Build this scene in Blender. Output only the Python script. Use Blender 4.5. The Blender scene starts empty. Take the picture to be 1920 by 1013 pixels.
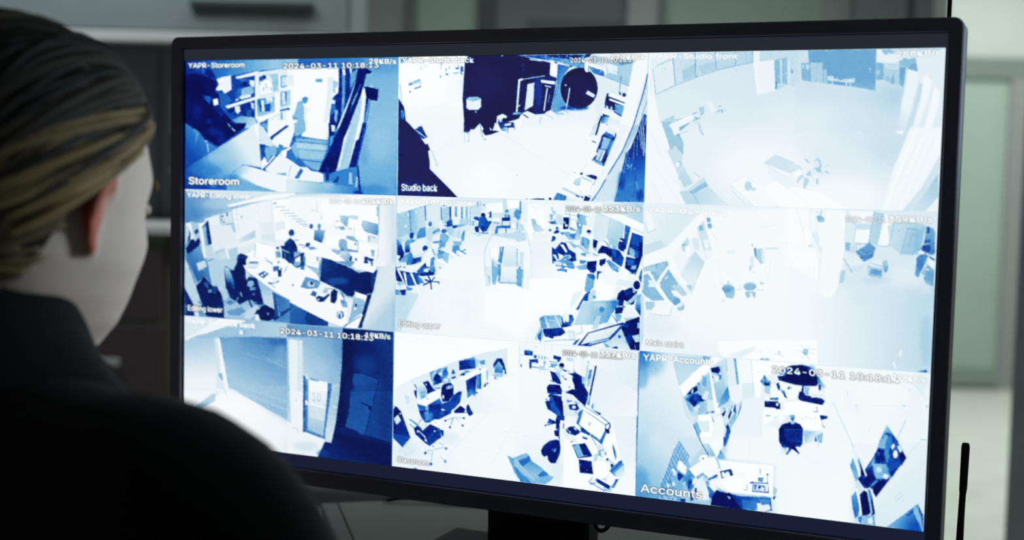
import bpy, bmesh, math, random, os
import numpy as np
from mathutils import Vector, Matrix
C = bpy.context.scene.collection
S = bpy.context.scene
PI = math.pi

# ---------------------------------------------------------------- camera, world, lights, exposure
cam = bpy.data.objects.new('camera', bpy.data.cameras.new('camera'))
C.objects.link(cam); S.camera = cam
cam.data.sensor_width = 36; cam.data.lens = 45.94; cam.data.clip_start = .02
# the camera stands 1.14 m up, looks along +Y, four degrees down, rolled a degree and a third
RR = np.array(((9.99736276e-01, 1.63746893e-03, 2.29062765e-02), (2.29647296e-02, -7.12846078e-02, -9.97191619e-01),
               (0, 9.97454672e-01, -7.13034123e-02)))
cam.matrix_world = Matrix([[RR[0][i], -RR[1][i], -RR[2][i], (0, 0, 1.1387)[i]] for i in range(3)] + [[0, 0, 0, 1]])
cam.data.dof.use_dof = True; cam.data.dof.focus_distance = 1.27; cam.data.dof.aperture_fstop = 3.3

world = bpy.data.worlds.new('world'); S.world = world; world.use_nodes = True
bg = world.node_tree.nodes['Background']
bg.inputs[0].default_value = (.62, .72, .80, 1); bg.inputs[1].default_value = .066

def area(name, loc, size, power, color, aim, spread=PI):
    L = bpy.data.lights.new(name, 'AREA'); L.shape = 'RECTANGLE'; L.size, L.size_y = size
    L.energy = power; L.color = color; L.spread = spread
    o = bpy.data.objects.new(name, L); C.objects.link(o); o.location = loc
    d = Vector(aim) - Vector(loc)
    o.rotation_euler = d.to_track_quat('-Z', 'Y').to_euler()
    return o
area('corridor_lamp', (2.5, 5.4, 2.55), (1.4, 2.4), 78, (1, .98, .97), (2.5, 5.6, 0))
area('office_lamp', (.3, 3.2, 2.6), (1.6, .5), 14.5, (.97, 1, .99), (.3, 3.7, 0), 1.9)
area('kitchen_lamp', (-1.2, 2.7, 2.6), (.9, .4), 7, (.93, .98, 1), (-1.1, 3.4, .8), 1.9)
area('side_fill', (-1.9, .1, .9), (.6, .6), 1.0, (1, .80, .58), (-.35, .85, 1.0))  # unseen warm fill added to lift the lower hair and shaded skin
area('right_fill', (.70, 1.10, 1.30), (.22, .2), .19, (.68, .92, 1), (-.25, .93, 1.09), .5)  # unseen fill added to brighten the cheek, beam kept off the bezel

S.view_settings.view_transform = 'Standard'; S.view_settings.look = 'None'
S.view_settings.exposure = 0; S.view_settings.gamma = 1; S.view_settings.use_curve_mapping = False
S.cycles.max_bounces = 6

# ---------------------------------------------------------------- helpers
def srgb(r, g, b):
    f = lambda c: c / 12.92 if c <= .04045 else ((c + .055) / 1.055) ** 2.4
    return (f(r / 255), f(g / 255), f(b / 255), 1)

def mat(name, col, rough=.6, metal=0., noise=.0, scale=30., bump=0., emit=None, spec=.5, sss=0., stretch=(1, 1, 1), col2=None, coat=0.):
    m = bpy.data.materials.new(name); m.use_nodes = True
    nt = m.node_tree; N = nt.nodes; L = nt.links
    b = N['Principled BSDF']
    b.inputs['Base Color'].default_value = col; b.inputs['Roughness'].default_value = rough
    b.inputs['Metallic'].default_value = metal; b.inputs['Specular IOR Level'].default_value = spec
    b.inputs['Coat Weight'].default_value = coat
    if sss: b.inputs['Subsurface Weight'].default_value = sss; b.inputs['Subsurface Radius'].default_value = (.012, .004, .002); b.inputs['Subsurface Scale'].default_value = 1
    if emit is not None:
        b.inputs['Emission Color'].default_value = emit; b.inputs['Emission Strength'].default_value = 1
    if noise or bump:
        tc = N.new('ShaderNodeTexCoord'); mp = N.new('ShaderNodeMapping'); mp.inputs['Scale'].default_value = stretch
        nz = N.new('ShaderNodeTexNoise'); nz.inputs['Scale'].default_value = scale; nz.inputs['Detail'].default_value = 5
        L.new(tc.outputs['Object'], mp.inputs[0]); L.new(mp.outputs[0], nz.inputs['Vector'])
        if noise:
            rp = N.new('ShaderNodeValToRGB')
            a = [max(0, c * (1 - noise)) for c in col[:3]] if col2 is None else col2[:3]
            z = [min(1, c * (1 + noise)) for c in col[:3]]
            rp.color_ramp.elements[0].color = (*a, 1); rp.color_ramp.elements[0].position = .32
            rp.color_ramp.elements[1].color = (*z, 1); rp.color_ramp.elements[1].position = .68
            L.new(nz.outputs['Fac'], rp.inputs[0]); L.new(rp.outputs[0], b.inputs['Base Color'])
        if bump:
            bp = N.new('ShaderNodeBump'); bp.inputs['Strength'].default_value = bump; bp.inputs['Distance'].default_value = .01
            L.new(nz.outputs['Fac'], bp.inputs['Height']); L.new(bp.outputs[0], b.inputs['Normal'])
    return m

def obj(name, bm, m, parent=None, smooth=False):
    me = bpy.data.meshes.new(name)
    bmesh.ops.recalc_face_normals(bm, faces=bm.faces[:])
    bm.to_mesh(me); bm.free()
    if m is not None: me.materials.append(m)
    if smooth:
        for p in me.polygons: p.use_smooth = True
    o = bpy.data.objects.new(name, me); C.objects.link(o)
    if parent is not None: o.parent = parent
    return o

def tag(o, label, cat, group=None, kind=None):
    if label: o['label'] = label
    if cat: o['category'] = cat
    if group: o['group'] = group
    if kind: o['kind'] = kind
    return o

def thing(name, label, cat, loc=(0, 0, 0), rz=0., group=None):
    o = bpy.data.objects.new(name, None); C.objects.link(o)
    o.location = loc; o.rotation_euler = (0, 0, rz); o.empty_display_size = .05
    return tag(o, label, cat, group)

def struct(o, label=None):
    o['kind'] = 'structure'
    if label: o['label'] = label
    return o

def box(bm, x0, x1, y0, y1, z0, z1, bev=0., rot=0., piv=(0, 0)):
    r = bmesh.ops.create_cube(bm, size=1)
    vs = r['verts']
    for v in vs:
        v.co = Vector(((x0 + x1) / 2 + v.co.x * (x1 - x0), (y0 + y1) / 2 + v.co.y * (y1 - y0), (z0 + z1) / 2 + v.co.z * (z1 - z0)))
    if rot:
        M = Matrix.Translation((*piv, 0)) @ Matrix.Rotation(rot, 4, 'Z') @ Matrix.Translation((-piv[0], -piv[1], 0))
        bmesh.ops.transform(bm, matrix=M, verts=vs)
    if bev:
        es = list({e for v in vs for e in v.link_edges})
        bmesh.ops.bevel(bm, geom=es, offset=bev, segments=2, affect='EDGES', profile=.6)
    return bm

def B(*a, **k): return box(bmesh.new(), *a, **k)

def tube(bm, pts, radii, seg=10, close=True):
    pts = [Vector(p) for p in pts]
    if not hasattr(radii, '__len__'): radii = [radii] * len(pts)
    t0 = (pts[1] - pts[0]).normalized()
    n = t0.orthogonal().normalized()
    rings = []
    for i, p in enumerate(pts):
        t = (pts[min(i + 1, len(pts) - 1)] - pts[max(i - 1, 0)]).normalized()
        n = (n - t * n.dot(t)).normalized(); b = t.cross(n)
        r = radii[i]
        rings.append([bm.verts.new(p + (n * math.cos(2 * PI * k / seg) + b * math.sin(2 * PI * k / seg)) * r) for k in range(seg)])
    for a, c in zip(rings[:-1], rings[1:]):
        for k in range(seg):
            bm.faces.new((a[k], a[(k + 1) % seg], c[(k + 1) % seg], c[k]))
    if close:
        bm.faces.new(rings[0][::-1]); bm.faces.new(rings[-1])
    return bm

def lathe(bm, prof, seg=24, at=(0, 0, 0)):
    rings = []
    for r, z in prof:
        rings.append([bm.verts.new((at[0] + r * math.cos(2 * PI * k / seg), at[1] + r * math.sin(2 * PI * k / seg), at[2] + z)) for k in range(seg)])
    for a, c in zip(rings[:-1], rings[1:]):
        for k in range(seg): bm.faces.new((a[k], a[(k + 1) % seg], c[(k + 1) % seg], c[k]))
    bm.faces.new(rings[0][::-1]); bm.faces.new(rings[-1])
    return bm

def spline(P, n):
    P = [Vector(p) for p in P]; out = []
    Q = [P[0] * 2 - P[1]] + P + [P[-1] * 2 - P[-2]]
    for i in range(len(P) - 1):
        a, b, c, d = Q[i:i + 4]
        for k in range(n):
            t = k / n
            out.append(.5 * ((2 * b) + (c - a) * t + (2 * a - 5 * b + 4 * c - d) * t * t + (3 * b - a - 3 * c + d) * t ** 3))
    return out + [P[-1]]
# ---------------------------------------------------------------- the room
M_floor = mat('pale_vinyl_floor', srgb(182, 190, 180), .42, noise=.06, scale=6, bump=.02)
M_wall = mat('pale_green_paint', srgb(182, 192, 186), .8, noise=.03, scale=4)
M_wall_grey = mat('grey_wall_paint', srgb(150, 156, 158), .8, noise=.03, scale=4)
M_ceiling = mat('ceiling_paint', srgb(205, 210, 208), .9, noise=.02, scale=5)
M_dark = mat('dark_frame_metal', srgb(58, 64, 70), .5, noise=.06, scale=20)
M_stile = mat('grey_frame_metal', srgb(128, 132, 132), .5, noise=.05, scale=20)
M_frost = mat('frosted_green_glass', srgb(142, 162, 150), .55, noise=.04, scale=3)

struct(obj('floor', B(-3.2, 4.2, -1.2, 7.4, -.1, 0), M_floor))
struct(obj('ceiling', B(-3.2, 4.2, -1.2, 7.4, 2.7, 2.8), M_ceiling))
struct(obj('wall_left', B(-3.3, -3.2, -1.2, 7.5, 0, 2.7), M_wall_grey))
struct(obj('wall_right', B(4.2, 4.3, -1.2, 7.5, 0, 2.7), M_wall))
struct(obj('wall_corridor', B(1.38, 1.46, 4.48, 7.4, 0, 2.7), M_wall))
struct(obj('wall_back', B(-3.2, 1.38, 4.48, 4.6, 0, 2.7), M_wall_grey))
struct(obj('wall_end', B(1.46, 4.2, 7.4, 7.5, 0, 2.7), M_wall))
struct(obj('baseboard_end', B(1.46, 4.2, 7.375, 7.4, 0, .11), mat('baseboard_grey', srgb(112, 122, 112), .6, noise=.05)))

# glazed door at the end of the corridor
d = thing('door_1', 'frosted pale green corridor door under a dark horizontal rail', None, (2.2, 7.36, 0)); struct(d)
obj('door_leaf', B(-.62, .55, -.02, .02, .02, 1.74), M_frost, d)
obj('top_rail', B(-.66, .66, -.05, .03, 1.74, 1.86, .004), mat('door_rail_grey', srgb(104, 118, 110), .6, noise=.05), d)
obj('side_stile', B(.55, .66, -.05, .03, 0, 1.74, .004), M_stile, d)
obj('side_stile', B(-.72, -.62, -.05, .03, 0, 1.74, .004), M_stile, d)
obj('bottom_rail', B(-.62, .55, -.05, .03, .02, .12, .004), mat('door_kick_grey', srgb(116, 130, 120), .6, noise=.05), d)

# dark pillar at the right edge of the view
p = thing('pillar', 'dark blue grey square pillar at the right edge of the room', 'pillar', (1.346, 2.98, 0))
obj('shaft', B(-.142, .14, -.13, .13, .08, 2.7, .006), mat('pillar_paint', srgb(92, 98, 104), .7, noise=.05, scale=12), p)
obj('plinth', B(-.155, .155, -.145, .145, 0, .09, .006), M_dark, p)

# glazed partition across the back of the office, behind the monitor
gp = thing('glass_partition', 'glazed office partition with dark posts along the back wall', 'partition', (0, 4.40, 0))
def pane(x0, x1, z0, z1, m, label=None, y=0., name='pane'):
    o = obj(name, B(x0, x1, y - .008, y + .008, z0, z1, .002), m, gp)
    if label: o['label'] = label
    return o
def post(x0, x1, m, z0=0, z1=2.7, dep=.05):
    return obj('post', B(x0, x1, -dep, dep, z0, z1, .004), m, gp)
M_p1 = mat('partition_pale_panel', srgb(140, 147, 145), .7, noise=.04, scale=3)
M_p3 = mat('partition_grey_panel', srgb(96, 104, 104), .6, noise=.05, scale=3)
M_p4 = mat('partition_slate_panel', srgb(112, 120, 124), .6, noise=.05, scale=3)
pane(-.80, -.363, .05, 2.68, M_p1, 'pale grey solid panel')
post(-.363, -.334, M_p3)
pane(-.334, -.131, .05, 2.68, M_frost, 'frosted green glass pane')
post(-.131, -.074, M_dark)
pane(-.074, .361, .05, 2.68, M_p3, 'grey green panel')
post(.361, .458, M_p1)
post(.458, .485, M_p3)
pane(.485, 1.011, .05, 2.68, M_frost, 'frosted green glass pane')
pane(1.011, 1.105, .05, 2.68, M_p1, 'pale grey solid panel')
post(1.105, 1.282, M_p4)
post(1.282, 1.304, M_dark)
post(1.304, 1.37, M_p4)
obj('bottom_rail', B(-.80, 1.37, -.045, .045, 0, .06), M_dark, gp)
sh = thing('wall_shelf', 'dark narrow shelf on the grey green partition panel above the monitor', 'shelf', (.19, 4.35, 1.615))
obj('board', B(-.16, .155, -.15, .042, -.01, .012, .002), M_dark, sh)
obj('front_lip', B(-.16, .155, -.155, -.145, -.028, .028, .002), M_dark, sh)

# ---------------------------------------------------------------- kitchenette at the left
M_cab = mat('grey_laminate_door', srgb(132, 144, 146), .55, noise=.04, scale=5)
M_edge = mat('pale_worktop_edge', srgb(206, 210, 208), .5, noise=.03, scale=14)
M_splash = mat('grey_splashback', srgb(124, 130, 138), .45, noise=.04, scale=5)
M_brown = mat('dark_brown_drawer_front', srgb(62, 54, 56), .55, noise=.14, scale=18, stretch=(1, 1, 8))
M_frame = mat('taupe_carcass', srgb(84, 80, 76), .6, noise=.06, scale=16)
M_band = mat('grey_drawer_rail', srgb(92, 96, 94), .5, noise=.05, scale=16)
M_steel = mat('brushed_steel_handle', srgb(190, 192, 196), .4, metal=.5, noise=.04, scale=60)

uc = thing('wall_cabinet', 'grey overhead wall cabinet with pale lower edge above the splashback', 'cabinet', (-1.2, 3.47, 1.46))
obj('body', B(-.75, .784, -.16, .17, .02, .72), M_cab, uc)
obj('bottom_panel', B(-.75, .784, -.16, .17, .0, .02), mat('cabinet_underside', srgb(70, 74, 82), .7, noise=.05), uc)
dd = obj('door', B(-.748, .770, -.178, -.16, .024, .72, .002), M_cab, uc)
obj('recessed_handle', B(.385, .693, -.196, -.176, .083, .098, .002), M_dark, dd)
obj('light_rail', B(-.75, .784, -.182, -.15, -.006, .020, .003), M_edge, uc)

sp = thing('splashback', 'grey splashback panels between worktop and overhead cabinet', 'splashback', (-1.2, 3.66, .99))
obj('panel', B(-.75, .208, -.012, .0, 0, .47), M_splash, sp)
obj('panel', B(.216, .60, -.012, .0, 0, .47), M_splash, sp)
obj('joint', B(.206, .218, -.008, .0, 0, .47), M_dark, sp)
sw = thing('highlight_plate', 'tall pale plate in place of a highlight on the grey splashback', 'highlight', (-.945, 3.650, 1.30))  # bright reflection on the splashback, built as a pale raised plate
obj('plate', B(-.011, .011, -.008, .002, -.06, .06, .002), M_edge, sw)
obj('inner_strip', B(-.006, .006, -.012, -.006, -.04, .04, .001), M_edge, sw)
so = thing('socket', 'small round pale socket low on the grey splashback', 'socket', (-.945, 3.650, 1.135))
bm = lathe(bmesh.new(), [(.004, 0), (.012, 0), (.014, -.004), (.012, -.009), (.004, -.009)], 20)
bmesh.ops.transform(bm, matrix=Matrix.Rotation(PI / 2, 4, 'X') @ Matrix.Scale(-1, 4, (0, 0, 1)), verts=bm.verts[:])
obj('face', bm, M_edge, so, True)

bc = thing('base_cabinet', 'dark brown drawer cabinet with grey rails under the pale worktop', 'cabinet', (-1.2, 3.47, 0))
obj('carcass', B(-.75, .345, -.155, .17, .09, .972), M_frame, bc)
obj('plinth', B(-.74, .33, -.11, .16, 0, .09), M_dark, bc)
for x0, x1 in ((-.73, -.21), (-.20, .315)):
    for z0, z1, handle in ((.755, .935, False), (.46, .737, True), (.12, .44, True)):
        dr = obj('drawer', B(x0, x1, -.176, -.153, z0, z1, .003), M_brown, bc)
        if handle:
            c = x1 - .165
            hb = B(c - .06, c + .125 - .06, -.204, -.192, z1 - .098, z1 - .079, .003)
            box(hb, c - .05, c - .042, -.195, -.172, z1 - .093, z1 - .084); box(hb, c + .045, c + .053, -.195, -.172, z1 - .093, z1 - .084)
            obj('handle', hb, M_steel, dr)
    obj('rail', B(x0, x1, -.170, -.153, .738, .754), M_band, bc)
    obj('rail', B(x0, x1, -.170, -.153, .936, .970), M_band, bc)
wt = thing('worktop', 'pale kitchenette worktop over the dark drawers', 'worktop', (-1.2, 3.47, .973))
obj('slab', B(-.76, .37, -.19, .175, 0, .025, .004), M_edge, wt)
# ---------------------------------------------------------------- the nine camera pictures on the screen
QUADS = {}
_g = {(0,0):(348.5,113),(1,0):(748,108.8),(2,0):(1216.6,100.7),(3,0):(1773.9,90.1),(0,1):(349,353.5),(1,1):(746,365.2),
      (2,1):(1208.2,379.7),(3,1):(1760.3,395.6),(0,2):(347.3,593.2),(1,2):(741.5,623.7),(2,2):(1200.5,658.9),(3,2):(1746,700.8),
      (0,3):(345.6,826.3),(1,3):(735.8,873.9),(2,3):(1193.3,929.7),(3,3):(1732.2,996.9)}
GRID = [(310, 215), (360, 215), (430, 215)]

def homography(src, dst):
    A, b = [], []
    for (x, y), (u, v) in zip(src, dst):
        A.append([x, y, 1, 0, 0, 0, -u * x, -u * y]); b.append(u)
        A.append([0, 0, 0, x, y, 1, -v * x, -v * y]); b.append(v)
    return np.append(np.linalg.solve(np.array(A, float), np.array(b, float)), 1).reshape(3, 3)

def soften(a, s):
    if s < .15: return a
    r = max(1, int(math.ceil(s * 2.5)))
    k = np.exp(-.5 * (np.arange(-r, r + 1) / s) ** 2); k /= k.sum()
    for ax in (0, 1):
        p = np.pad(a, [(r, r) if i == ax else (0, 0) for i in (0, 1)], mode='edge')
        n = a.shape[ax]
        a = sum(k[i] * (p[i:i + n] if ax == 0 else p[:, i:i + n]) for i in range(2 * r + 1))
    return a

class Picture:
    def __init__(self, idx):
        r, c = divmod(idx, 3)
        self.nx, self.ny = GRID[c]
        self.w, self.h = 2 * self.nx, 2 * self.ny
        src = [_g[(c, r)], _g[(c + 1, r)], _g[(c + 1, r + 1)], _g[(c, r + 1)]]
        self.H = homography(src, [(0, 0), (self.w, 0), (self.w, self.h), (0, self.h)])
        self.k = self.h / ((src[3][1] - src[0][1] + src[2][1] - src[1][1]) / 2)   # canvas px per photo px
        self.t = np.full((self.h, self.w), 90.)
        self.shade = np.zeros((self.h, self.w))
        self.crop = (0, 0, 1.)
        self.f = .5
    def m(self, pts):
        x0, y0, s = self.crop
        p = np.array([[x0 + x / s, y0 + y / s, 1] for x, y in pts]) @ self.H.T
        return p[:, :2] / p[:, 2:]
    def mask(self, polys, f):
        allp = np.vstack(polys)
        pad = int(f * self.k * 3) + 2
        x0, y0 = np.maximum(np.floor(allp.min(0)).astype(int) - pad, 0)
        x1 = min(int(allp[:, 0].max()) + pad + 1, self.w); y1 = min(int(allp[:, 1].max()) + pad + 1, self.h)
        if x1 <= x0 or y1 <= y0: return None
        out = np.zeros((y1 - y0, x1 - x0))
        for oy in (.25, .75):
            for ox in (.25, .75):
                X = np.arange(x0, x1) + ox; Y = (np.arange(y0, y1) + oy)[:, None]
                hit = np.zeros(out.shape, bool)
                for p in polys:
                    ins = np.zeros(out.shape, bool)
                    q = np.roll(p, -1, 0)
                    for (ax, ay), (bx, by) in zip(p, q):
                        if ay == by: continue
                        c = (ay > Y) != (by > Y)
                        ins ^= c & (X < (bx - ax) * (Y - ay) / (by - ay) + ax)
                    hit |= ins
                out += hit * .25
        return soften(out, f * self.k * .5), slice(y0, y1), slice(x0, x1)
    def put(self, mk, tone, alpha=1.):
        if mk is None: return
        a, sy, sx = mk
        a = a * alpha
        if callable(tone): tone = tone(sy, sx)
        self.t[sy, sx] = self.t[sy, sx] * (1 - a) + tone * a
    def stroke(self, pts, w):
        polys = []
        for (ax, ay), (bx, by) in zip(pts[:-1], pts[1:]):
            L = math.hypot(bx - ax, by - ay) or 1e-6
            dx, dy = (bx - ax) / L * w / 2, (by - ay) / L * w / 2
            e = .25
            polys.append(self.m([(ax - dy - dx * e, ay + dx - dy * e), (bx - dy + dx * e, by + dx + dy * e),
                                 (bx + dy + dx * e, by - dx + dy * e), (ax + dy - dx * e, ay - dx - dy * e)]))
        return polys

RAMP_T = [0, 12, 25, 40, 55, 70, 85, 100]
RAMP = [(13, 11, 66), (12, 30, 126), (20, 82, 184), (52, 132, 206), (112, 178, 222), (164, 208, 230), (220, 236, 244), (253, 255, 255)]
RAMP_NAVY = [(31, 28, 66), (30, 40, 126), (24, 82, 188), (52, 132, 206), (112, 178, 222), (164, 208, 230), (220, 236, 244), (253, 255, 255)]
RAMP_SOFT = [(13, 15, 58), (14, 36, 110), (26, 82, 162), (74, 136, 194), (124, 174, 212), (172, 206, 226), (222, 234, 241), (252, 254, 255)]
RAMP_PALE = [(16, 14, 84), (24, 52, 150), (40, 100, 184), (88, 152, 206), (128, 184, 218), (172, 210, 228), (220, 235, 243), (252, 254, 255)]
RAMP_OF = [RAMP, RAMP_NAVY, RAMP_PALE, RAMP_SOFT, RAMP, RAMP_PALE, RAMP_SOFT, RAMP, RAMP]

def xy(s):
    a, b = s.split(','); return float(a), float(b)

def paint(idx, block, glyphs):
    P = Picture(idx); rnd = random.Random(idx + 5)
    for ln in block:
        w = ln.split()
        op = w[0]
        if op == 'bg':
            a, b, c, d = map(float, w[1:5])
            u = np.linspace(0, 1, P.w)[None, :]; v = np.linspace(0, 1, P.h)[:, None]
            P.t[:] = (a * (1 - u) + b * u) * (1 - v) + (c * (1 - u) + d * u) * v
        elif op[0] == '@': P.crop = (float(op[1:]), float(w[1]), float(w[2]))
        elif op == 'F': P.f = float(w[1])
        elif op == 'P':
            P.put(P.mask([P.m([xy(q) for q in w[2:]])], P.f), float(w[1]))
        elif op == 'L':
            P.put(P.mask(P.stroke([xy(q) for q in w[3:]], float(w[2])), min(P.f, .5)), float(w[1]))
        elif op in 'EB':
            w = ln.replace(',', ' ').split(); t, cx, cy, rx, ry = map(float, w[1:6])
            g = 1 if op == 'E' else 1.15
            pts = [(cx + g * rx * math.cos(i * math.pi / 14), cy + g * ry * math.sin(i * math.pi / 14)) for i in range(28)]
            f = P.f
            if op == 'B': f = .75 * min(rx, ry) / P.crop[2]
            P.put(P.mask([P.m(pts)], f), t, float(w[6]) if op == 'B' else 1)
        elif op == 'G':
            t0, p0, t1, p1 = float(w[1]), xy(w[2]), float(w[3]), xy(w[4])
            a, b = P.m([p0, p1])
            d = b - a; dd = (d @ d) or 1
            def tone(sy, sx):
                X = np.arange(sx.start, sx.stop)[None, :]; Y = np.arange(sy.start, sy.stop)[:, None]
                s = np.clip(((X - a[0]) * d[0] + (Y - a[1]) * d[1]) / dd, 0, 1)
                return t0 + (t1 - t0) * s
            P.put(P.mask([P.m([xy(q) for q in w[5:]])], P.f), tone)
        elif op == 'N':
            t = float(w[1]); (ax, ay), (bx, by) = xy(w[2]), xy(w[3]); sw, sh, n = map(float, w[4:7])
            for _ in range(int(n) * 2):
                x, y = rnd.uniform(ax, bx), rnd.uniform(ay, by)
                W, Hh = sw * rnd.uniform(.3, 1) / 2, sh * rnd.uniform(.2, .8) / 2
                P.put(P.mask([P.m([(x - W, y - Hh), (x + W, y - Hh), (x + W, y + Hh), (x - W, y + Hh)])], .6), t + rnd.uniform(-10, 4), .7)
        elif op == 't':
            txt = ln.split('"')[1]; z = ln.split('"')[2].split()
            x0, y0, s = float(z[0][1:]), float(z[1]), float(z[2])
            P.crop = (x0, y0, s)
            (ax, ay), (bx, by) = xy(z[3]), xy(z[4]); cap, bold = float(z[5]), float(z[6])
            tris, width, capu = glyphs(txt, bold)
            q = tris.reshape(-1, 2)
            U = q[:, 0] / width; V = q[:, 1] / capu
            pts = P.m([(ax + (bx - ax) * u, ay + (by - ay) * u - cap * v) for u, v in zip(U, V)]).reshape(-1, 3, 2)
            mk = glyph_mask(P, pts, .2 if bold >= 0 else .1)
            if bold > 0:
                mk = (np.clip(soften(mk[0], (.34 + .2 * bold) * P.k) * (1.4 + 1.2 * bold), 0, 1), mk[1], mk[2])
            a, sy, sx = mk
            halo = float(w[2])
            if halo > 0:
                hm = np.clip(soften(a, 1.0 * P.k) * 2.6, 0, 1) * min(1, halo * 1.4)
                P.shade[sy, sx] = np.maximum(P.shade[sy, sx], hm * .52)
            P.put(mk, float(w[1]), 1. if bold >= 0 else .7)
            P.shade[sy, sx] *= 1 - a
    # fine clutter of a compressed picture, strongest where the picture is busy
    nr = np.random.RandomState(idx)
    var = soften(P.t ** 2, 2.2 * P.k) - soften(P.t, 2.2 * P.k) ** 2
    busy = np.sqrt(np.clip(var, 0, None))
    n1 = soften(nr.randn(P.h, P.w), .55 * P.k) * 3.2; n2 = soften(nr.randn(P.h, P.w), 1.5 * P.k) * 7
    P.t += (n1 + n2) * np.clip(.5 + .17 * busy, 0, 4.5) * np.clip((104 - P.t) / 40, .2, 1)
    # thin bright rule between neighbouring pictures
    e = max(1, int(round(P.k)))
    r, c = divmod(idx, 3)
    if c < 2: P.t[:, -e:] = P.t[:, -e:] * .35 + 82 * .65
    if c: P.t[:, :e] = P.t[:, :e] * .5 + 84 * .5
    if idx in (4, 8): P.t[:, :e] = P.t[:, :e] * .3 + (40 if idx == 4 else 12) * .7
    if r: P.t[:e] = P.t[:e] * .5 + 66 * .5
    t = np.clip(soften(P.t, .55 * P.k * .6), 0, 100)
    ramp = np.array(RAMP_OF[idx], float)
    rgb = np.stack([np.interp(t, RAMP_T, ramp[:, i]) for i in range(3)], -1) / 255 * (1 - P.shade[..., None])
    lin = np.where(rgb <= .04045, rgb / 12.92, ((rgb + .055) / 1.055) ** 2.4)
    lin = lin.reshape(P.ny, 2, P.nx, 2, 3).mean((1, 3))
    return lin

def glyph_mask(P, tri, f):
    allp = tri.reshape(-1, 2); pad = int(3 * P.k) + 3
    x0, y0 = np.maximum(np.floor(allp.min(0)).astype(int) - pad, 0)
    x1 = min(int(allp[:, 0].max()) + pad + 1, P.w); y1 = min(int(allp[:, 1].max()) + pad + 1, P.h)
    S = 4
    hit = np.zeros(((y1 - y0) * S, (x1 - x0) * S), bool)
    q = (tri - [x0, y0]) * S
    for a, b, c in q:
        lo = np.floor(np.minimum(np.minimum(a, b), c)).astype(int) - 1; hi = np.ceil(np.maximum(np.maximum(a, b), c)).astype(int) + 1
        lx, ly = max(lo[0], 0), max(lo[1], 0); hx, hy = min(hi[0], hit.shape[1]), min(hi[1], hit.shape[0])
        if hx <= lx or hy <= ly: continue
        X = np.arange(lx, hx) + .5; Y = (np.arange(ly, hy) + .5)[:, None]
        e = [(v[0] - u[0]) * (Y - u[1]) - (v[1] - u[1]) * (X - u[0]) for u, v in ((a, b), (b, c), (c, a))]
        ins = ((e[0] >= 0) & (e[1] >= 0) & (e[2] >= 0)) | ((e[0] <= 0) & (e[1] <= 0) & (e[2] <= 0))
        hit[ly:hy, lx:hx] |= ins
    a = hit.reshape(y1 - y0, S, x1 - x0, S).mean((1, 3))
    return soften(a, f * P.k), slice(y0, y1), slice(x0, x1)

_font = {}
SANS = None
try:   # the plain grotesque that ships inside Blender; its built-in font otherwise
    SANS = bpy.data.fonts.load(os.path.join(bpy.utils.system_resource('DATAFILES'), 'fonts', 'Inter.woff2'))
except Exception:
    SANS = None
def glyphs(txt, bold):
    if (txt, bold) in _font: return _font[(txt, bold)]
    def tri(s, off):
        cu = bpy.data.curves.new('caption_text', 'FONT'); cu.body = s
        if SANS: cu.font = SANS; cu.size = 1; cu.resolution_u = 3
        o = bpy.data.objects.new('caption_text', cu); C.objects.link(o)
        dg = bpy.context.evaluated_depsgraph_get(); dg.update()
        me = o.evaluated_get(dg).to_mesh(); me.calc_loop_triangles()
        v = np.array([w.co[:2] for w in me.vertices]).reshape(-1, 2)
        t = np.array([l.vertices[:] for l in me.loop_triangles], int)
        r = v[t] if len(t) else np.zeros((0, 3, 2))
        o.to_mesh_clear(); bpy.data.objects.remove(o); bpy.data.curves.remove(cu)
        return r
    tr = tri(txt, 0)
    capu = tri('H', 0)[..., 1].max()
    x = tr[..., 0]; tr = tr - [x.min(), 0]
    _font[(txt, bold)] = (tr, tr[..., 0].max(), capu)
    return _font[(txt, bold)]

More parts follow.
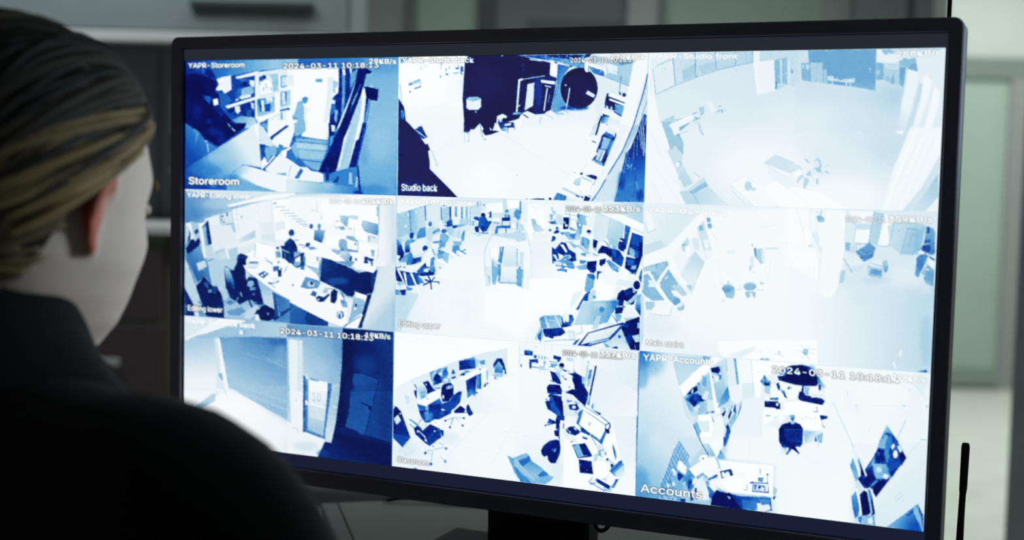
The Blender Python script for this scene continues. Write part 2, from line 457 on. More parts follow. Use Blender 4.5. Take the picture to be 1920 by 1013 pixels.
# picture recipes: tone 0 dark .. 100 white; F feather, P polygon, G graded polygon, L line, E ellipse, B soft patch, N clutter, t caption
FEEDS = r"""
# 0 storeroom
bg 14 45 25 40
F .5
@340 100 7.236
F 1.5
G 14 100,200 66 1250,150 60,95 1592,85 1592,190 1000,245 700,305 480,345 380,270 60,260
P 12 330,200 420,220 480,330 400,320 320,270
P 30 290,210 335,215 320,280 290,270
F .8
P 6 60,290 200,268 380,320 480,380 500,440 470,520 520,560 560,640 520,720 600,800 690,900 720,1013 60,1013
P 20 690,310 1015,330 1020,870 830,855 700,835 620,790 540,700 520,540 690,500
P 30 520,540 640,560 700,640 620,720 640,800 560,760
P 30 300,560 420,590 400,680 350,640
P 14 430,720 520,700 600,800 560,860
B 2 200,480 130 140 .8
B 3 330,820 120 90 .7
B 18 230,800 50 90 .5
B 20 390,930 30 50 .6
P 93 490,350 570,320 682,302 692,492 600,545 568,500 500,502 478,490 520,420
P 97 440,622 505,610 517,690 455,703
F .6
P 95 740,322 1020,250 1020,300 900,322 770,348
B 38 860,360 50 25 .8
P 8 860,390 890,380 905,435 830,455
P 92 935,365 1005,370 1005,460 960,460
P 62 820,480 990,440 1000,530 900,600 830,590
P 30 780,470 830,470 830,600 790,620 740,640
P 90 800,590 870,555 960,555 960,590 830,625
P 70 930,400 950,390 950,430
L 92 14 750,640 790,615
P 96 612,712 1012,590 1340,520 1592,470 1592,510 1340,560 1012,630 640,745
P 10 640,760 740,720 735,790 650,800
P 94 738,715 805,712 815,780 780,820 755,790
P 16 815,700 1010,650 1012,860 900,855 830,830
P 85 955,660 1000,680 1005,760 965,740
P 28 900,780 960,760 970,850 900,850
G 50 800,830 82 1000,1000 700,900 830,845 1015,870 1055,1013 880,1013
P 87 1062,255 1592,185 1592,1013 1050,1013
P 93 1010,250 1062,242 1062,600 1050,930 1018,870
P 30 1065,320 1115,310 1130,360 1090,380 1070,440
P 18 1110,300 1190,290 1170,340 1130,365
P 98 1080,380 1240,365 1245,530 1080,560
P 70 1200,290 1330,275 1330,500 1260,520 1250,370
P 96 1150,290 1200,300 1180,360
P 60 1355,310 1520,290 1520,460 1360,490
P 85 1380,330 1500,310 1500,430 1380,440
P 94 1330,280 1355,280 1350,560 1330,560
P 94 1355,475 1592,430 1592,480 1360,505
G 45 1100,600 72 1260,800 1040,620 1280,590 1285,790 1120,850 1050,850
P 22 1060,640 1090,630 1110,780 1085,790
P 94 1095,640 1130,640 1140,770 1115,790
P 24 1145,690 1225,680 1225,780 1150,790
P 90 1165,600 1250,600 1250,660 1170,680
P 96 1280,540 1350,540 1350,760 1280,810
P 58 1360,530 1490,510 1490,690 1360,730
P 88 1380,540 1420,530 1430,690 1380,690
P 30 1420,520 1440,520 1440,660 1425,660
P 97 1045,860 1240,820 1490,700 1592,690 1592,760 1490,750 1270,840 1070,940
P 24 1355,765 1480,735 1480,760 1355,790
P 30 1080,940 1210,880 1190,1013 1100,1013
P 97 1200,880 1350,865 1350,1013 1210,1013
P 55 1360,800 1500,770 1500,960 1370,1013
P 90 1390,790 1490,780 1470,900 1390,900
P 22 1380,980 1460,960 1480,1000 1400,1013
N 50 1075,380 1330,520 16 70 9
N 42 1070,600 1280,780 14 80 9
N 45 1365,515 1495,700 12 70 7
N 60 1365,300 1515,460 14 60 6
N 40 1080,880 1350,1010 14 60 9
N 45 700,480 1000,840 18 40 14
F .5
@540 100 7.236
P 98 0,215 690,205 702,540 660,560 600,640 580,1013 0,1013
P 88 0,300 80,300 80,440 0,450
P 75 0,500 50,500 50,700 0,720
P 30 0,730 40,740 40,770 0,775
P 50 0,960 40,985 20,1013 0,1013
L 85 4 85,300 75,800
L 88 4 320,440 315,800
P 50 385,355 475,352 475,400 385,395
P 88 545,330 620,330 620,500 560,900 490,1013 540,560
P 70 620,370 690,400 640,560 620,520
P 97 640,470 690,500 690,555 660,540
P 45 205,610 240,590 285,600 280,660 240,690 210,660
P 62 140,660 205,640 230,720 240,900 260,1013 100,1013 75,860 120,760
P 88 230,700 290,750 260,860 320,1013 270,1013
P 48 75,840 150,870 140,1013 100,1013
P 14 705,215 950,215 930,400 860,600 740,1013 570,1013 580,820 620,600 660,560 690,540
P 50 740,215 780,215 785,500 760,880 730,900 745,560
P 95 740,220 775,220 785,300 760,310
P 92 840,210 870,210 870,270 850,300
P 52 850,290 950,215 940,330 890,420 850,500
P 90 590,630 650,640 650,690 600,690
P 35 600,700 660,700 640,800 590,850
P 92 600,960 650,965 640,1013 610,1013
P 60 650,760 690,780 670,960 640,900
G 56 1100,200 64 1400,1000 1040,90 1500,75 1490,1013 1040,1013
B 45 1250,150 300 120 .6
F .6
P 88 915,390 930,400 720,1013 680,1013 860,560
P 74 1050,480 1150,440 1130,650 1090,1013 820,1013 950,620
P 7 950,215 1060,215 1145,260 1120,290 1065,290 1000,560 830,1013 705,1013 830,700 920,400
P 32 985,420 1000,430 900,680 830,850 880,680
P 60 940,540 955,545 890,690 870,700
P 5 1045,455 1130,470 1230,500 1215,655 1130,640 1060,590
P 95 1025,465 1045,500 1065,590 1020,1013 965,1013 1010,680 1000,560
G 16 1060,650 40 1110,900 1065,590 1125,640 1080,1013 1025,1013
L 70 10 1110,630 1070,900
@340 230 7.236
G 22 100,400 40 330,200 70,0 160,60 260,120 330,230 500,330 90,610 70,620
P 48 170,80 240,90 250,150 200,280 215,150
L 82 12 370,280 385,390
L 90 10 330,240 370,250
P 5 190,0 900,0 880,60 740,160 520,320 430,260 330,210 260,120 180,60
B 16 450,110 70 50 .8
B 22 560,200 50 80 .5
L 92 10 700,70 745,110
L 70 10 650,10 680,50
F .6
G 24 100,640 88 850,250 70,620 520,330 1050,0 1075,250 1105,600 860,560 740,640 640,760 400,900 70,900
B 18 200,850 220 90 .8
B 72 500,470 120 60 .5
B 38 350,640 200 60 .5
F .5
P 84 1060,0 1130,60 1230,200 1280,330 1200,310 1090,280 1070,130
P 96 1000,20 1060,0 1080,250 1100,260 1080,290
P 50 1090,0 1190,10 1190,110 1130,60
P 96 1190,-40 1592,-40 1540,150 1480,330 1290,330 1190,150
P 18 1220,190 1440,30 1480,45 1270,200 1250,240 1230,215
P 22 1090,290 1160,290 1150,400 1190,480 1110,500
P 58 1160,330 1300,300 1320,420 1240,440 1190,520 1150,390
P 40 1300,400 1350,280 1410,310 1360,420
P 98 1380,380 1500,320 1510,350 1430,470 1360,410
P 55 1520,320 1592,260 1592,560 1450,460
P 35 1440,450 1592,530 1592,600
P 97 1100,520 1155,455 1190,540 1110,635
P 97 1185,540 1280,430 1295,450 1140,620
P 20 1120,640 1340,400 1350,425 1140,650
P 93 1160,620 1350,415 1592,560 1592,740 1400,720 1180,650
L 55 6 1480,600 1520,570
P 55 1310,680 1440,670 1450,710 1320,700
P 30 1540,750 1592,690 1592,760
G 55 700,700 94 1000,700 660,730 790,600 880,570 1000,600 1200,660 1592,750 1592,940 1000,920 640,900
G 55 640,800 55 900,950 640,730 740,680 860,740 1050,840 1350,930 640,905
B 35 680,740 90 40 .6
B 92 1000,720 150 50 .7
@540 230 7.236
F .5
F 3
G 64 1100,0 52 1400,900 1080,-30 1500,-30 1470,965 1010,960 960,570 1000,200
F .5
B 48 1050,350 50 200 .6
B 40 1150,900 200 60 .7
B 68 1250,300 150 200 .6
P 97 250,0 580,0 560,240 200,180
P 60 95,0 250,0 260,100 190,160 110,180
P 60 130,190 570,235 560,340 450,560 440,640 350,620 110,420 60,330 120,250
L 32 10 130,205 320,210 565,240
L 40 12 120,250 560,290
L 55 8 130,345 540,390
L 34 16 170,490 480,530
P 74 130,270 550,300 540,370 140,340
P 68 150,360 530,400 490,490 200,470
P 58 220,530 470,550 440,640 330,600
L 30 14 80,400 180,570 240,590
L 40 20 220,570 280,580
P 35 0,380 70,340 100,440 180,590 0,470
P 93 0,470 180,590 280,600 340,650 430,660 500,690 500,800 200,780 0,740
P 32 190,610 230,640 165,750 110,745
L 60 8 60,570 30,720
P 12 570,330 600,240 640,170 570,180 560,0 700,0 720,0 640,170
P 92 590,200 640,160 620,280 585,310
P 92 600,30 650,40 650,120 610,120
P 92 710,0 730,0 620,200 600,240 590,330 580,300
P 7 735,0 860,0 770,210 735,380 670,655 580,680 425,655 570,380
B 14 640,300 80 150 .6
P 72 850,40 960,0 940,220 830,610 720,640 670,650 740,380 770,210
P 90 860,40 780,200 735,400 690,600 720,600 780,300
L 60 8 850,200 750,560
P 96 965,0 1020,0 970,220 930,240 860,560 830,600 900,300
P 12 1020,0 1075,0 1040,200 945,590 835,605 930,260 970,220
P 24 1040,80 1080,60 1010,300 960,560 950,500
P 40 830,610 950,590 1010,960 500,950 500,690 580,680
P 16 530,600 580,600 575,800 530,800
P 18 620,800 700,710 710,740 690,800
P 70 850,660 880,680 890,820 840,820
P 72 940,720 970,740 950,870 930,860
P 10 950,570 970,580 1010,955 985,955
G 85 100,800 40 900,950 0,745 200,785 500,805 960,870 1000,965 0,950
B 12 970,940 60 30 .8
B 70 560,830 70 40 .6
t 98 .5 "YAPR-Storeroom" @340 100 7.236 102,196 868,190 66 1
t 99 1 "2024-03-11 10:18:13" @340 100 7.236 1395,212 2672,205 66 1
t 98 .4 "29KB/s" @540 100 7.236 1100,150 1462,158 62 1
t 100 .8 "Storeroom" @340 230 7.236 122,822 803,835 92 1.6
# 1 studio back
bg 96 94 94 94
@980 90 6.754
F 14
P 92 0,100 1621,80 1621,1013 0,1013
@740 230 6.754
F 14
P 94 0,0 1621,0 1621,960 0,960
@980 235 6.754
F 14
P 96 0,0 1200,0 1100,500 850,950 0,935
F .5
@740 90 6.754
F .5
G 99 400,550 94 400,1000 65,100 890,100 870,1013 60,1013
P 50 75,140 260,125 150,170 80,215
P 97 640,300 880,330 870,650 640,700
L 92 4 190,890 860,650
N 70 150,150 830,300 14 90 7
N 60 330,140 420,260 6 30 7
P 50 180,460 325,405 330,440 190,490
L 95 8 225,460 320,430
N 85 190,430 330,470 8 18 3
P 45 255,520 340,485 338,508 258,535
P 60 325,455 345,450 340,465 320,470
P 55 645,275 660,265 660,310 648,312
N 55 645,240 870,310 14 60 2
P 35 770,265 815,255 815,285 770,285
P 40 645,330 690,340 660,365
P 60 740,330 810,315 805,335 745,345
P 30 835,240 870,255 870,350 835,345
P 96 850,310 875,320 870,345 850,340
P 40 575,365 590,360 590,390 575,385
P 30 195,550 210,550 205,580 195,575
P 2 890,100 1621,100 1621,1013 890,1013 862,650 885,260
B 8 1150,450 200 200 .4
P 93 935,118 885,118 895,190 880,190
P 4 55,640 130,760 150,920 235,1013 55,1013
L 70 14 75,480 100,700
L 80 10 100,800 125,870
B 45 110,850 25 50 .8
P 12 300,1005 350,990 365,1013 300,1013
G 70 960,660 88 1080,740 915,650 950,630 1050,628 1095,650 1095,750 1060,790 940,790 912,760
P 92 912,665 990,690 1095,660 1095,750 1060,788 940,788 914,762
P 60 985,690 1090,655 1060,635 1000,640
P 88 1025,808 1040,810 1035,825 1022,822
P 92 1350,105 1368,108 1362,122 1352,120
G 6 1540,105 60 1621,110 1520,105 1621,98 1621,120 1600,122
P 92 1565,410 1621,395 1621,420 1590,430 1555,830 1535,830
P 92 1550,740 1600,725 1580,745 1555,760
P 60 1500,830 1560,820 1621,830 1560,850 1500,850
P 92 1300,870 1370,840 1425,870 1415,895 1375,890 1350,940 1330,940 1325,895 1305,960 1290,960
P 55 1300,960 1360,920 1380,990 1330,1013 1290,1000
P 96 1440,940 1520,920 1575,900 1600,850 1621,845 1621,1013 1530,1013
P 4 1380,985 1440,960 1510,970 1500,1013 1400,1013
L 90 10 1400,990 1440,965 1480,970
P 85 1265,960 1295,950 1290,1013 1270,1013
P 75 1060,975 1090,960 1130,1013 1050,1013
P 80 970,1005 980,1000 985,1013 968,1013
@980 90 6.754
P 2 0,120 350,200 345,360 430,400 280,850 0,820
G 18 100,150 50 500,200 0,118 0,108 250,100 900,85 780,130 790,290 600,260 430,190 350,180
P 10 250,105 500,100 740,105 780,110 740,130 600,160 420,140 300,115
N 97 270,100 760,160 10 40 11
P 5 800,95 870,95 840,130 760,150
P 92 900,92 1100,88 1060,130 980,110
G 70 900,110 90 1100,180 880,100 1060,140 1200,250 1100,280 840,190
P 97 350,190 440,190 440,370 340,350
P 90 80,150 230,170 235,185 90,165
L 92 10 340,170 430,190 740,285
P 4 400,185 440,195 430,212 400,205
P 5 595,235 620,240 620,260 595,255
P 97 640,248 700,262 690,290 630,275
P 5 705,265 735,275 730,290 705,280
G 35 430,300 52 560,400 440,215 600,255 540,330 490,440 490,560 540,700 620,770 400,830 360,800 430,400
P 97 780,160 830,200 820,300 845,310 800,320 780,290
P 97 825,210 1040,290 1060,340 1020,320 830,240
P 40 825,240 1020,300 1040,380 900,340 850,290
N 92 840,250 1010,320 12 30 5
P 70 1050,150 1390,170 1360,440 1345,500 1080,400 1040,380 1060,330
P 88 900,340 1080,400 1340,500 1310,640 1080,580 1030,700 1010,830 940,870 900,760 950,600 940,430
L 35 5 1040,380 1200,440 1340,495
P 90 1050,200 1200,250 1190,360 1080,330
N 60 1080,260 1200,360 10 25 9
P 72 1210,230 1400,200 1380,400 1250,420
P 50 1210,190 1395,180 1380,210 1220,240
F .4
E 1 712,520 236,258
E 3 690,560 205,215
B 8 650,770 160 25 .7
P 35 780,190 830,195 830,310 845,310 790,320
P 97 785,170 830,195 820,300 845,312 800,320 780,290
P 93 530,475 555,475 552,490 530,488
L 95 12 593,520 575,640 555,740
L 90 8 555,740 540,820 575,920
L 50 6 530,800 580,840
P 97 820,550 915,605 895,640 798,590
L 60 5 830,580 900,620
P 88 60,470 150,450 130,740 25,800
P 8 150,410 290,360 420,385 410,600 360,790 210,860 130,840
B 20 200,560 40 160 .7
P 5 235,420 320,400 400,600 330,790 270,800
P 93 230,415 410,435 405,475 230,450
L 95 12 280,490 355,505
L 94 14 310,520 290,650 270,800
L 55 8 340,600 320,700
L 90 6 430,420 400,600 360,780
P 4 0,440 60,460 40,560 10,830 0,830
L 85 8 0,410 280,365
P 93 0,830 60,805 160,850 280,840 350,800 380,900 250,1013 0,1013
L 15 14 10,850 70,890
L 55 8 235,880 215,960
L 50 5 290,850 380,890 375,910
P 70 410,820 520,830 520,855 420,850
P 97 1090,580 1310,645 1295,690 1080,620
P 6 1060,590 1090,580 1080,620 1290,700 1280,745 1165,720 1170,800 1040,770 1035,700
P 97 1095,648 1290,715 1285,745 1090,670
G 15 1050,740 5 1150,760 1040,690 1165,715 1160,800 1035,770
P 85 1060,740 1080,745 1080,790 1040,780
P 80 1110,750 1130,750 1130,800 1105,800
P 52 1170,720 1285,745 1250,860 1165,805
P 20 1150,800 1250,860 1245,880 1150,830
P 94 1020,790 1150,820 1250,885 1240,920 1000,840
P 8 1215,570 1240,575 1240,610 1220,600
E 12 1280,605 25 25
L 30 8 1240,370 1220,580
P 10 1010,840 1100,870 1090,890 1010,870
G 40 1020,880 70 1080,900 1000,870 1100,880 1060,960 990,960
P 5 990,860 1010,870 960,1013 930,1013
L 60 5 970,860 900,1013
P 10 1050,980 1100,950 1140,960 1080,1000
P 88 1100,890 1240,930 1200,1013 1060,1013
P 96 1440,75 1600,80 1570,320 1460,600 1390,1013 1230,1013 1340,500 1400,180
P 80 1580,80 1600,80 1600,1013 1480,1013 1560,640
G 75 1540,400 85 1500,800 1575,330 1600,330 1600,600 1480,1013 1400,1013 1500,640
L 20 14 1578,340 1540,520 1480,720 1390,1013
L 25 6 1590,640 1530,780 1500,880
P 18 1480,960 1530,840 1570,860 1560,1013 1460,1013
L 90 6 1530,880 1500,1013
L 90 5 1560,880 1540,1013
P 80 1215,90 1240,80 1240,130
@740 230 6.754
B 98 1200,700 350 300 .8
P 4 55,0 175,0 265,95 340,190 400,275 430,265 460,345 435,360 455,480 457,580 600,720 710,830 815,940 55,940
B 12 230,820 180 100 .5
P 16 265,90 350,45 425,185 375,210 330,190
L 60 6 300,100 375,170
L 88 8 280,100 400,190
L 30 4 475,345 550,530
L 40 4 520,535 560,540
P 2 880,0 1270,0 1260,70 1240,95 1330,115 1220,155 1150,165 1120,120 1060,60 1020,90 970,90 950,120 880,125
P 94 1010,90 1085,15 1130,80 1100,140 1130,190 1060,190
P 96 1205,65 1235,95 1220,105
P 93 1265,40 1310,10 1340,80 1325,100 1245,105
P 15 1310,0 1510,0 1520,45 1440,75 1400,60 1350,90 1330,50
P 92 1400,20 1480,10 1470,40 1390,45
P 55 1350,80 1420,70 1415,110 1360,110
L 10 8 1440,70 1430,130
L 15 6 1515,40 1520,95
P 60 890,120 950,120 945,140 890,140
L 40 4 945,140 945,240
L 60 4 890,140 895,235 945,240
L 20 6 1085,30 1120,190
P 10 1140,205 1155,205 1155,220 1142,218
L 80 4 1340,130 1621,300
P 60 1550,650 1562,650 1560,665 1550,662
@980 235 6.754
L 85 4 0,280 270,440
L 85 4 350,490 600,630
L 75 4 820,470 720,600
P 94 880,0 1200,0 1190,200 1020,520 880,440 960,280 870,150
P 8 950,0 975,0 935,130 910,130
L 45 5 905,0 845,140
L 45 5 930,0 880,130
P 12 880,195 925,215 920,228 872,205
P 15 1060,80 1180,100 1185,180 1030,520 870,440 950,350 925,340 980,200 1000,130
P 90 1080,20 1180,60 1160,150 1060,100
P 35 1020,110 1060,90 1150,130 1110,170
P 65 1020,150 1115,180 1060,310 985,300
P 38 1100,190 1160,200 1100,370 1060,380 1080,280
P 78 960,300 1050,320 990,460 920,430
P 5 1050,370 1095,385 1030,470 1000,450
P 60 880,430 1000,470 1020,520 900,460
L 20 8 1010,330 960,440
L 90 6 1030,340 980,450
P 92 1240,0 1340,0 1190,330 1060,540 880,940 850,950 1020,530
G 82 1200,500 72 1350,100 1400,0 1480,0 1300,360 1130,950 880,950 1080,600 1250,330
L 26 14 1400,0 1260,330 1080,620
L 28 12 1050,680 960,830 870,950
P 82 1090,610 1300,350 1240,640 1130,950 960,950
L 30 5 1300,400 1140,950
G 12 1350,300 38 1480,700 1480,0 1600,0 1540,965 1150,960 1240,640 1300,360 1360,290
F .3
N 80 1300,500 1420,560 20 40 4
L 92 8 1490,0 1530,380
L 92 8 1520,0 1545,350
L 92 6 1470,60 1500,300
L 70 5 1450,130 1440,380
L 65 5 1410,200 1400,420
L 80 4 1330,330 1250,700
L 55 6 1350,400 1330,560
L 50 6 1390,420 1360,600
L 8 8 1270,560 1210,800
L 10 10 1500,800 1470,940
L 20 8 1440,500 1400,900
L 85 4 1240,640 1140,960
L 60 6 1430,700 1500,960
F .5
B 14 1480,880 40 60 .7
B 12 1250,700 40 100 .6
P 97 640,600 700,590 740,620 720,640 900,690 870,880 850,870 500,780
P 4 725,600 760,592 760,620 730,625
P 5 795,630 870,620 930,635 945,660 930,685 880,670
L 35 8 920,690 890,750
P 72 740,640 880,690 870,720 740,660
P 78 650,690 730,650 740,700 720,750 660,740
L 40 6 640,720 690,755 720,740
L 60 8 640,585 670,600
P 75 510,775 760,890 745,915 500,800
P 8 670,870 720,890 715,905 670,885
P 5 740,890 770,890 760,920
P 6 790,880 860,910 840,950 770,945
N 10 700,790 800,860 10 10 2
P 40 440,840 570,890 545,945 385,935
P 5 100,925 180,915 270,915 290,935 100,937
P 5 330,935 335,905 360,905 375,935
P 5 45,935 50,918 65,920 70,937
P 90 560,880 700,920 690,950 550,945
L 20 8 830,880 870,890
L 60 4 880,740 850,850
L 30 4 930,900 880,950
t 99 .4 "YAPR-Studio back" @740 90 6.754 95,200 1000,198 62 1
t 99 .9 "2024-03-11 10:18:19" @980 90 6.754 600,200 1420,192 58 .5
t 99 .3 "279KB/s" @980 90 6.754 1105,160 1535,155 58 .8
t 99 .3 "Studio back" @740 230 6.754 105,848 553,858 80 1
# 2 studio front
bg 84 78 93 90
@1200 240 6.62
F 14
P 90 300,0 1920,0 1920,985 560,940 350,500
F .5
@1210 88 6.62
F .8
P 96 45,80 110,80 115,600 180,930 300,1050 20,1050
F .5
G 82 200,300 74 1300,100 150,100 1335,70 1335,205 900,300 640,385 370,480 140,595 105,280 130,250
P 90 70,85 340,80 330,150 180,220 105,270 90,600 60,600
P 88 105,280 340,170 365,470 140,590
N 80 150,200 1300,330 20 60 21
P 70 460,300 620,230 630,370 470,430
P 72 650,250 870,190 880,290 700,350
P 75 890,190 1110,140 1120,240 900,300
F .35
L 48 9 345,130 375,470
L 42 9 615,80 632,385
L 45 8 870,75 880,295
L 42 8 1115,75 1122,240
L 55 6 1245,75 1248,205
L 40 6 1332,70 1335,205
L 48 5 100,280 130,590
L 42 5 135,597 380,485 640,385 900,300 1120,245 1335,205
L 60 5 150,240 330,165
L 70 5 1180,75 1180,210
F .6
P 92 1340,65 1420,65 1420,180 1600,170 1610,550 1395,600 1370,450
P 95 1340,190 1370,190 1420,590 1390,598
G 78 1420,80 78 1700,100 1425,65 1920,55 1920,160 1770,150 1600,175 1425,190
L 70 3 1425,70 1425,190
L 75 4 1430,190 1600,172
G 58 1620,300 64 1750,300 1600,175 1760,140 1765,470 1665,470 1615,440
P 82 1670,170 1695,165 1700,470 1680,480
P 40 1615,430 1640,440 1630,530 1615,530
P 76 1640,480 1770,470 1640,540
P 78 1770,140 1920,160 1920,500 1770,480
P 84 1770,180 1800,180 1800,460 1770,460
P 45 1810,300 1835,295 1830,340 1815,335
P 60 1800,270 1812,268 1812,290 1802,290
P 60 1820,200 1828,200 1826,225 1818,225
F 1
P 70 670,760 730,740 735,830 690,860
P 92 770,690 830,690 880,800 820,825
P 86 890,720 950,715 970,770 920,800
F .4
L 55 10 905,745 945,738
L 50 12 895,815 920,790 960,790 950,820
L 60 8 985,785 1000,800
P 50 580,830 640,812 645,825 590,840
P 55 590,915 680,875 690,890 600,925
L 50 14 610,880 650,890
P 74 200,935 360,860 370,900 480,880 330,980 330,1050 230,1050
L 55 5 195,935 355,860
P 66 210,940 340,920 310,1000 240,1050
P 94 300,965 560,855 605,870 600,900 420,1000 330,1050
P 55 425,1000 560,935 555,945 430,1050
L 45 6 655,930 690,1010
L 50 5 665,960 670,1010
L 60 5 610,950 650,935
@1490 88 6.62
F .5
P 80 0,55 165,52 180,210 80,215 80,430 0,450
P 78 0,60 40,60 40,440 0,440
G 49 250,100 49 900,300 165,52 1012,40 1005,550 750,505 400,460 190,440 180,220
P 56 80,210 190,205 190,435 90,425
L 80 14 105,230 105,270
P 78 140,225 178,230 175,290 145,290
L 68 4 135,300 135,425
P 71 195,205 345,205 350,455 200,440
L 60 3 272,210 272,440
P 80 195,205 225,205 260,230 200,215
P 68 355,290 400,285 405,465 355,455
P 45 410,280 430,285 425,360 405,350
P 78 405,380 430,365 480,370 490,400 660,405 745,395 750,450 690,445 560,435 420,425
L 90 10 420,370 415,420
L 86 8 430,410 640,445 690,440
L 90 12 465,430 470,475
L 90 14 645,450 640,510
L 88 12 685,420 685,470 710,520
P 50 520,390 640,400 560,420
L 88 5 535,370 535,400
L 85 10 938,270 938,295
P 90 1015,40 1075,45 1130,110 1250,90 1380,130 1500,140 1530,200 1360,200 1100,210 1015,195
P 60 1075,50 1190,40 1240,70 1220,95 1160,80 1130,115 1100,90
P 62 1330,150 1400,150 1390,185 1330,175
P 55 1015,200 1105,210 1105,410 1015,420
P 75 1030,290 1060,300 1050,350 1020,340
P 72 1110,210 1310,230 1300,480 1110,420
P 78 1120,220 1300,240 1290,290 1130,280
P 55 1190,420 1230,330 1245,470 1185,465
P 64 1130,360 1180,370 1180,450 1110,420
G 48 1310,300 52 1370,400 1305,255 1385,260 1350,520 1300,470
P 60 1290,180 1500,140 1530,230 1530,310 1410,290 1400,260 1310,240
P 52 1415,265 1490,200 1530,230 1530,310 1410,280
L 45 6 1415,265 1490,205
P 80 1015,425 1280,485 1370,520 1340,700 1005,560
F 3
G 80 900,470 82 700,1000 0,440 400,470 1005,555 1015,430 1280,485 1370,520 1330,660 1270,1050 0,1050
F 18
G 72 1250,560 82 900,900 700,560 1005,555 1280,485 1370,520 1330,660 1270,1050 1000,1050
B 90 100,1000 500 250 .7
F .5
P 92 1410,285 1535,320 1530,450 1480,650 1370,1050 1275,1050 1340,640 1370,500
P 84 1530,450 1560,450 1480,800 1400,1050 1370,1050
P 88 1500,140 1870,30 1880,20 1835,1050 1270,1050 1375,1050 1480,800 1540,500 1530,320
P 78 1545,450 1590,460 1560,650 1440,1050 1370,1050 1480,750
P 95 1600,380 1640,350 1700,430 1680,560 1600,800 1530,1050 1440,1050 1560,700
P 96 1740,480 1800,560 1790,700 1690,1050 1600,1050 1700,650
L 86 6 1720,450 1680,700 1560,1050
L 88 5 1810,600 1720,1050
@1200 240 6.62
F 1
B 97 1500,500 500 300 .8
F .5
P 95 80,0 300,0 340,140 380,280 560,940 55,930
L 90 5 200,220 350,510
L 86 5 330,520 480,700
L 88 5 150,420 380,750 520,940
L 88 6 150,660 230,925
L 90 12 130,50 260,280
L 88 5 60,700 160,930
L 86 5 190,700 280,920
P 80 340,280 440,220 540,330 520,420 650,680 560,740 500,620 420,450
P 66 295,0 390,0 430,90 480,70 540,200 540,330 440,220 380,280 340,140
P 95 395,0 480,0 450,80 430,90
F .35
L 40 6 485,70 545,215
L 35 6 735,0 785,90
L 55 4 760,0 790,90
L 60 5 500,70 600,40
L 55 5 540,330 530,290
F .7
E 78 490,440 30 45
L 60 8 490,410 515,430 505,480
E 96 470,450 20 30
P 76 480,590 560,520 620,600 660,680 560,740
L 60 6 480,600 485,640
L 62 8 540,720 560,680
L 60 8 670,545 740,600
P 92 660,600 700,570 730,610 690,640
P 62 585,775 800,640 855,710 660,815
P 80 590,760 790,605 830,650 600,790
G 76 700,800 84 1000,900 670,815 860,720 1100,950 740,940
P 76 490,780 590,770 660,815 740,940 570,935
L 56 8 665,815 740,935
P 97 1125,690 1300,590 1560,730 1640,830 1700,960 1420,960 1180,790
L 78 4 1125,690 1300,590 1480,700
L 72 5 1125,690 1175,800 1330,955
L 68 4 1140,710 1420,960
L 75 4 1175,800 1210,770
E 76 1345,710 45 60
E 80 1410,750 32 25
L 68 6 1385,745 1430,755
F .7
P 82 1530,430 1680,320 1920,420 1920,520 1870,560 1720,500 1580,450
P 92 1530,450 1700,520 1850,620 1920,700 1920,800 1650,640
L 84 6 1580,460 1830,620
L 86 6 1700,640 1890,760
P 99 1540,740 1690,640 1920,800 1920,985 1720,960
@1480 245 6.62
F 2
B 78 1250,150 260 260 .8
B 82 1000,-40 500 200 .6
B 97 600,800 500 200 .8
F .6
P 84 0,380 120,420 160,480 80,520 0,480
P 99 0,680 400,760 730,960 0,950
L 94 8 30,720 270,920
P 97 60,500 140,470 160,560 60,580
F .35
P 72 175,345 215,350 265,395 235,395
P 70 305,390 340,340 375,325 360,360
P 72 355,360 385,350 410,440 370,450 375,400
P 74 415,445 510,405 450,445
P 72 435,485 480,495 505,535 460,520
P 70 290,460 400,440 390,520 340,500 330,470
P 72 205,540 265,480 270,540 240,560
L 72 6 140,440 160,490
P 78 90,630 120,560 170,530 180,570 100,640
P 76 190,570 250,590 240,640 190,720 170,680
P 74 330,600 370,580 360,660 330,650
L 72 6 395,540 420,500
L 75 5 260,540 290,560
L 80 4 300,470 300,660
L 82 5 250,640 290,680 390,660
F .5
P 82 1230,360 1290,420 1280,460 1200,400
P 96 1330,0 1420,0 1400,45 1340,20
P 95 1505,-40 1900,-40 1880,280 1840,560 1680,760 1530,980 1140,970 1230,680 1300,450
L 98 30 1560,0 1440,300 1300,680 1200,950
L 90 6 1490,60 1330,380
L 87 6 1640,0 1560,220 1300,720
L 90 5 1720,60 1500,560 1330,940
L 88 5 1820,40 1600,560 1420,960
L 90 6 1870,300 1620,700 1480,960
L 97 40 1650,100 1480,520
P 82 1870,300 1880,280 1850,560 1620,880 1520,985 1400,985 1640,700
G 80 1600,900 68 1850,600 1850,520 1855,820 1780,890 1690,990 1530,980 1680,780
P 92 1690,995 1850,810 1850,1000
t 99 .05 "YAPR-Studio front" @1210 88 6.62 75,158 1140,160 60 .8
t 99 .2 "288KB/s" @1490 88 6.62 1260,130 1810,110 62 .8
# 3 editing lower
bg 55 88 45 72
@345 485 7.238
F 14
P 60 30,0 740,0 700,160 560,120 560,600 30,600
F .5
@345 350 7.238
F 1
G 45 150,350 84 1000,60 35,30 1520,75 1520,130 900,180 480,330 40,500
P 84 35,30 1520,75 1520,100 900,130 400,90 35,60
B 38 120,400 130 100 .6
B 78 500,230 200 60 .4
P 97 600,250 1150,110 1520,80 1520,130 900,215 640,275
P 90 300,440 600,330 900,240 1200,180 1520,140 1520,1013 300,1013
G 86 400,900 95 1200,400 350,440 700,300 1200,180 1200,750 700,800 420,850 380,600
F .4
L 80 6 380,430 700,300 1000,215 1300,160
P 72 495,375 670,315 690,490 515,535
P 82 515,385 660,335 675,480 530,520
L 45 6 492,375 668,318
L 50 6 520,530 690,490
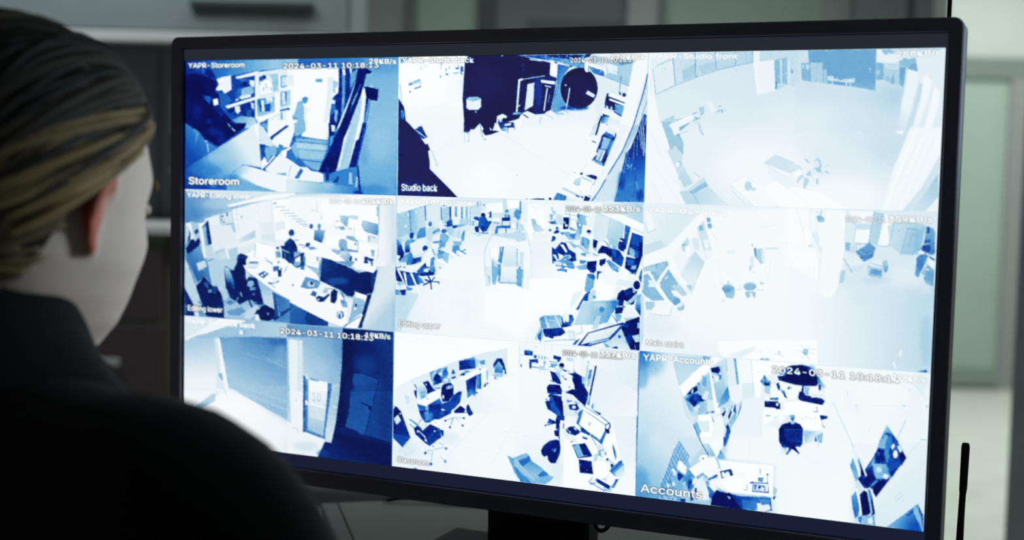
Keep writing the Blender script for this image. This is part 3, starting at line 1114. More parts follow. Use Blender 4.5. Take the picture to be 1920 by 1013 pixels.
L 50 5 495,375 515,520
N 90 515,370 660,500 12 24 12
P 30 520,390 550,385 550,410 520,415
P 30 590,350 610,345 610,400 590,405
P 35 520,440 540,440 540,465 525,465
P 40 535,480 570,470 575,490 540,495
P 50 590,512 690,488 690,500 600,525
P 92 725,290 905,250 930,420 925,570 765,610
L 65 5 725,290 760,600
L 72 4 725,290 905,250
L 80 4 740,460 920,415
N 92 740,280 900,430 16 30 12
N 88 780,480 900,570 16 30 6
P 35 790,395 805,395 805,420 792,420
N 90 940,240 1000,500 12 40 12
P 93 1010,220 1190,190 1200,470 1040,560
L 84 6 1010,220 1050,560
L 84 6 1190,190 1215,450
P 98 1215,180 1520,150 1520,720 1260,720
P 40 1225,220 1270,210 1270,230 1230,235
L 40 6 1255,275 1390,265
L 42 6 1320,322 1450,312
L 40 7 1370,360 1520,350
L 50 7 1430,400 1520,398
L 55 6 1480,435 1520,433
L 88 5 1270,300 1480,480
P 86 420,540 540,510 600,800 480,830 430,700
P 87 560,530 700,500 720,760 610,820
P 92 730,640 980,580 990,690 740,770
G 88 700,700 74 900,700 740,720 980,590 985,690 760,775
P 40 680,545 690,545 690,570 678,570
P 70 640,500 700,490 720,620 690,620
P 88 1040,500 1230,470 1240,620 1060,640
P 87 1090,490 1220,480 1230,600 1110,620
P 88 1250,490 1380,460 1390,570 1260,600
N 82 1330,480 1390,560 20 20 3
P 84 1060,650 1240,620 1260,750 1070,740
P 90 40,500 110,490 240,760 300,1013 200,1013
P 68 120,500 220,480 260,760 150,740
P 22 160,600 200,560 220,620 170,650
P 12 75,560 110,640 100,720 70,760
P 8 40,850 110,720 150,710 165,745 220,690 240,750 220,830 60,920
P 80 110,600 140,590 175,700 150,720
P 74 35,520 70,530 90,640 60,740 40,800
L 94 8 150,480 40,500
G 36 100,950 48 240,850 45,940 240,790 290,990 270,1013 60,1013
P 93 215,500 330,470 340,500 260,545 310,820 290,1013 260,800
G 22 340,500 50 300,800 265,540 345,455 395,780 310,820
P 14 315,480 345,455 395,780 350,790 330,660
P 60 270,560 310,520 330,800 300,820
P 76 290,810 400,790 430,950 330,1000
L 30 8 345,1005 430,965
P 76 430,870 560,840 600,1013 360,1013 430,950
P 78 480,850 570,820 610,1013 520,1013
L 45 6 440,910 550,860
P 72 610,850 740,820 760,1013 640,1013
P 86 740,830 980,760 990,900 760,920
L 50 8 985,780 980,900
P 99 990,760 1240,800 1250,1013 990,960
L 70 6 1040,760 1240,815
P 97 880,880 980,860 1000,980 860,1013
L 35 8 890,885 920,880
L 40 6 975,880 970,960
P 14 745,930 780,905 830,920 885,950 860,1013 730,1013
P 20 1260,820 1310,815 1300,850 1270,850
P 50 1255,880 1320,880 1330,960 1270,970
P 80 1265,850 1330,850 1310,890
E 24 1475,630 36 52
P 86 1450,670 1500,670 1500,700 1450,700
P 13 1380,760 1440,705 1520,690 1520,1013 1420,1013 1345,990 1340,860 1320,800 1370,805
L 62 16 1340,850 1440,900
L 45 10 1380,900 1390,980
P 70 1090,980 1130,960 1150,1000 1100,1010
@545 360 7.238
F .6
P 96 0,30 1430,45 1425,1013 0,1013
P 86 0,30 700,45 850,75 300,65 0,60
L 80 8 0,65 300,50
P 99 430,90 1200,170 1200,600 430,400
F .35
N 96 140,100 620,380 10 60 26
L 60 5 360,120 375,280
L 50 6 430,300 435,375
L 55 6 290,250 335,250
L 45 7 0,325 110,322
L 45 7 30,362 180,368
L 45 7 90,398 220,400
L 50 7 130,432 250,440
L 55 7 170,462 270,466
L 50 6 0,285 70,285
E 30 293,465 26 35
E 45 400,462 24 36
P 55 385,490 415,490 420,515 380,515
G 62 470,520 30 380,650 335,515 485,515 440,695 325,655
G 72 680,360 58 790,430 680,315 805,325 780,470 740,450 690,400
P 78 810,310 930,320 925,375 810,360
P 70 620,385 670,385 665,405 625,405
P 55 740,400 790,410 780,480 730,440
P 55 660,470 740,460 750,510 690,515
P 62 615,470 670,475 660,490 615,485
P 72 790,480 850,490 840,510 795,505
L 60 5 880,480 870,600
L 70 4 600,400 600,480
G 72 1000,430 42 1180,560 985,378 1190,430 1195,590 1020,540 970,460
P 99 885,480 1040,540 1060,680 870,600
P 62 1180,190 1210,190 1215,320 1180,330
P 52 1190,440 1215,440 1205,560 1190,560
G 72 760,600 50 900,650 750,600 830,610 930,660 920,680 780,640
P 55 755,595 870,600 900,650 800,640
P 96 780,650 930,680 920,790 790,770
L 50 8 930,670 920,800
P 55 870,690 910,690 910,720 875,720
P 98 940,660 1160,720 1110,880 930,800
L 75 5 930,650 1160,720
P 62 1060,590 1160,600 1200,660 1060,680
P 85 1090,600 1200,600 1200,700 1080,680
P 35 1110,605 1160,615 1150,625
P 99 480,580 760,600 700,770 480,760
L 70 4 480,580 480,760
L 60 5 480,765 660,770
G 60 700,720 40 690,900 670,650 720,635 775,660 780,760 830,870 800,1013 680,1013 660,940 700,840 660,720
G 80 700,830 45 810,980 690,800 780,800 830,870 810,1000 680,980 660,940
P 58 680,650 750,640 770,700 760,780 700,780 670,720
P 40 690,770 730,750 740,800 690,800
P 20 820,870 850,870 830,1013 790,1013
P 45 780,770 930,800 930,820 800,810
P 60 570,780 690,790 690,830 620,880 560,830
L 35 8 570,850 640,860
L 40 6 590,820 640,840
L 60 5 480,820 560,830
P 98 120,640 330,650 440,700 760,940 640,960 400,860 160,790
P 26 220,690 280,690 270,740 215,740
L 28 10 120,710 210,730
L 30 10 60,650 120,655
P 50 240,750 320,740 370,770 280,790
L 45 7 160,760 260,740
L 45 6 330,760 385,775
P 98 210,860 400,870 400,1013 210,1013
L 80 4 240,900 390,920
L 80 4 240,960 390,980
E 22 25,555 38 50
P 78 20,590 50,590 45,610 15,610
P 13 0,620 60,660 100,740 110,800 60,850 70,900 0,960
P 55 60,820 150,800 140,860 70,920
L 14 18 60,910 150,850 180,830
P 16 140,830 200,820 190,1013 150,1013
P 75 50,960 130,930 150,1000 60,1013
P 45 180,870 215,880 215,1013 180,1013
P 50 360,880 440,890 430,1013 380,1013
P 84 390,880 430,890 400,1013 380,1013
G 20 500,950 16 700,1000 440,890 560,920 780,1013 430,1013
P 97 830,820 1010,880 990,960 860,960
P 14 1010,880 1060,880 1050,980 1010,970
P 22 1060,890 1140,910 1130,950 1060,930
P 20 880,900 910,900 910,930 890,940
P 55 1100,780 1150,790 1140,880 1110,870
P 55 1190,780 1210,780 1200,860
P 50 1100,960 1130,960 1120,1013 1100,1013
P 97 850,970 1100,970 1090,1013 850,1013
P 70 1200,160 1225,160 1220,1013 1150,1013 1200,800
F 1
G 93 1250,600 82 1400,600 1222,160 1430,160 1425,1013 1150,1013 1200,850
B 70 1410,900 20 200 .5
L 88 8 1435,60 1430,1013
@345 485 7.238
F .5
P 72 330,30 700,0 740,60 690,160 630,120 560,100 580,400 620,540 560,580 520,480 400,360
G 30 150,200 40 280,60 50,0 330,0 370,280 390,350 300,240 200,330
P 78 185,70 300,25 325,110 215,172
L 25 8 340,40 420,0
L 84 4 320,0 340,100
P 75 30,0 50,20 170,370 240,590 260,650 150,650 25,390
L 15 8 50,10 170,340
P 8 175,380 250,300 290,240 330,290 400,370 460,390 520,480 550,610 560,810 400,800 320,760 240,580
P 20 390,380 470,380 490,450 420,460
P 45 340,430 390,420 390,460 350,470
L 55 8 300,340 340,400
L 60 6 420,460 440,480
B 30 320,350 30 40 .6
P 12 20,390 80,500 150,640 160,780 25,780
B 40 40,690 25 60 .6
P 80 140,640 200,640 220,795 160,790
P 55 260,700 330,780 300,790
P 10 190,580 240,600 260,720 330,790 400,800 560,810 540,640 260,640
P 10 560,120 580,100 650,160 690,160 740,30 830,0 860,60 850,250 1000,260 1040,400 1080,480 1085,600 1000,600 900,560 760,620 720,590 640,540 600,420 580,400
P 7 700,120 760,0 840,0 830,240 880,520 720,480 680,300
G 70 590,150 30 640,330 560,110 620,130 690,300 700,420 640,370 590,290
P 16 620,290 700,390 640,400
P 58 880,310 950,300 970,350 920,400 870,370
P 50 920,400 980,390 980,430 900,430
P 44 940,480 980,480 960,510
P 84 850,170 900,230 860,300
L 75 8 860,180 920,240
L 80 10 780,460 800,520
L 78 8 750,530 720,590
P 62 780,620 870,560 900,600 860,640
P 66 560,590 640,540 760,620 880,620 940,680 980,720 1050,860 560,810
P 42 570,600 640,560 720,600 640,640
P 48 590,720 800,660 850,720 760,780 620,770
P 76 850,720 1000,630 1040,680 980,740 1000,790 940,830 830,810
L 8 24 880,540 940,670
P 9 750,600 880,530 900,560 770,630
P 16 960,600 1100,600 1080,640 1000,630
E 7 1140,740 115 115
P 8 975,750 1000,700 1060,690 1080,850 1040,830
P 90 980,770 1020,760 1050,850 985,845
P 55 1140,740 1165,740 1160,770 1145,770
L 20 6 970,750 970,800 930,830
P 96 820,90 880,100 1520,470 1520,600 1290,480 1200,420 850,160
P 97 860,0 1520,0 1520,480 860,120
P 85 880,30 1040,40 1020,130 870,120
P 32 905,45 1020,45 1020,65 900,68
L 55 6 870,125 1000,130
P 28 1010,215 1100,170 1165,210 1090,275
E 95 1075,230 15 15
E 95 1115,205 15 15
P 62 1150,20 1220,60 1215,90 1110,20
P 35 1220,110 1280,100 1280,170 1225,180
P 10 1280,100 1340,130 1335,250 1290,250
E 97 1312,135 14 20
L 18 9 1285,70 1295,35 1310,60
L 40 8 1380,180 1410,110
P 90 1180,270 1300,250 1310,290 1250,330
P 22 1145,325 1240,335 1310,295 1300,320 1210,350 1170,350
P 40 1150,330 1260,395 1240,395
P 55 1475,345 1505,350 1500,380 1478,375
P 14 1375,0 1520,0 1520,80 1430,60
P 95 1400,20 1460,90 1390,110
G 66 1080,400 76 1150,560 1035,310 1210,430 1240,660 1250,700 1100,620 1060,480
L 58 6 1070,370 1180,430
L 58 5 1080,440 1180,500
P 24 1210,460 1260,480 1300,770 1250,800 1240,690
G 34 1300,600 42 1500,700 1260,480 1520,610 1520,890 1240,850 1310,770
P 22 1310,740 1520,630 1520,680 1320,800
L 60 5 1400,760 1450,710
P 16 1180,800 1300,780 1310,810 1240,850
@545 490 7.238
F .4
P 97 0,60 100,100 210,60 380,190 400,250 620,380 740,520 860,560 950,740 900,920 720,900 520,830 0,560
P 22 0,0 60,0 80,90 40,50
P 18 150,0 200,0 190,60 100,90 80,70
P 60 60,10 150,10 130,60 60,70
P 40 160,60 200,60 200,120 140,110
P 97 210,0 400,0 400,230 380,200 370,110 215,60
L 20 6 215,58 380,105 380,200
L 80 4 230,10 380,30
P 55 400,0 435,0 410,260 385,200
G 14 500,150 8 1000,400 435,0 600,0 960,150 1170,120 1140,370 1140,430 1050,450 1040,470 900,420 850,490 770,470 690,400 410,270
B 26 650,270 130 40 .8
B 22 480,80 60 60 .5
P 45 600,0 800,0 800,60 720,60
L 70 10 620,0 780,60 950,160
P 97 850,0 1170,0 1160,170 1060,140 890,100 850,50
P 50 720,0 880,0 850,60 780,60
P 16 1000,0 1070,0 1060,30 1010,30
P 40 1090,0 1130,0 1125,70 1100,60
P 18 1170,115 1195,120 1140,370 1100,300 1100,190
P 97 880,415 1050,470 1010,590 980,560 890,500
P 8 1050,460 1120,440 970,910 920,910 1010,620 1020,580
G 66 860,500 60 950,700 870,490 1000,520 1020,570 975,720 850,810 790,830 820,700
P 90 790,540 850,560 830,700 790,820 760,800
P 14 880,590 910,575 910,610 890,640
P 94 870,630 900,630 900,665 875,665
P 90 960,630 980,625 975,650
P 86 730,480 860,520 850,560 760,560
P 97 780,850 960,720 990,730 920,910 730,900
P 50 760,860 960,740 960,760 780,870
P 25 720,900 770,850 780,870 735,905
P 46 215,210 410,270 420,300 380,370 240,380 145,355
P 78 240,290 280,260 340,290 330,345 280,350 240,330
P 12 275,270 330,290 300,330 280,320
L 25 6 260,310 330,290
P 88 230,370 260,380 255,395
P 92 415,275 500,310 620,375 590,400 560,440 500,470 440,460 360,410 420,340
P 30 310,400 370,430 350,490 280,460
L 22 6 270,455 340,480
P 12 350,500 390,470 460,490 530,440 545,460 465,550 410,560 370,540
P 95 380,510 400,515 395,535 375,530
L 20 8 470,370 620,385
P 60 460,390 520,390 500,440 450,430
P 9 555,420 600,380 650,410 640,520 610,580 550,560
P 30 690,420 720,440 745,520 735,520
P 55 680,530 740,520 780,570 780,630 720,630 690,570
P 25 700,550 740,555 735,580
P 40 720,620 780,625 780,635
E 80 680,735 55 60
P 12 680,680 720,690 735,750 705,780 720,720
P 25 660,730 690,710 690,790 660,780
P 60 635,690 660,700 640,760
L 35 6 640,760 700,770
P 55 25,320 60,310 55,340 30,345
G 28 100,700 22 400,850 0,560 240,690 520,830 510,890 0,860
P 18 240,690 520,830 515,890 250,870 200,780
L 50 6 0,700 60,650
P 78 520,830 720,900 520,890
F 1
G 84 1250,500 72 1400,600 1195,110 1435,0 1425,960 980,920 1110,460 1140,380
B 60 1420,800 30 200 .5
P 10 920,910 970,915 990,880 960,870
t 99 .15 "YAPR-Editing lower" @345 350 7.238 62,140 925,165 66 1
t 99 .25 "2024-03-11 10:18:19" @545 360 7.238 540,150 1255,168 60 .3
t 99 .35 "404KB/s" @545 360 7.238 975,152 1398,158 62 .9
t 99 .7 "Editing lower" @345 485 7.238 70,710 535,740 72 1
# 4 editing upper
bg 92 92 90 98
@970 368 6.5375
F 14
P 94 0,40 1545,70 1540,1013 0,1013
@738 500 6.5375
F 14
G 90 200,400 98 1000,500 40,300 500,0 1569,0 1569,920 30,810
@738 500 6.5375
F 14
P 94 560,0 1130,0 1140,250 1569,270 1569,920 900,880 300,500
@738 500 6.5375
F 14
P 98 1100,280 1569,280 1569,880 1100,700
@970 505 6.5375
F 14
P 99 0,0 1240,0 1220,380 640,520 280,560 0,880
@738 362 6.5375
F 14
G 92 1000,600 96 900,900 900,470 1200,500 1130,700 1130,1013 560,1013 640,800 760,740 900,700
F .5
@738 362 6.5375
F .5
P 86 50,45 1569,70 1569,470 900,470 700,640 560,760 500,1013 40,1013
F 4
G 90 1000,480 96 900,900 900,470 1569,470 1569,1040 520,1040 560,760 700,640
F .5
P 94 60,60 800,50 560,120 410,150 60,250
G 80 100,400 86 500,200 55,265 215,215 405,155 590,130 590,560 60,600
L 50 6 55,262 215,210 410,150 590,110
G 60 220,300 78 330,300 215,215 400,160 410,430 240,520
P 70 60,270 210,225 225,480 65,560
P 92 190,240 205,240 205,285 190,285
P 95 285,220 300,220 298,250 288,245
P 92 325,250 345,270 340,275
P 88 150,390 180,390 180,420 150,420
L 35 10 210,215 230,470
L 25 14 402,155 412,330
P 86 415,150 590,130 600,380 500,480 415,440
G 50 350,420 42 400,500 300,500 340,430 410,410 410,540 300,560
P 90 590,140 720,130 720,330 600,350
L 30 12 598,170 605,330
P 55 610,150 655,145 650,160 615,165
P 24 695,160 722,155 722,310 700,315
P 45 660,170 690,165 690,330 670,330
P 72 610,180 690,170 690,360 610,370
P 93 720,150 940,140 940,400 740,400
P 55 765,160 795,160 795,290 765,290
P 50 840,170 865,165 865,340 840,300
P 62 895,160 925,160 925,300 895,310
L 35 6 955,170 955,400
P 74 820,320 940,300 940,390 820,390
P 92 740,290 810,290 820,390 750,390
P 60 730,390 900,380 900,410 730,430
P 80 960,150 1090,130 1080,260 980,300
P 45 1040,100 1050,100 1050,160 1040,160
L 50 6 1075,100 1080,150
P 50 1110,130 1130,130 1130,155 1110,155
P 97 1150,130 1370,110 1370,240 1220,250 1150,210
P 82 1200,240 1360,240 1360,290 1210,280
P 80 1340,60 1395,65 1395,260 1360,260
P 99 1400,80 1560,80 1560,180 1420,200
P 85 1420,190 1569,170 1569,420 1440,420
G 45 1540,260 55 1560,200 1480,260 1510,190 1569,210 1569,310 1530,330
L 45 8 1490,220 1569,250
L 50 8 1480,290 1540,260
L 70 6 1530,310 1535,470
P 97 1090,220 1210,215 1210,300 1150,300 1085,260
P 97 1100,230 1190,225 1190,290 1110,280
P 20 1195,220 1212,220 1212,300 1180,300
E 25 1178,243 8 8
E 8 1112,268 28 30
G 30 1060,330 22 1150,400 1060,290 1140,285 1170,340 1200,350 1150,470 1100,470 1050,400
P 22 990,310 1010,285 1050,290 1070,340 1020,330
P 95 1145,300 1190,340 1165,335
P 15 1005,420 1030,400 1060,410 1060,480 1020,480
P 12 1090,400 1130,410 1120,480 1095,470
P 22 1160,340 1220,345 1150,470 1140,440
L 16 10 1060,490 1175,490
L 18 10 1115,460 1115,515
L 18 10 1075,510 1110,480
P 60 970,340 1010,340 1000,400 975,400
P 80 930,480 1060,490 1180,500 1050,530
E 45 1398,225 24 30
E 80 1402,245 14 16
P 60 1365,270 1400,240 1440,270 1430,300 1370,300
P 25 1370,265 1385,265 1380,290
P 30 1415,265 1435,270 1430,290
P 13 1338,300 1442,290 1440,340 1340,340
P 32 1290,400 1440,395 1440,430 1290,430
P 40 1270,400 1300,400 1290,500 1250,500
P 30 1440,340 1445,400 1440,430 1430,430
P 35 1340,340 1350,340 1345,400 1330,400
L 26 10 1390,420 1390,510
L 24 12 1340,510 1450,505
L 26 10 1360,490 1405,525
P 96 1450,380 1500,370 1510,420 1460,420
P 55 1230,350 1310,360 1310,380 1240,370
P 97 1220,310 1330,310 1330,340 1230,340
P 66 1450,490 1569,460 1569,580 1460,580
P 78 1220,500 1569,480 1569,600 1200,560
P 93 1140,680 1210,520 1569,580 1569,650 1190,640
L 65 6 1240,360 1220,490 1140,680 1125,730 1135,1013
L 80 4 1260,380 1240,490 1190,640 1200,1013
P 96 1190,620 1569,600 1569,640 1190,660
P 97 1200,650 1569,640 1569,1013 1200,1013
G 80 1300,750 45 1340,780 1310,660 1360,650 1340,870 1290,840
P 45 1315,660 1330,660 1325,860 1310,860
P 40 1345,660 1365,655 1355,740 1335,860 1325,830
L 70 5 1210,780 1300,860
P 90 1370,650 1520,645 1520,1013 1340,1013
G 86 1420,750 78 1420,1000 1375,720 1520,720 1520,1013 1340,1013
P 60 1530,660 1569,650 1569,850 1520,840
G 55 1230,950 82 1290,930 1215,800 1290,860 1290,1013 1215,1013
P 45 1285,870 1330,870 1325,1013 1290,1013
P 50 1530,900 1569,860 1569,1013 1530,1013
N 90 1210,620 1560,640 12 20 8
E 28 465,378 22 30
P 78 430,440 500,410 580,430 590,520 480,600 420,560 415,480
P 42 490,480 575,430 590,460 500,500
P 92 580,340 615,330 615,460 585,460
P 24 650,370 700,320 735,330 740,400 680,415 640,400
P 88 650,370 670,370 665,395 650,395
P 20 740,400 800,395 790,420 740,440
E 30 710,335 25 20
E 36 635,465 35 28
P 88 655,475 680,480 680,500 655,500
P 72 660,420 760,430 760,540 690,510
G 88 850,420 80 800,500 760,450 900,390 880,500 820,560 730,520
L 60 5 820,450 810,540
L 55 5 870,440 860,520
P 48 860,500 890,460 880,580 850,600 840,540
L 30 6 890,455 850,520
P 90 500,520 600,490 600,560 480,600
P 55 590,500 660,500 700,540 650,660 560,690 580,580
G 60 640,560 48 600,640 600,510 690,540 640,650 580,660
L 42 22 500,605 600,595
P 94 480,620 580,650 520,720 500,700
P 88 660,600 740,560 740,740 640,690
P 45 740,640 820,640 830,690 780,750 730,710
P 62 740,590 850,590 850,640 760,640
L 45 16 820,700 900,745
L 45 14 840,720 900,690
L 55 12 780,740 820,770
P 96 790,700 820,710 800,750 780,740
P 45 560,690 660,720 660,740 560,770
P 55 540,740 650,760 620,800 560,810
P 66 640,720 700,740 680,870 620,820
P 78 720,740 740,800 720,800
P 16 210,500 230,480 265,490 270,510 215,530
E 22 238,525 26 44
P 44 220,555 260,545 250,575 225,575
G 52 170,620 14 170,700 155,610 190,570 240,570 260,600 215,640 220,720 155,740
G 60 200,600 40 250,580 200,570 260,575 300,570 220,640
P 90 212,625 410,535 425,700 250,780
L 60 5 212,625 250,780
E 20 405,680 34 40
P 78 390,700 430,700 430,725 400,720
P 93 440,670 480,680 510,760 470,860 470,930 400,920 410,800 350,870
P 60 480,690 500,680 540,770 510,760
P 46 470,800 520,780 530,1013 460,950
P 85 410,560 480,600 470,680 420,650
G 20 80,660 8 110,780 60,560 120,640 150,740 140,800 90,840 60,760
B 55 90,600 30 40 .6
P 92 120,630 150,600 140,700 130,690
P 90 65,760 100,770 90,805 60,790
P 55 140,780 220,720 250,780 240,890 180,890 170,850 80,850
G 55 150,800 40 220,800 150,760 230,720 260,790 240,880 190,890
L 35 8 180,890 210,780
L 80 10 250,780 390,740
P 18 250,800 360,780 350,870 240,880
P 30 300,830 340,820 330,880 290,885
P 93 50,900 250,880 390,830 290,960 50,930
L 20 10 90,910 110,900
L 20 10 135,915 155,905
L 90 10 215,915 265,875
P 97 340,880 410,790 420,810 290,960
P 80 70,930 260,960 250,985 60,950
P 10 40,940 260,980 250,1013 40,1013
L 88 16 60,960 80,1013
L 90 16 150,980 165,1013
L 92 16 230,980 245,1013
P 14 300,960 410,850 420,900 470,960 520,990 500,1013 310,1013
P 72 330,960 400,930 440,960 400,980
P 92 290,970 330,960 330,1000 290,1000
P 90 510,820 640,880 620,930 570,940 560,1013 530,1013
P 62 560,900 600,910 590,940
@970 368 6.5375
F .45
P 98 120,90 380,110 370,530 130,520
L 86 5 150,130 310,130
N 97 150,110 320,260 14 60 10
P 55 40,50 60,60 65,180 30,180
P 45 0,165 70,180 55,220 30,300 0,250
L 50 10 0,180 40,260
P 90 60,60 140,70 130,330 60,300
P 60 0,320 20,300 15,400 0,420
P 80 20,350 80,340 90,420 10,430
L 88 8 345,110 360,560
L 92 12 385,120 370,540
L 60 5 40,330 130,460 180,700 180,1013
P 78 0,420 110,450 120,540 0,560
P 95 0,560 140,560 170,700 150,1013 0,1013
P 66 0,640 20,640 15,1013 0,1013
P 82 40,680 90,690 80,1013 30,1013
P 55 20,880 45,850 40,1013 15,1013
P 72 175,280 225,275 250,340 310,370 300,380 250,370 340,405 340,420 270,440 210,420
G 68 200,330 80 280,420 175,280 225,275 260,360 340,410 270,440 215,420
L 65 8 240,430 190,470
L 70 6 290,440 320,500
P 92 190,460 360,450 400,500 330,540 200,520
P 60 405,215 445,220 440,290 410,290
P 35 390,310 480,300 500,340 420,340
L 30 8 465,275 465,310
L 55 10 430,130 440,200
P 70 440,180 480,180 470,230 450,230
P 45 390,400 430,400 420,430 395,430
P 80 480,210 560,230 560,350 480,330
P 96 560,150 740,180 740,380 640,360 560,230
L 40 6 650,190 645,350
L 45 6 580,210 740,240
L 60 6 650,280 740,290
P 8 570,255 640,260 640,310 630,400 565,405
P 60 570,300 600,310 595,340 570,330
P 90 590,340 625,345 615,375 595,370
G 55 760,300 70 850,300 745,210 880,250 860,360 800,350 740,300
P 30 740,210 765,215 760,270 740,260
P 45 725,300 800,340 790,460 770,470 740,400
P 92 760,330 790,340 780,370 760,370
P 92 840,260 970,200 960,400 900,390 860,360
G 84 1000,350 88 1200,400 970,200 1140,260 1100,520 990,580 940,510 930,400
L 60 5 1140,265 1100,510
G 80 1180,300 74 1280,400 1145,262 1310,345 1290,520 1250,540 1230,640 1160,600 1100,520
L 70 6 980,200 1310,340
P 70 1130,500 1250,560 1230,650 1170,640
E 35 495,398 18 28
P 80 480,400 500,400 500,420
P 10 450,440 490,410 530,430 500,455 460,455
P 92 450,470 540,450 620,480 560,560 500,660 430,620 440,540
P 22 440,480 480,500 470,540 420,560
P 40 530,440 580,440 570,480 540,460
P 60 570,440 650,430 700,510 690,560 600,500
P 97 630,370 740,390 730,540 700,520 640,430
L 45 8 640,375 730,415 720,540
P 40 640,460 720,450 710,530 650,490
P 55 640,380 720,410 700,430 650,410
G 60 770,420 75 740,500 740,380 780,400 770,540 730,540
P 92 570,470 720,560 880,660 1050,750 1060,790 760,770 640,600 580,560
L 55 8 600,560 700,560
P 60 600,500 660,520 650,540
P 16 545,560 600,570 640,650 720,700 730,790 640,820 560,720 510,700 440,680
P 97 530,590 570,590 620,680 600,690
P 20 430,620 500,670 520,760 440,830 430,720
P 96 440,710 480,720 500,780 490,790
P 78 530,780 600,720 660,720 670,750 640,770 560,770
G 50 600,760 40 580,750 545,770 600,730 650,730 640,760 570,770
P 50 470,800 560,770 660,790 700,830 720,890 640,890 600,830
P 82 450,800 540,800 550,850 480,860
L 40 14 480,850 650,870
L 42 12 560,820 560,880
L 42 12 500,910 580,870
L 40 12 560,870 610,930
P 97 700,900 760,750 780,780 720,950
P 97 720,740 1060,760 1060,790 740,775
P 97 780,480 880,500 930,540 890,700 860,680 780,600
P 45 800,490 890,530 880,660 790,590
P 60 820,510 870,540 860,600 810,560
P 62 820,580 880,590 870,660
L 40 8 790,490 780,590 880,670
P 90 890,540 930,520 900,700 870,690
P 70 750,590 890,690 880,720 740,620
P 60 640,560 750,610 700,640
P 50 780,700 850,690 840,740 790,720
E 12 880,432 28 22
P 70 860,440 905,450 890,470 865,460
P 92 800,440 870,470 900,500 830,480
P 10 930,520 990,550 970,640 930,640
P 72 940,630 980,630 970,680 950,670
P 97 900,680 1060,740 1060,790 940,720
L 45 6 910,690 1000,730
L 30 8 930,715 980,725
P 9 985,680 1040,600 1160,640 1180,700 1150,760 1080,700 1000,710
P 97 1000,700 1060,700 1140,760 1130,790 1090,770 1030,720
P 95 1060,550 1100,560 1080,610 1050,600
L 40 8 1060,545 1100,570 1100,620
L 35 9 1130,560 1140,640
L 40 9 1110,580 1125,640
P 12 1010,780 1090,760 1080,820 1030,860 1000,830
P 9 860,800 980,790 970,920 900,930 850,880
P 45 770,780 870,790 840,830 770,830
L 90 10 870,780 830,830 760,835
P 97 980,780 1010,780 1000,1013 970,1013 970,860
P 60 720,860 850,830 860,900 760,900
L 30 10 1000,910 1050,940
G 14 1200,720 26 1280,800 1160,640 1250,660 1310,760 1280,870 1160,790
B 45 1190,680 20 60 .5
P 12 1240,580 1260,510 1310,520 1310,680 1270,670 1235,640
P 96 1250,530 1290,545 1285,560 1245,545
G 35 1350,420 14 1340,600 1320,345 1390,380 1360,640 1300,660 1310,500
G 48 1160,820 60 1220,900 1090,790 1130,780 1260,880 1230,960 1160,900
G 18 1450,600 8 1480,850 1395,440 1540,490 1540,940 1440,960 1300,870 1330,760
P 24 1400,460 1540,510 1530,620 1390,580
P 62 1370,620 1440,660 1430,740 1370,720
P 30 1440,660 1500,680 1480,760 1440,740
P 80 1300,690 1450,750 1440,765 1330,740
P 8 1490,560 1535,560 1530,800 1480,780
P 30 1340,770 1440,790 1420,850 1350,850
P 60 1400,860 1460,840 1440,950 1370,960
P 97 1385,390 1540,450 1540,490 1405,440 1330,760 1300,1013 1240,1013 1290,840
P 97 1250,880 1330,890 1350,1013 1240,1013
P 97 1530,730 1530,880 1470,1013 1440,1013
P 40 1480,1000 1530,900 1530,1013
P 22 860,960 940,950 960,1013 850,1013
G 92 300,700 97 600,950 180,560 420,560 430,800 480,920 700,960 720,1013 180,1013
P 97 970,80 1540,440 1540,300 1300,200 1150,100
G 90 1100,130 74 1500,230 1000,70 1540,75 1540,340 1300,230 1100,170
P 97 950,180 1010,175 1540,390 1540,450 1250,310
L 55 6 1450,90 1540,160
L 50 6 1420,400 1540,450
@738 500 6.5375
F .5
P 80 40,320 200,310 330,340 100,800 30,800
B 76 130,520 60 180 .6
L 84 4 60,640 200,440
L 84 4 160,640 330,430
L 86 4 260,650 400,450
L 88 4 420,650 500,500
P 86 1135,0 1210,0 1205,240 1145,245
P 60 1215,0 1300,0 1270,200 1245,230 1220,200
P 72 1160,100 1200,120 1190,240
P 48 1300,0 1325,0 1320,180 1290,190
G 92 1420,50 84 1420,180 1330,0 1535,0 1520,195 1325,180
P 55 1535,10 1569,0 1569,220 1530,180
P 62 1310,185 1530,195 1530,215 1300,205
L 75 4 1135,0 1145,250
P 98 1150,250 1569,230 1569,300 1150,260
P 10 40,0 300,80 330,60 300,230 180,240 50,170
P 93 50,20 320,0 250,80 60,40
L 20 10 85,8 110,2
L 22 10 140,16 160,8
P 24 180,100 300,90 350,170 340,220 190,240
P 94 60,40 90,50 190,290 180,290
P 96 135,70 165,75 195,300 185,300
P 98 215,80 245,85 350,345 335,340
P 12 330,80 440,60 520,60 500,100 380,120 330,110
P 30 300,60 380,0 450,0 440,60 330,90
G 40 500,40 50 480,20 450,0 520,0 530,60 480,70
P 88 390,30 450,20 440,70 380,60
P 78 330,130 390,140 380,190 340,170
P 40 300,90 350,150 400,210 320,200
L 14 18 440,110 470,180
L 14 20 400,160 470,190
L 14 18 380,230 470,185
L 14 16 470,190 480,280
L 18 14 480,185 575,190
L 14 14 480,180 520,130
L 20 14 570,185 570,215
P 88 60,190 130,190 150,270 90,290 60,230
E 68 95,210 34 28
P 12 90,290 170,280 165,350 120,355
G 45 60,300 80 200,340 40,280 90,290 120,355 40,350
P 45 170,240 250,270 240,290 180,300
@970 505 6.5375
F .45
P 55 0,0 80,0 60,220 0,200
P 75 80,0 95,0 80,240 65,240
P 92 110,0 170,0 150,260 120,260
P 95 100,0 120,0 110,260 85,250
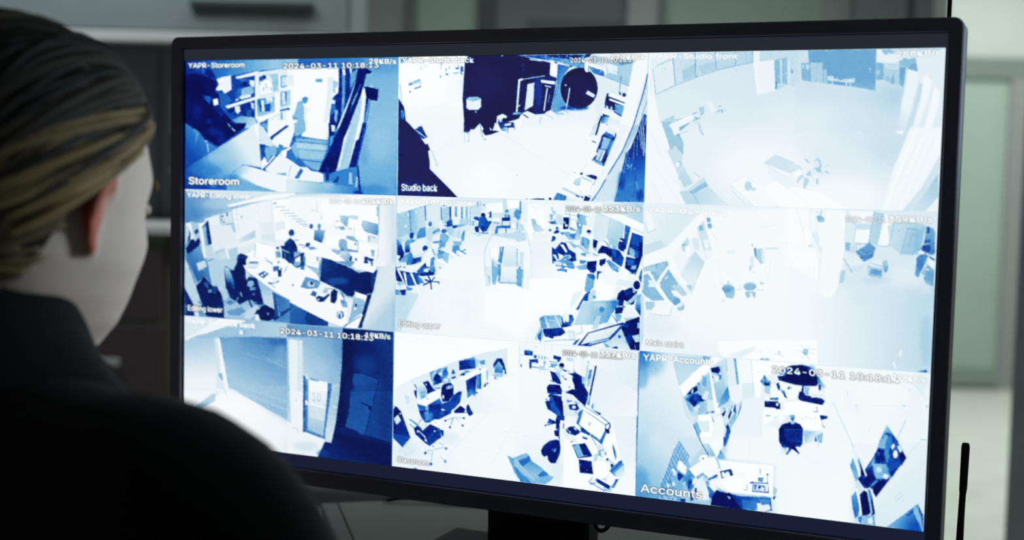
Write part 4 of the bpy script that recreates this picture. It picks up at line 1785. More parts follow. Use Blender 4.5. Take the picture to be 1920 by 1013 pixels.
P 96 1000,0 1240,0 1240,180 1100,200 1000,100
P 40 500,0 620,0 610,40 560,20 490,20
P 12 870,0 960,0 950,50 900,40
P 20 980,20 1050,30 1000,60 990,130 975,120
P 45 1150,0 1240,0 1240,40
G 60 900,60 55 880,150 860,60 960,80 940,200 860,260 830,230
P 34 860,60 900,50 960,90 940,130 870,100
P 55 845,130 930,140 940,220 890,270 840,280 830,240
G 22 850,330 30 780,440 890,260 900,290 870,390 810,390 760,500 720,500 830,310
P 78 880,300 930,240 965,260 970,350 940,360 930,390 870,390
P 45 930,320 970,330 960,365 930,360
P 90 700,290 810,260 780,340 640,500 660,400
P 88 1240,120 1420,150 1420,220 1280,210 1200,190
P 97 1240,0 1330,0 1350,130 1250,120
L 92 30 1490,0 1430,150
P 14 1340,0 1460,0 1420,60
P 30 1500,40 1525,30 1520,170 1490,130
E 8 1463,195 42 55
P 14 1400,210 1440,260 1480,270 1440,310
P 55 1420,240 1460,270 1440,290 1410,260
P 8 1220,360 1240,290 1290,250 1310,260 1380,225 1410,230 1420,290 1470,290 1420,340 1350,400 1310,380 1300,450 1240,450
P 16 1310,270 1400,240 1400,300 1330,330
P 90 1210,210 1280,220 1230,310 1190,370
P 72 1440,310 1510,300 1510,330 1420,400 1390,400 1380,440 1320,440 1320,400 1360,400
P 84 1310,395 1350,400 1350,440 1320,440
P 8 1200,470 1300,460 1300,540 1200,550
P 12 1380,420 1440,380 1430,430 1390,440
G 62 1450,400 20 1500,520 1460,330 1515,300 1510,580 1440,480
P 24 1290,450 1330,450 1310,480
G 76 850,480 52 1150,550 820,395 1250,380 1110,650 990,690 940,680 690,690
B 36 1200,430 50 60 .7
B 82 1020,440 70 40 .6
B 80 820,560 60 60 .4
E 42 1040,495 32 36
L 30 6 1240,400 1170,540
P 76 965,575 1030,575 990,735 915,740
P 50 945,590 970,580 945,640
P 97 600,720 700,690 940,680 915,740 870,770 720,790
E 92 1365,550 80 88
P 70 1310,600 1420,590 1430,610 1380,640 1320,630
P 92 1440,560 1500,570 1480,610 1440,600
P 90 1270,590 1310,560 1320,640 1260,650
P 95 1050,700 1110,650 1200,560 1270,680
L 25 9 1165,560 1230,660
L 60 6 1070,700 1120,665 1190,680
L 75 6 1090,720 1160,690
P 60 1190,540 1280,560 1260,640 1220,640
P 96 560,740 860,770 720,900 700,960 340,900
G 56 400,620 68 450,690 275,605 330,570 540,565 560,720 310,735
P 82 330,580 350,575 410,720 380,730
P 82 460,570 480,570 545,710 525,715
L 80 8 390,632 480,632
P 50 280,610 340,580 370,720 310,730
G 24 640,620 32 680,640 545,590 600,560 680,560 705,620 660,690 560,700
P 93 560,590 600,545 640,550 640,640 610,655 600,620 590,660 575,655
P 92 600,545 640,550 640,600
P 12 540,680 690,690 620,710 550,720
P 14 320,735 560,720 600,780 540,820 460,830 440,860 400,840 350,830 330,790
B 24 480,760 40 30 .6
P 34 255,810 310,740 320,760 325,820 300,900 260,850
P 70 215,860 300,690 310,735 250,830 250,880
P 80 225,840 260,850 290,900 220,860
L 90 8 320,740 300,905
E 97 595,825 30 35
E 96 580,870 28 35
P 88 620,770 700,770 720,880 640,870
L 60 6 625,790 640,760 700,770 710,870
L 45 6 340,890 540,870 700,870
L 50 6 720,800 800,780 790,690
L 40 6 640,870 720,870
P 20 680,930 720,880 780,850 720,930
P 12 740,940 870,780 1300,650 1310,665 1140,860 860,945
G 92 950,800 84 1000,880 880,790 1280,680 1130,840 780,930
L 90 8 880,800 1260,690
P 70 900,900 1130,850 1100,890 870,940
P 85 1120,790 1160,780 1150,795
P 12 830,945 1130,870 1310,670 1300,700 1150,870 900,950
P 80 900,945 1130,880 1300,720 1390,990 1140,970
G 76 1200,800 84 1180,920 1270,740 1390,990 1140,970 1160,880
E 25 1253,828 18 20
P 94 920,940 1060,900 1060,960 930,950
P 50 1060,900 1110,930 1140,960 1090,960
P 8 1150,970 1220,945 1240,980
G 8 1380,720 5 1430,960 1270,720 1330,640 1440,600 1500,580 1500,1000 1390,990
B 25 1330,690 30 20 .7
P 20 1290,690 1360,680 1350,710 1310,710
B 24 1380,860 40 60 .5
P 78 1405,820 1495,800 1500,890 1450,900
P 5 1440,920 1480,900 1500,930 1500,1000 1450,995
L 60 6 1440,930 1450,995
P 60 1470,660 1500,650 1495,730 1470,720
t 100 .15 "YAPR-Editing upper" @738 362 6.5375 92,130 1015,155 62 1
t 99 .8 "2024-03-11 10:18:19" @970 368 6.5375 600,180 1352,205 62 .2
t 99 .4 "353KB/s" @970 368 6.5375 1050,175 1500,188 65 .8
t 100 .55 "Editing upper" @738 500 6.5375 82,733 585,768 66 .4
# 5 main stairs
bg 93 86 93 80
@1480 385 6.0655
F 14
P 95 0,30 640,50 640,1013 0,1013
@1480 385 6.0655
F 14
G 86 900,300 84 1100,700 640,50 1690,75 1650,1013 530,1013 620,600
@1198 535 6.0655
F 14
G 96 900,50 92 500,800 20,0 1840,-20 1840,880 20,750
@1480 540 6.0655
F 14
G 95 200,300 76 1550,300 0,0 1660,0 1600,960 0,860
F .5
@1198 378 6.0655
F 1
P 90 60,20 700,30 720,110 300,560 60,620
G 90 150,300 86 300,400 60,130 560,120 700,110 330,510 60,600
P 80 60,500 250,440 330,520 60,610
L 82 5 710,110 330,510
L 84 4 700,30 710,110
L 86 12 240,230 320,500
L 88 8 200,150 240,260
P 95 80,100 130,130 190,300 110,360 75,230
L 70 6 75,230 105,360 190,310
F 8
P 97 720,110 1840,60 1840,1040 420,1040 330,860 350,540
F 1
P 97 60,620 330,510 720,120 780,150 380,640 60,740
P 94 420,560 640,380 720,240 860,600 740,700 620,1013 480,840 380,640
G 78 640,650 86 560,850 640,560 750,690 610,1013 480,840
L 68 6 745,700 612,1005
L 82 6 630,560 480,810
P 82 660,300 740,210 830,550 740,560
P 94 740,440 790,430 800,540 760,530
L 78 5 670,300 775,650
L 82 5 745,215 890,440
G 55 700,290 62 720,330 680,275 730,265 740,325 695,335
P 54 770,180 815,180 820,230 780,235
P 50 780,250 825,245 835,300 790,305
P 78 480,500 560,400 600,600 540,580 500,560
P 60 500,480 535,470 530,500 505,510
P 97 530,520 580,490 600,620 565,665 540,600
L 70 6 560,660 600,610
P 84 600,420 680,420 690,560 630,540
F .6
P 58 60,750 270,690 330,680 340,730 210,920 60,970
P 70 60,750 180,730 210,800 150,800 60,810
P 66 220,710 330,690 240,860 200,820
L 40 5 310,690 330,710
P 95 60,800 130,790 200,920 330,730 350,740 210,940 260,1013 220,1013 180,930 110,820 60,840
P 60 60,850 110,840 160,920 60,960
P 56 60,900 110,900 120,1013 60,1013
P 90 110,900 190,890 210,950 130,960
P 58 240,930 340,770 500,1000 500,1013 290,1013
P 78 290,870 330,840 340,870 310,900
L 45 6 340,800 380,840
P 97 380,680 560,1013 500,1013 340,740
P 90 420,830 520,1013 470,1013
F 1
P 97 870,520 1280,480 1300,760 880,800
P 97 900,640 1010,660 1040,860 920,900 870,780
L 88 4 900,660 930,900
L 88 4 870,240 990,235
L 86 6 1380,290 1560,265
P 84 1440,520 1590,520 1590,540 1440,545
L 84 5 1500,650 1480,900
L 86 5 1440,740 1470,930
P 86 1670,455 1720,455 1720,470 1670,470
P 90 990,560 1100,550 1090,590 1010,600
F .5
P 42 1310,540 1335,520 1340,590 1350,660 1320,620
P 72 1340,540 1410,530 1430,700 1380,710 1340,640
P 86 1265,620 1310,620 1310,760 1265,740
P 62 1258,730 1280,740 1280,790 1262,780
P 80 1290,800 1330,800 1320,820
P 70 1280,480 1300,480 1300,530
P 85 1390,540 1430,560 1430,690 1400,690
E 58 1015,985 70 48
P 60 1010,900 1030,900 1030,940 1010,940
L 70 5 920,940 960,920
L 72 6 1000,940 1060,930
E 66 1265,965 75 48
P 46 1240,970 1330,955 1320,1000 1250,1010
P 72 1380,910 1430,930 1420,945 1380,940
L 70 6 1130,970 1180,970
L 80 6 870,960 890,980
@1480 385 6.0655
F 1
F 4
P 98 -60,30 240,40 250,600 340,680 330,860 0,800
F 1
P 99 180,250 340,640 340,850 215,860
L 86 5 90,40 170,330
L 86 6 240,40 240,280
L 90 4 165,200 170,430
P 88 250,300 370,300 380,460 360,560 300,420
L 80 4 260,330 380,560
P 97 330,200 400,190 390,460 350,480
P 60 310,120 360,110 405,150 400,185 330,190
L 55 8 355,110 372,50
L 72 6 340,90 310,60
P 84 220,440 270,440 270,480 220,480
L 82 7 285,690 280,870
L 84 4 230,690 222,840
L 82 5 345,600 335,870
P 95 0,680 340,870 340,1013 0,1013
G 97 500,500 96 460,900 420,50 640,60 640,420 620,560 570,900 520,1013 340,1013 380,500
F .5
P 97 680,60 960,60 960,200 760,200 700,110
P 86 640,190 770,210 740,420 660,420 620,560
P 80 770,200 960,210 920,280 760,260
P 78 690,170 760,200 740,220
L 72 6 765,190 730,430
L 62 10 968,60 905,430
L 60 7 1010,110 1000,120
G 74 960,300 72 1010,300 975,70 1085,90 1005,450 910,430
P 97 1085,90 1200,160 1130,460 1010,450
L 80 4 1085,150 1005,450
P 80 1120,230 1190,200 1140,420
P 97 760,280 920,270 900,420 750,420
L 60 8 735,432 890,440
L 58 8 1000,458 1130,462
L 60 9 1195,190 1135,460
G 78 1250,250 72 1400,300 1200,180 1500,200 1560,230 1480,560 1270,550 1150,460
P 60 1240,290 1262,280 1258,300
L 52 10 1350,260 1275,555
L 45 9 1350,258 1460,275
P 68 1370,270 1450,280 1400,570 1290,550
L 45 6 1415,300 1360,470
P 62 1430,290 1540,240 1500,500 1400,570
P 50 1560,230 1640,260 1665,300 1650,560 1600,560 1500,500 1540,400
G 50 1600,300 38 1580,450 1570,240 1650,280 1660,540 1600,560 1530,480
P 20 1570,240 1600,240 1600,310 1570,315
P 26 1540,390 1610,380 1605,420 1540,430
E 18 1560,490 55 50
L 60 12 1530,445 1600,425
P 92 1470,520 1540,520 1530,550 1470,550
P 36 1450,590 1490,560 1560,545 1580,570 1560,640 1500,740 1470,820 1430,800
B 30 1490,680 30 60 .5
P 92 1570,600 1590,580 1655,640 1650,720 1600,680
P 22 1580,565 1655,610 1650,630 1600,600
L 40 8 1560,670 1650,740
P 48 1540,700 1580,690 1650,750 1640,920 1560,900 1530,830
P 62 1500,760 1560,700 1550,820
P 82 1540,710 1600,720 1580,750
P 60 640,420 700,420 690,520 640,515
P 80 690,470 760,440 760,540 700,540
L 62 6 770,450 760,500
P 52 750,520 860,510 850,640 810,600
P 40 870,450 910,420 990,480 970,520 950,550 850,560 860,500
G 46 900,450 36 900,600 860,460 910,425 985,480 950,590 850,640 760,520
L 62 7 790,510 860,560 950,540
P 88 620,590 740,540 850,660 720,740 650,650
L 55 8 620,600 710,750 825,745
L 70 6 720,590 730,570
P 82 700,700 840,670 830,750 720,760
P 88 930,630 1050,620 1060,690 920,680
P 70 890,680 950,700 1070,720 1060,830 900,790
P 44 930,720 1050,740 1040,810 920,780
L 42 7 900,790 1040,830
L 55 6 920,655 1060,690
P 66 1060,640 1110,620 1130,700 1100,770 1060,720
P 44 1080,700 1125,690 1120,740 1085,770
B 76 1000,850 150 40 .5
B 92 1300,800 150 100 .3
P 70 590,740 640,740 610,880 570,890
B 74 600,820 30 60 .5
L 78 5 545,1010 590,780
@1198 535 6.0655
F 1
P 78 30,0 60,0 60,600 20,740
B 84 250,450 200 120 .5
B 97 900,300 500 300 .6
F .6
P 58 40,60 220,30 300,170 170,180 60,120
P 62 100,20 190,20 250,110 160,120
P 95 40,80 130,190 120,200 40,110
P 97 210,10 240,20 380,230 340,230 200,40
P 58 240,10 340,0 400,120 470,150 480,190 400,220 340,160
P 74 360,0 480,0 560,110 500,130
P 92 500,0 570,0 600,120 570,100
L 74 6 640,0 600,110
P 70 540,0 610,0 600,80
P 66 80,190 180,190 190,280 90,280
B 70 140,240 50 40 .6
P 96 200,220 385,235 355,350 120,320
L 66 5 385,240 358,350 120,325
E 48 435,190 45 45
E 66 480,245 44 50
P 90 420,230 500,190 510,230 440,260
G 52 1000,40 68 1050,130 945,30 1010,0 1090,20 1095,110 1070,155 1000,140
P 44 960,50 1050,35 1040,75 980,80
P 42 1200,30 1330,20 1300,55 1220,55
E 60 1265,20 70 35
P 66 1215,70 1330,70 1330,130 1310,150 1290,100 1240,155 1215,110
P 90 1260,90 1290,85 1280,140
L 66 7 1120,50 1180,45
L 66 7 1350,50 1420,55
P 70 945,170 970,170 970,195
P 99 900,640 1759,620 1759,880 980,830 900,740
L 80 5 1005,800 1300,705 1335,740 1200,800
P 90 1020,810 1290,710 1320,745 1170,830
P 58 1380,835 1480,830 1490,860 1380,850
P 80 1580,750 1610,750 1610,800 1580,790
N 96 1350,740 1700,850 20 50 12
L 92 4 480,540 830,580
@1480 540 6.0655
F 2
B 82 1550,0 60 60 .8
B 68 1560,600 60 260 .7
B 82 1000,100 300 100 .4
F .6
P 97 360,0 530,0 480,100 400,110
L 66 10 1610,0 1650,20
P 99 0,610 310,590 320,870 0,850
G 60 190,720 60 190,721 150,740 170,690 210,700 220,750 190,775
L 80 7 190,730 250,650
L 80 7 190,730 130,650
L 82 6 200,740 300,750
L 80 7 200,760 240,830
L 82 6 180,750 140,810
L 80 7 210,700 310,700
L 84 6 180,730 70,710
P 90 1240,760 1260,710 1290,710 1270,800
P 90 1170,850 1200,840 1230,920 1200,920
G 55 1450,950 20 1560,945 1440,960 1480,945 1565,930 1570,965
t 100 .12 "YAPR-Main stairs" @1198 378 6.0655 110,118 1000,165 52 .8
t 100 .4 "2024-03-11 10:18:19" @1480 385 6.0655 640,180 1435,195 56 .2
t 99 .3 "359KB/s" @1480 385 6.0655 1130,178 1632,188 60 .9
t 100 .5 "Main stairs" @1198 535 6.0655 90,683 512,712 62 .3
# 6 entrance back
bg 70 50 95 12
@343 725 7.238
F 14
P 94 20,0 640,0 1460,470 1520,500 1520,1013 20,1013
F .5
@343 590 7.238
F .6
G 66 900,200 72 1300,300 30,30 1520,130 1520,1013 20,1013
P 93 30,30 870,90 640,160 400,245 40,370
P 84 40,60 500,70 250,230 45,340
P 97 150,300 860,95 850,115 620,170 400,240 240,295
P 97 500,70 870,90 600,130 480,120
G 66 400,300 90 250,900 40,370 200,295 400,250 640,170 780,180 500,320 480,330 560,1013 20,1013
P 66 200,330 480,240 480,320 280,370
F 1.5
G 70 100,400 92 200,900 40,370 430,330 470,330 580,1013 25,1013
F .5
P 94 475,330 520,340 640,1013 560,1013
P 82 440,330 480,330 530,1013 500,1013
G 38 1200,340 68 850,950 515,330 700,320 1000,315 1420,335 1455,1013 640,1013
B 30 1300,380 120 50 .6
B 56 700,420 100 80 .5
B 60 1350,600 80 150 .5
L 50 5 700,400 1420,460
L 50 5 720,460 1430,560
L 64 6 800,520 1430,720
L 63 5 1100,580 1430,680
L 68 5 1140,600 1420,740
L 63 4 1040,770 1440,860
L 64 5 760,820 1440,950
L 40 6 515,330 640,1000
L 50 5 515,328 1000,313 1420,332
P 76 1425,330 1520,300 1520,1013 1455,1013
P 60 480,820 540,800 560,900 500,900
P 84 480,810 580,960 570,1013 460,1013
E 95 808,255 30 27
P 42 820,235 840,240 845,265 825,275 835,255
@540 600 7.238
F .6
G 48 400,130 54 700,180 0,70 750,130 752,260 0,260
G 78 100,700 52 700,400 0,250 752,250 745,560 720,800 705,1013 0,1013
B 46 700,350 60 150 .6
B 70 450,650 100 100 .6
P 90 10,300 60,270 150,300 150,1013 30,1013
P 84 140,290 210,290 215,1013 150,1013
L 72 5 150,290 150,1000
L 76 4 205,290 205,780
P 66 0,300 20,300 30,1013 0,1013
P 26 215,765 245,770 245,1013 218,1013
G 36 250,900 60 290,900 243,780 290,790 285,1013 245,1013
P 94 250,775 290,785 280,815 250,800
P 54 310,790 430,820 425,850 310,830
P 96 430,835 550,855 545,1013 290,1013 290,820 420,850
P 38 548,860 605,880 595,1013 545,1013
P 70 605,880 720,880 705,1013 600,1013
F .5
G 6 850,300 16 1350,300 752,130 1440,175 1425,1013 705,1013 745,560
B 4 820,420 60 180 .7
B 20 1050,620 130 120 .8
B 24 1100,900 160 110 .8
B 14 1350,800 60 200 .6
G 24 1000,800 20 1180,950 900,740 1000,735 1220,810 1215,1013 860,1013
L 8 9 920,720 1000,735 1210,800 1235,830 1205,1013
B 10 840,950 60 100 .8
@343 725 7.238
F 1
B 99 700,300 400 200 .7
B 84 1450,800 100 120 .6
F .5
G 69 850,60 62 1400,380 650,20 740,0 1460,0 1470,475 1150,310 800,110
L 82 5 700,50 1450,330
L 84 4 900,40 1450,220
L 60 5 1150,300 1465,470
P 92 1460,0 1520,0 1520,560 1475,480
F .8
G 60 220,320 74 380,150 170,290 420,95 460,110 450,200 280,300 270,350 190,340
L 45 8 130,255 175,370
L 40 8 270,310 265,355
L 72 10 455,60 490,130
L 72 8 560,20 600,110
P 92 480,60 570,40 580,100 500,110
B 60 120,340 30 30 .7
B 30 40,330 30 40 .7
@540 735 7.238
F .5
P 93 0,400 220,540 500,640 520,680 410,880 0,830
B 80 250,740 150 60 .8
G 70 0,100 76 20,380 0,0 30,0 45,400 0,390
G 92 60,300 93 150,300 30,0 215,0 210,550 150,550 50,450
B 97 120,160 30 20 .8
P 76 115,100 130,100 130,145 115,140
L 60 6 70,485 140,515 145,555
P 28 215,0 245,0 240,540 212,550
G 36 250,200 50 280,200 243,0 290,0 280,520 235,500
P 24 215,0 228,0 222,550 212,550
G 92 400,50 68 400,500 288,0 545,0 490,600 270,510
P 96 310,150 510,210 500,225 310,175
P 82 310,180 500,230 490,400 300,340
L 72 5 320,270 380,290
P 97 240,120 270,125 275,180 245,185
L 94 8 270,170 300,175
P 36 545,0 595,0 500,630 485,600
L 26 9 220,520 500,635
G 68 640,100 80 560,600 595,0 710,0 650,440 590,700 510,670 510,560
L 90 9 610,195 660,215
G 6 760,200 20 1000,200 710,0 1425,0 1405,1000 410,880 500,680 590,705 650,440
G 24 900,150 26 950,450 860,0 1200,0 1130,300 1060,540 1020,580 960,550 780,470 830,300
P 20 1200,0 1425,0 1400,660 1040,560 1130,300
B 14 1320,300 80 300 .6
L 8 9 1190,20 1150,200 1060,520
L 4 14 1000,155 1120,205
P 4 1090,215 1130,205 1125,260 1100,240
P 18 970,325 990,330 985,350 965,345
P 10 760,470 960,540 1030,580 1400,680 1405,760 900,700 640,560
G 6 700,620 14 500,850 600,690 700,560 1400,720 1405,1000 410,880 510,680
B 18 480,830 70 40 .7
P 24 960,545 1030,560 1020,585 965,570
F .3
t 60 0 "10" @540 735 7.238 340,125 455,140 108 -1
t 99 .05 "YAPR-Entrance back" @343 590 7.238 62,128 992,198 60 1
t 99 .8 "2024-03-11 10:18:13" @343 590 7.238 1335,268 2592,368 70 1
t 98 .4 "19KB/s" @540 600 7.238 1062,252 1395,275 66 1
t 97 1 "Entrance back" @343 725 7.238 55,640 1008,777 76 .6
# 7 classroom
bg 96 93 94 95
@965 640 6.5375
F 14
P 95 0,20 1530,130 1510,1013 0,1013
@965 640 6.5375
F 14
G 95 200,700 97 100,300 0,350 400,400 420,1013 0,1013
@733 770 6.5375
F 14
G 91 300,500 96 1000,300 30,0 1569,0 1569,860 20,670
@965 780 6.5375
F 14
G 95 200,100 91 400,600 0,0 560,0 620,20 600,870 0,800
F .5
@733 620 6.5375
F .6
P 99 50,30 1569,140 1569,230 1200,270 800,390 270,600 90,700 45,900
G 93 200,800 86 400,600 60,720 270,605 500,510 850,370 1200,275 1430,230 1430,560 900,560 340,860 360,1013 60,1013
G 92 150,800 90 300,900 60,780 100,690 270,610 320,850 360,1013 150,1013 50,900
L 72 4 270,610 360,1010
L 70 12 190,800 215,905
L 70 10 215,800 240,890
L 84 5 90,700 270,605 800,390 1200,270
P 97 1440,150 1569,150 1569,560 1440,500
L 82 6 1430,220 1430,420
N 90 1240,250 1430,420 8 60 10
F .4
P 9 45,920 90,940 145,1013 40,1013
E 92 47,940 10 12
P 14 295,740 330,730 330,840 300,790
L 20 12 305,665 330,720
P 12 400,640 470,620 520,700 550,730 460,780 440,700
E 92 443,668 8 9
P 10 440,770 550,720 560,740 460,780
G 74 370,760 60 410,800 335,720 360,690 430,690 450,840 380,860
P 55 370,760 430,740 440,820 380,830
L 85 6 375,790 430,775
L 88 8 340,720 430,690
P 40 490,520 690,455 720,530 690,600 560,680 510,700
P 62 500,530 680,470 700,530 600,600 520,660
P 12 540,560 580,520 620,560 640,640 560,670 530,610
P 85 530,540 570,500 560,530 530,590
P 90 590,530 640,520 630,560 600,550
P 30 600,510 660,490 690,470 700,530 660,560
P 92 620,500 650,490 640,540 620,530
P 15 690,450 705,455 700,475
P 60 640,600 690,570 740,600 740,640 650,650
P 90 660,600 720,590 700,640 660,630
P 94 490,560 510,620 530,670 510,690 490,620
P 80 520,680 600,660 620,690 530,720
P 30 580,705 615,700 610,720 585,718
N 40 500,480 700,640 12 30 16
P 90 760,460 800,460 790,500
G 12 860,450 22 1000,400 845,380 1040,355 1050,470 850,495
B 30 1020,400 30 60 .6
P 50 900,360 1040,340 1040,370 910,370
P 72 1050,370 1090,360 1080,440 1050,450
P 48 1085,385 1165,365 1160,420 1120,430
P 88 1090,360 1170,350 1170,370
P 28 770,480 790,500 800,540 750,540
P 18 750,580 810,560 800,590 760,600
P 80 720,560 800,540 790,560 740,575
P 97 340,870 620,720 1050,480 1190,460 1190,500 920,600 450,920 350,890
P 12 850,555 880,530 925,540 910,560
L 22 14 880,540 950,510
L 25 8 920,500 980,515
P 24 1090,478 1115,475 1110,492 1095,490
P 40 440,830 475,840 460,850
L 30 8 550,710 610,710
P 90 780,600 940,610 940,860 870,900 870,740 800,760
L 82 4 790,690 930,640
P 12 930,620 1060,550 1050,760 950,830
G 12 1000,600 20 1000,750 940,620 1060,555 1050,740 960,760
P 42 1060,550 1120,530 1120,720 1060,720
P 26 1095,540 1115,535 1110,720 1095,720
P 94 1120,530 1180,500 1180,640 1120,680
P 64 1180,500 1200,490 1200,610 1180,620
P 18 960,760 1060,750 1075,770 1040,780 1060,820 1040,810 990,770
L 14 12 1000,760 1060,820
L 14 12 1010,760 1075,770
P 14 940,780 960,770 950,840
P 7 630,700 660,660 740,640 780,680 780,790 720,870 640,880 625,790
P 92 640,800 660,790 660,840 640,830
P 22 620,900 720,870 860,770 885,735 860,880 800,950 720,1000 620,950
P 16 780,790 860,740 870,770 800,860 720,880
G 28 550,870 16 480,960 460,915 610,830 640,900 620,960 660,1013 460,1013
P 30 330,900 440,930 440,1013 370,1013
P 55 440,930 470,920 470,1013 445,1013
P 14 480,920 620,900 640,960 600,980 480,960
P 8 790,980 860,920 920,960 920,1013 780,1013
P 12 935,930 960,900 1010,1013 930,1013
P 9 1145,690 1165,650 1200,640 1230,680 1210,715 1160,715
E 90 1180,658 9 11
P 12 1265,420 1310,350 1370,350 1400,420 1425,530 1410,545 1380,480 1290,440 1270,470
G 58 1330,420 40 1320,500 1290,440 1330,380 1385,450 1385,530 1275,525
P 68 1255,540 1400,530 1370,575 1270,575
P 94 1260,490 1280,490 1275,540 1255,540
P 94 1385,490 1405,490 1400,540 1385,540
L 20 14 1290,575 1285,600
L 30 9 1245,640 1245,655
L 30 9 1300,660 1303,675
L 30 9 1385,655 1395,665
L 55 10 1310,590 1305,660
L 58 8 1320,610 1390,650
L 58 8 1300,610 1250,640
L 40 10 1245,645 1250,650
L 40 10 1388,652 1394,658
G 92 1100,900 97 1400,700 960,880 1240,620 1569,560 1569,1013 1020,1013
B 84 1000,800 80 60 .4
t 97 0 "CREW" @733 620 6.5375 690,725 770,705 34 .3
@965 640 6.5375
F .6
G 90 1150,600 94 1450,900 1000,310 1200,430 1530,620 1510,1013 1150,1013 940,840
P 92 720,60 1530,130 1530,620 1200,420 1000,310
G 95 900,150 88 1450,400 560,60 1530,130 1530,640 1010,310
L 86 4 1010,320 1250,480
F .4
L 70 5 68,60 68,270
L 80 4 375,50 375,130
L 82 4 460,60 465,140
P 60 265,80 275,70 275,100
P 20 128,120 232,132 230,190 125,180
B 36 180,140 30 20 .6
L 70 5 80,185 140,180
P 14 240,180 280,180 275,220 245,215
P 14 180,235 290,225 300,270 280,285 210,275
P 90 215,270 280,270 280,285 220,285
P 22 185,260 215,260 215,340 190,345
P 18 80,290 95,290 95,330 82,325
P 40 300,180 312,180 312,220 300,225
P 45 335,190 350,190 350,230 338,230
P 40 370,195 385,195 385,230 372,230
P 45 405,205 415,205 412,240
P 60 360,250 390,250 390,300 360,300
L 40 8 430,255 530,275
L 14 8 215,320 310,335
L 50 6 340,345 430,360
P 74 300,310 380,310 380,360 310,360
L 70 5 320,360 320,400
L 70 5 370,370 375,420
P 10 485,180 582,205 570,245 480,225
P 10 520,240 570,245 540,270
P 50 450,280 540,290 500,330 450,330
P 20 420,310 450,320 440,330
E 9 582,305 32 32
P 62 560,310 590,330 600,370 570,370
P 84 495,340 560,330 590,370 550,420 510,400
P 68 500,380 560,390 570,460 540,450
P 10 440,370 500,390 560,470 580,530 540,530 470,490
P 12 450,480 480,500 500,520 440,490
L 85 8 440,490 500,520
P 9 400,570 430,530 560,540 590,610 580,660 410,640
P 20 430,620 540,640 540,660 440,650
P 94 590,370 720,400 740,540 830,640 600,620 580,470
P 20 600,345 650,370 640,385 605,370
P 60 640,350 690,370 670,390
P 30 600,450 650,470 640,485 610,470
P 55 570,420 620,430 600,450
P 97 620,250 720,270 720,400 630,340
P 78 640,210 720,210 720,260 650,250
N 88 650,150 740,260 12 20 6
P 70 720,340 790,350 780,410 720,400
P 95 730,330 800,360 790,420 750,400
E 60 745,385 14 14
P 94 740,200 810,210 800,340 740,330
L 72 5 735,200 725,330
P 62 830,210 860,215 855,300 830,300
P 92 810,210 900,240 890,430 820,420
L 30 6 912,250 865,570
P 94 920,250 1000,310 960,560 890,570
P 42 920,360 960,350 940,450 900,520 895,480
P 66 900,480 940,460 920,560 890,560
L 86 8 965,300 930,560
P 62 830,440 870,440 850,560 830,540
P 14 830,520 860,530 860,560 835,550
P 9 655,400 720,400 740,385 830,435 830,540 870,570 910,640 890,740 870,800 720,670 640,620 740,580 735,540 710,480 715,430
P 95 655,560 720,575 700,590 660,580
E 92 733,588 9 10
P 30 660,560 690,565 680,580
P 6 990,310 1012,310 915,790 895,770
P 74 910,660 935,670 910,760 890,750
P 40 900,750 930,760 910,800
P 55 955,760 980,770 965,840 940,810
G 90 700,700 82 720,1000 600,620 720,660 830,770 760,1013 625,1013
P 12 620,615 720,660 640,640
P 16 640,730 670,710 710,730 690,745
P 12 635,745 690,730 680,750
P 94 660,712 695,712 690,735 665,730
P 55 730,730 800,760 760,770
P 11 665,780 770,770 800,830 770,850 680,840
E 90 733,808 22 20
P 70 740,860 780,870 760,900
P 97 830,790 1150,990 1160,1013 830,1013
L 15 5 830,785 1150,985
L 15 5 870,855 1100,1013
P 36 810,850 850,830 800,1013 770,1013
P 24 790,870 815,840 770,1013 760,1000
P 12 960,850 1060,880 1055,910 1000,870
P 60 930,830 1000,850 1050,880
L 10 6 1140,1005 1170,1000
P 10 420,660 450,650 590,680 600,780 610,940 580,940 520,900 440,850 430,760
P 26 440,680 460,660 500,760 560,860 580,940 520,910 450,820
P 9 380,740 430,720 450,860 410,830
L 70 5 360,820 470,860
P 90 580,690 600,680 600,740 585,730
L 20 10 385,710 420,720
P 92 410,690 440,690 430,740 415,730
P 14 510,940 610,940 610,1013 510,1013
P 24 430,960 500,970 500,1010 400,1005
P 97 575,960 610,975 610,1013 570,1013
P 12 1520,140 1535,140 1515,1013 1505,1013
@733 770 6.5375
F .5
P 92 130,0 350,0 380,120 240,330 160,130
B 82 200,480 120 80 .6
B 84 720,330 120 60 .6
L 84 4 1220,0 690,560
L 86 4 1490,200 1230,680
L 86 3 860,240 1569,260
L 88 3 700,400 1560,570
L 80 5 120,470 230,560
L 74 4 170,560 300,480
G 6 80,60 20 160,350 35,0 130,0 250,330 150,448 35,330
P 22 40,280 150,300 240,340 150,448 40,340
P 84 45,100 100,50 132,120 80,175
E 88 125,40 9 10
P 18 350,0 760,0 740,40 640,90 600,110 540,110 520,140 430,150 380,80
P 45 420,20 470,0 490,110 440,130
P 34 460,40 520,30 500,120
B 45 480,80 40 50 .7
P 30 600,30 660,20 650,60
P 97 500,130 560,108 605,120 605,180 560,190 500,160
P 80 540,140 570,140 575,165 545,160
P 10 780,0 880,0 870,30 800,30
P 12 940,0 1000,0 1020,40 990,65 960,60
P 80 910,0 940,0 935,30 915,30
L 92 20 775,20 790,80
L 50 8 790,85 680,120
L 40 8 775,85 735,200
L 62 8 800,90 900,90
L 74 6 800,90 885,175
E 14 678,125 14 12
E 14 903,92 13 13
E 14 733,205 12 14
E 16 888,183 13 13
L 42 22 240,110 350,190
L 78 10 245,120 350,205
L 22 8 240,165 330,240
L 20 20 360,200 420,300
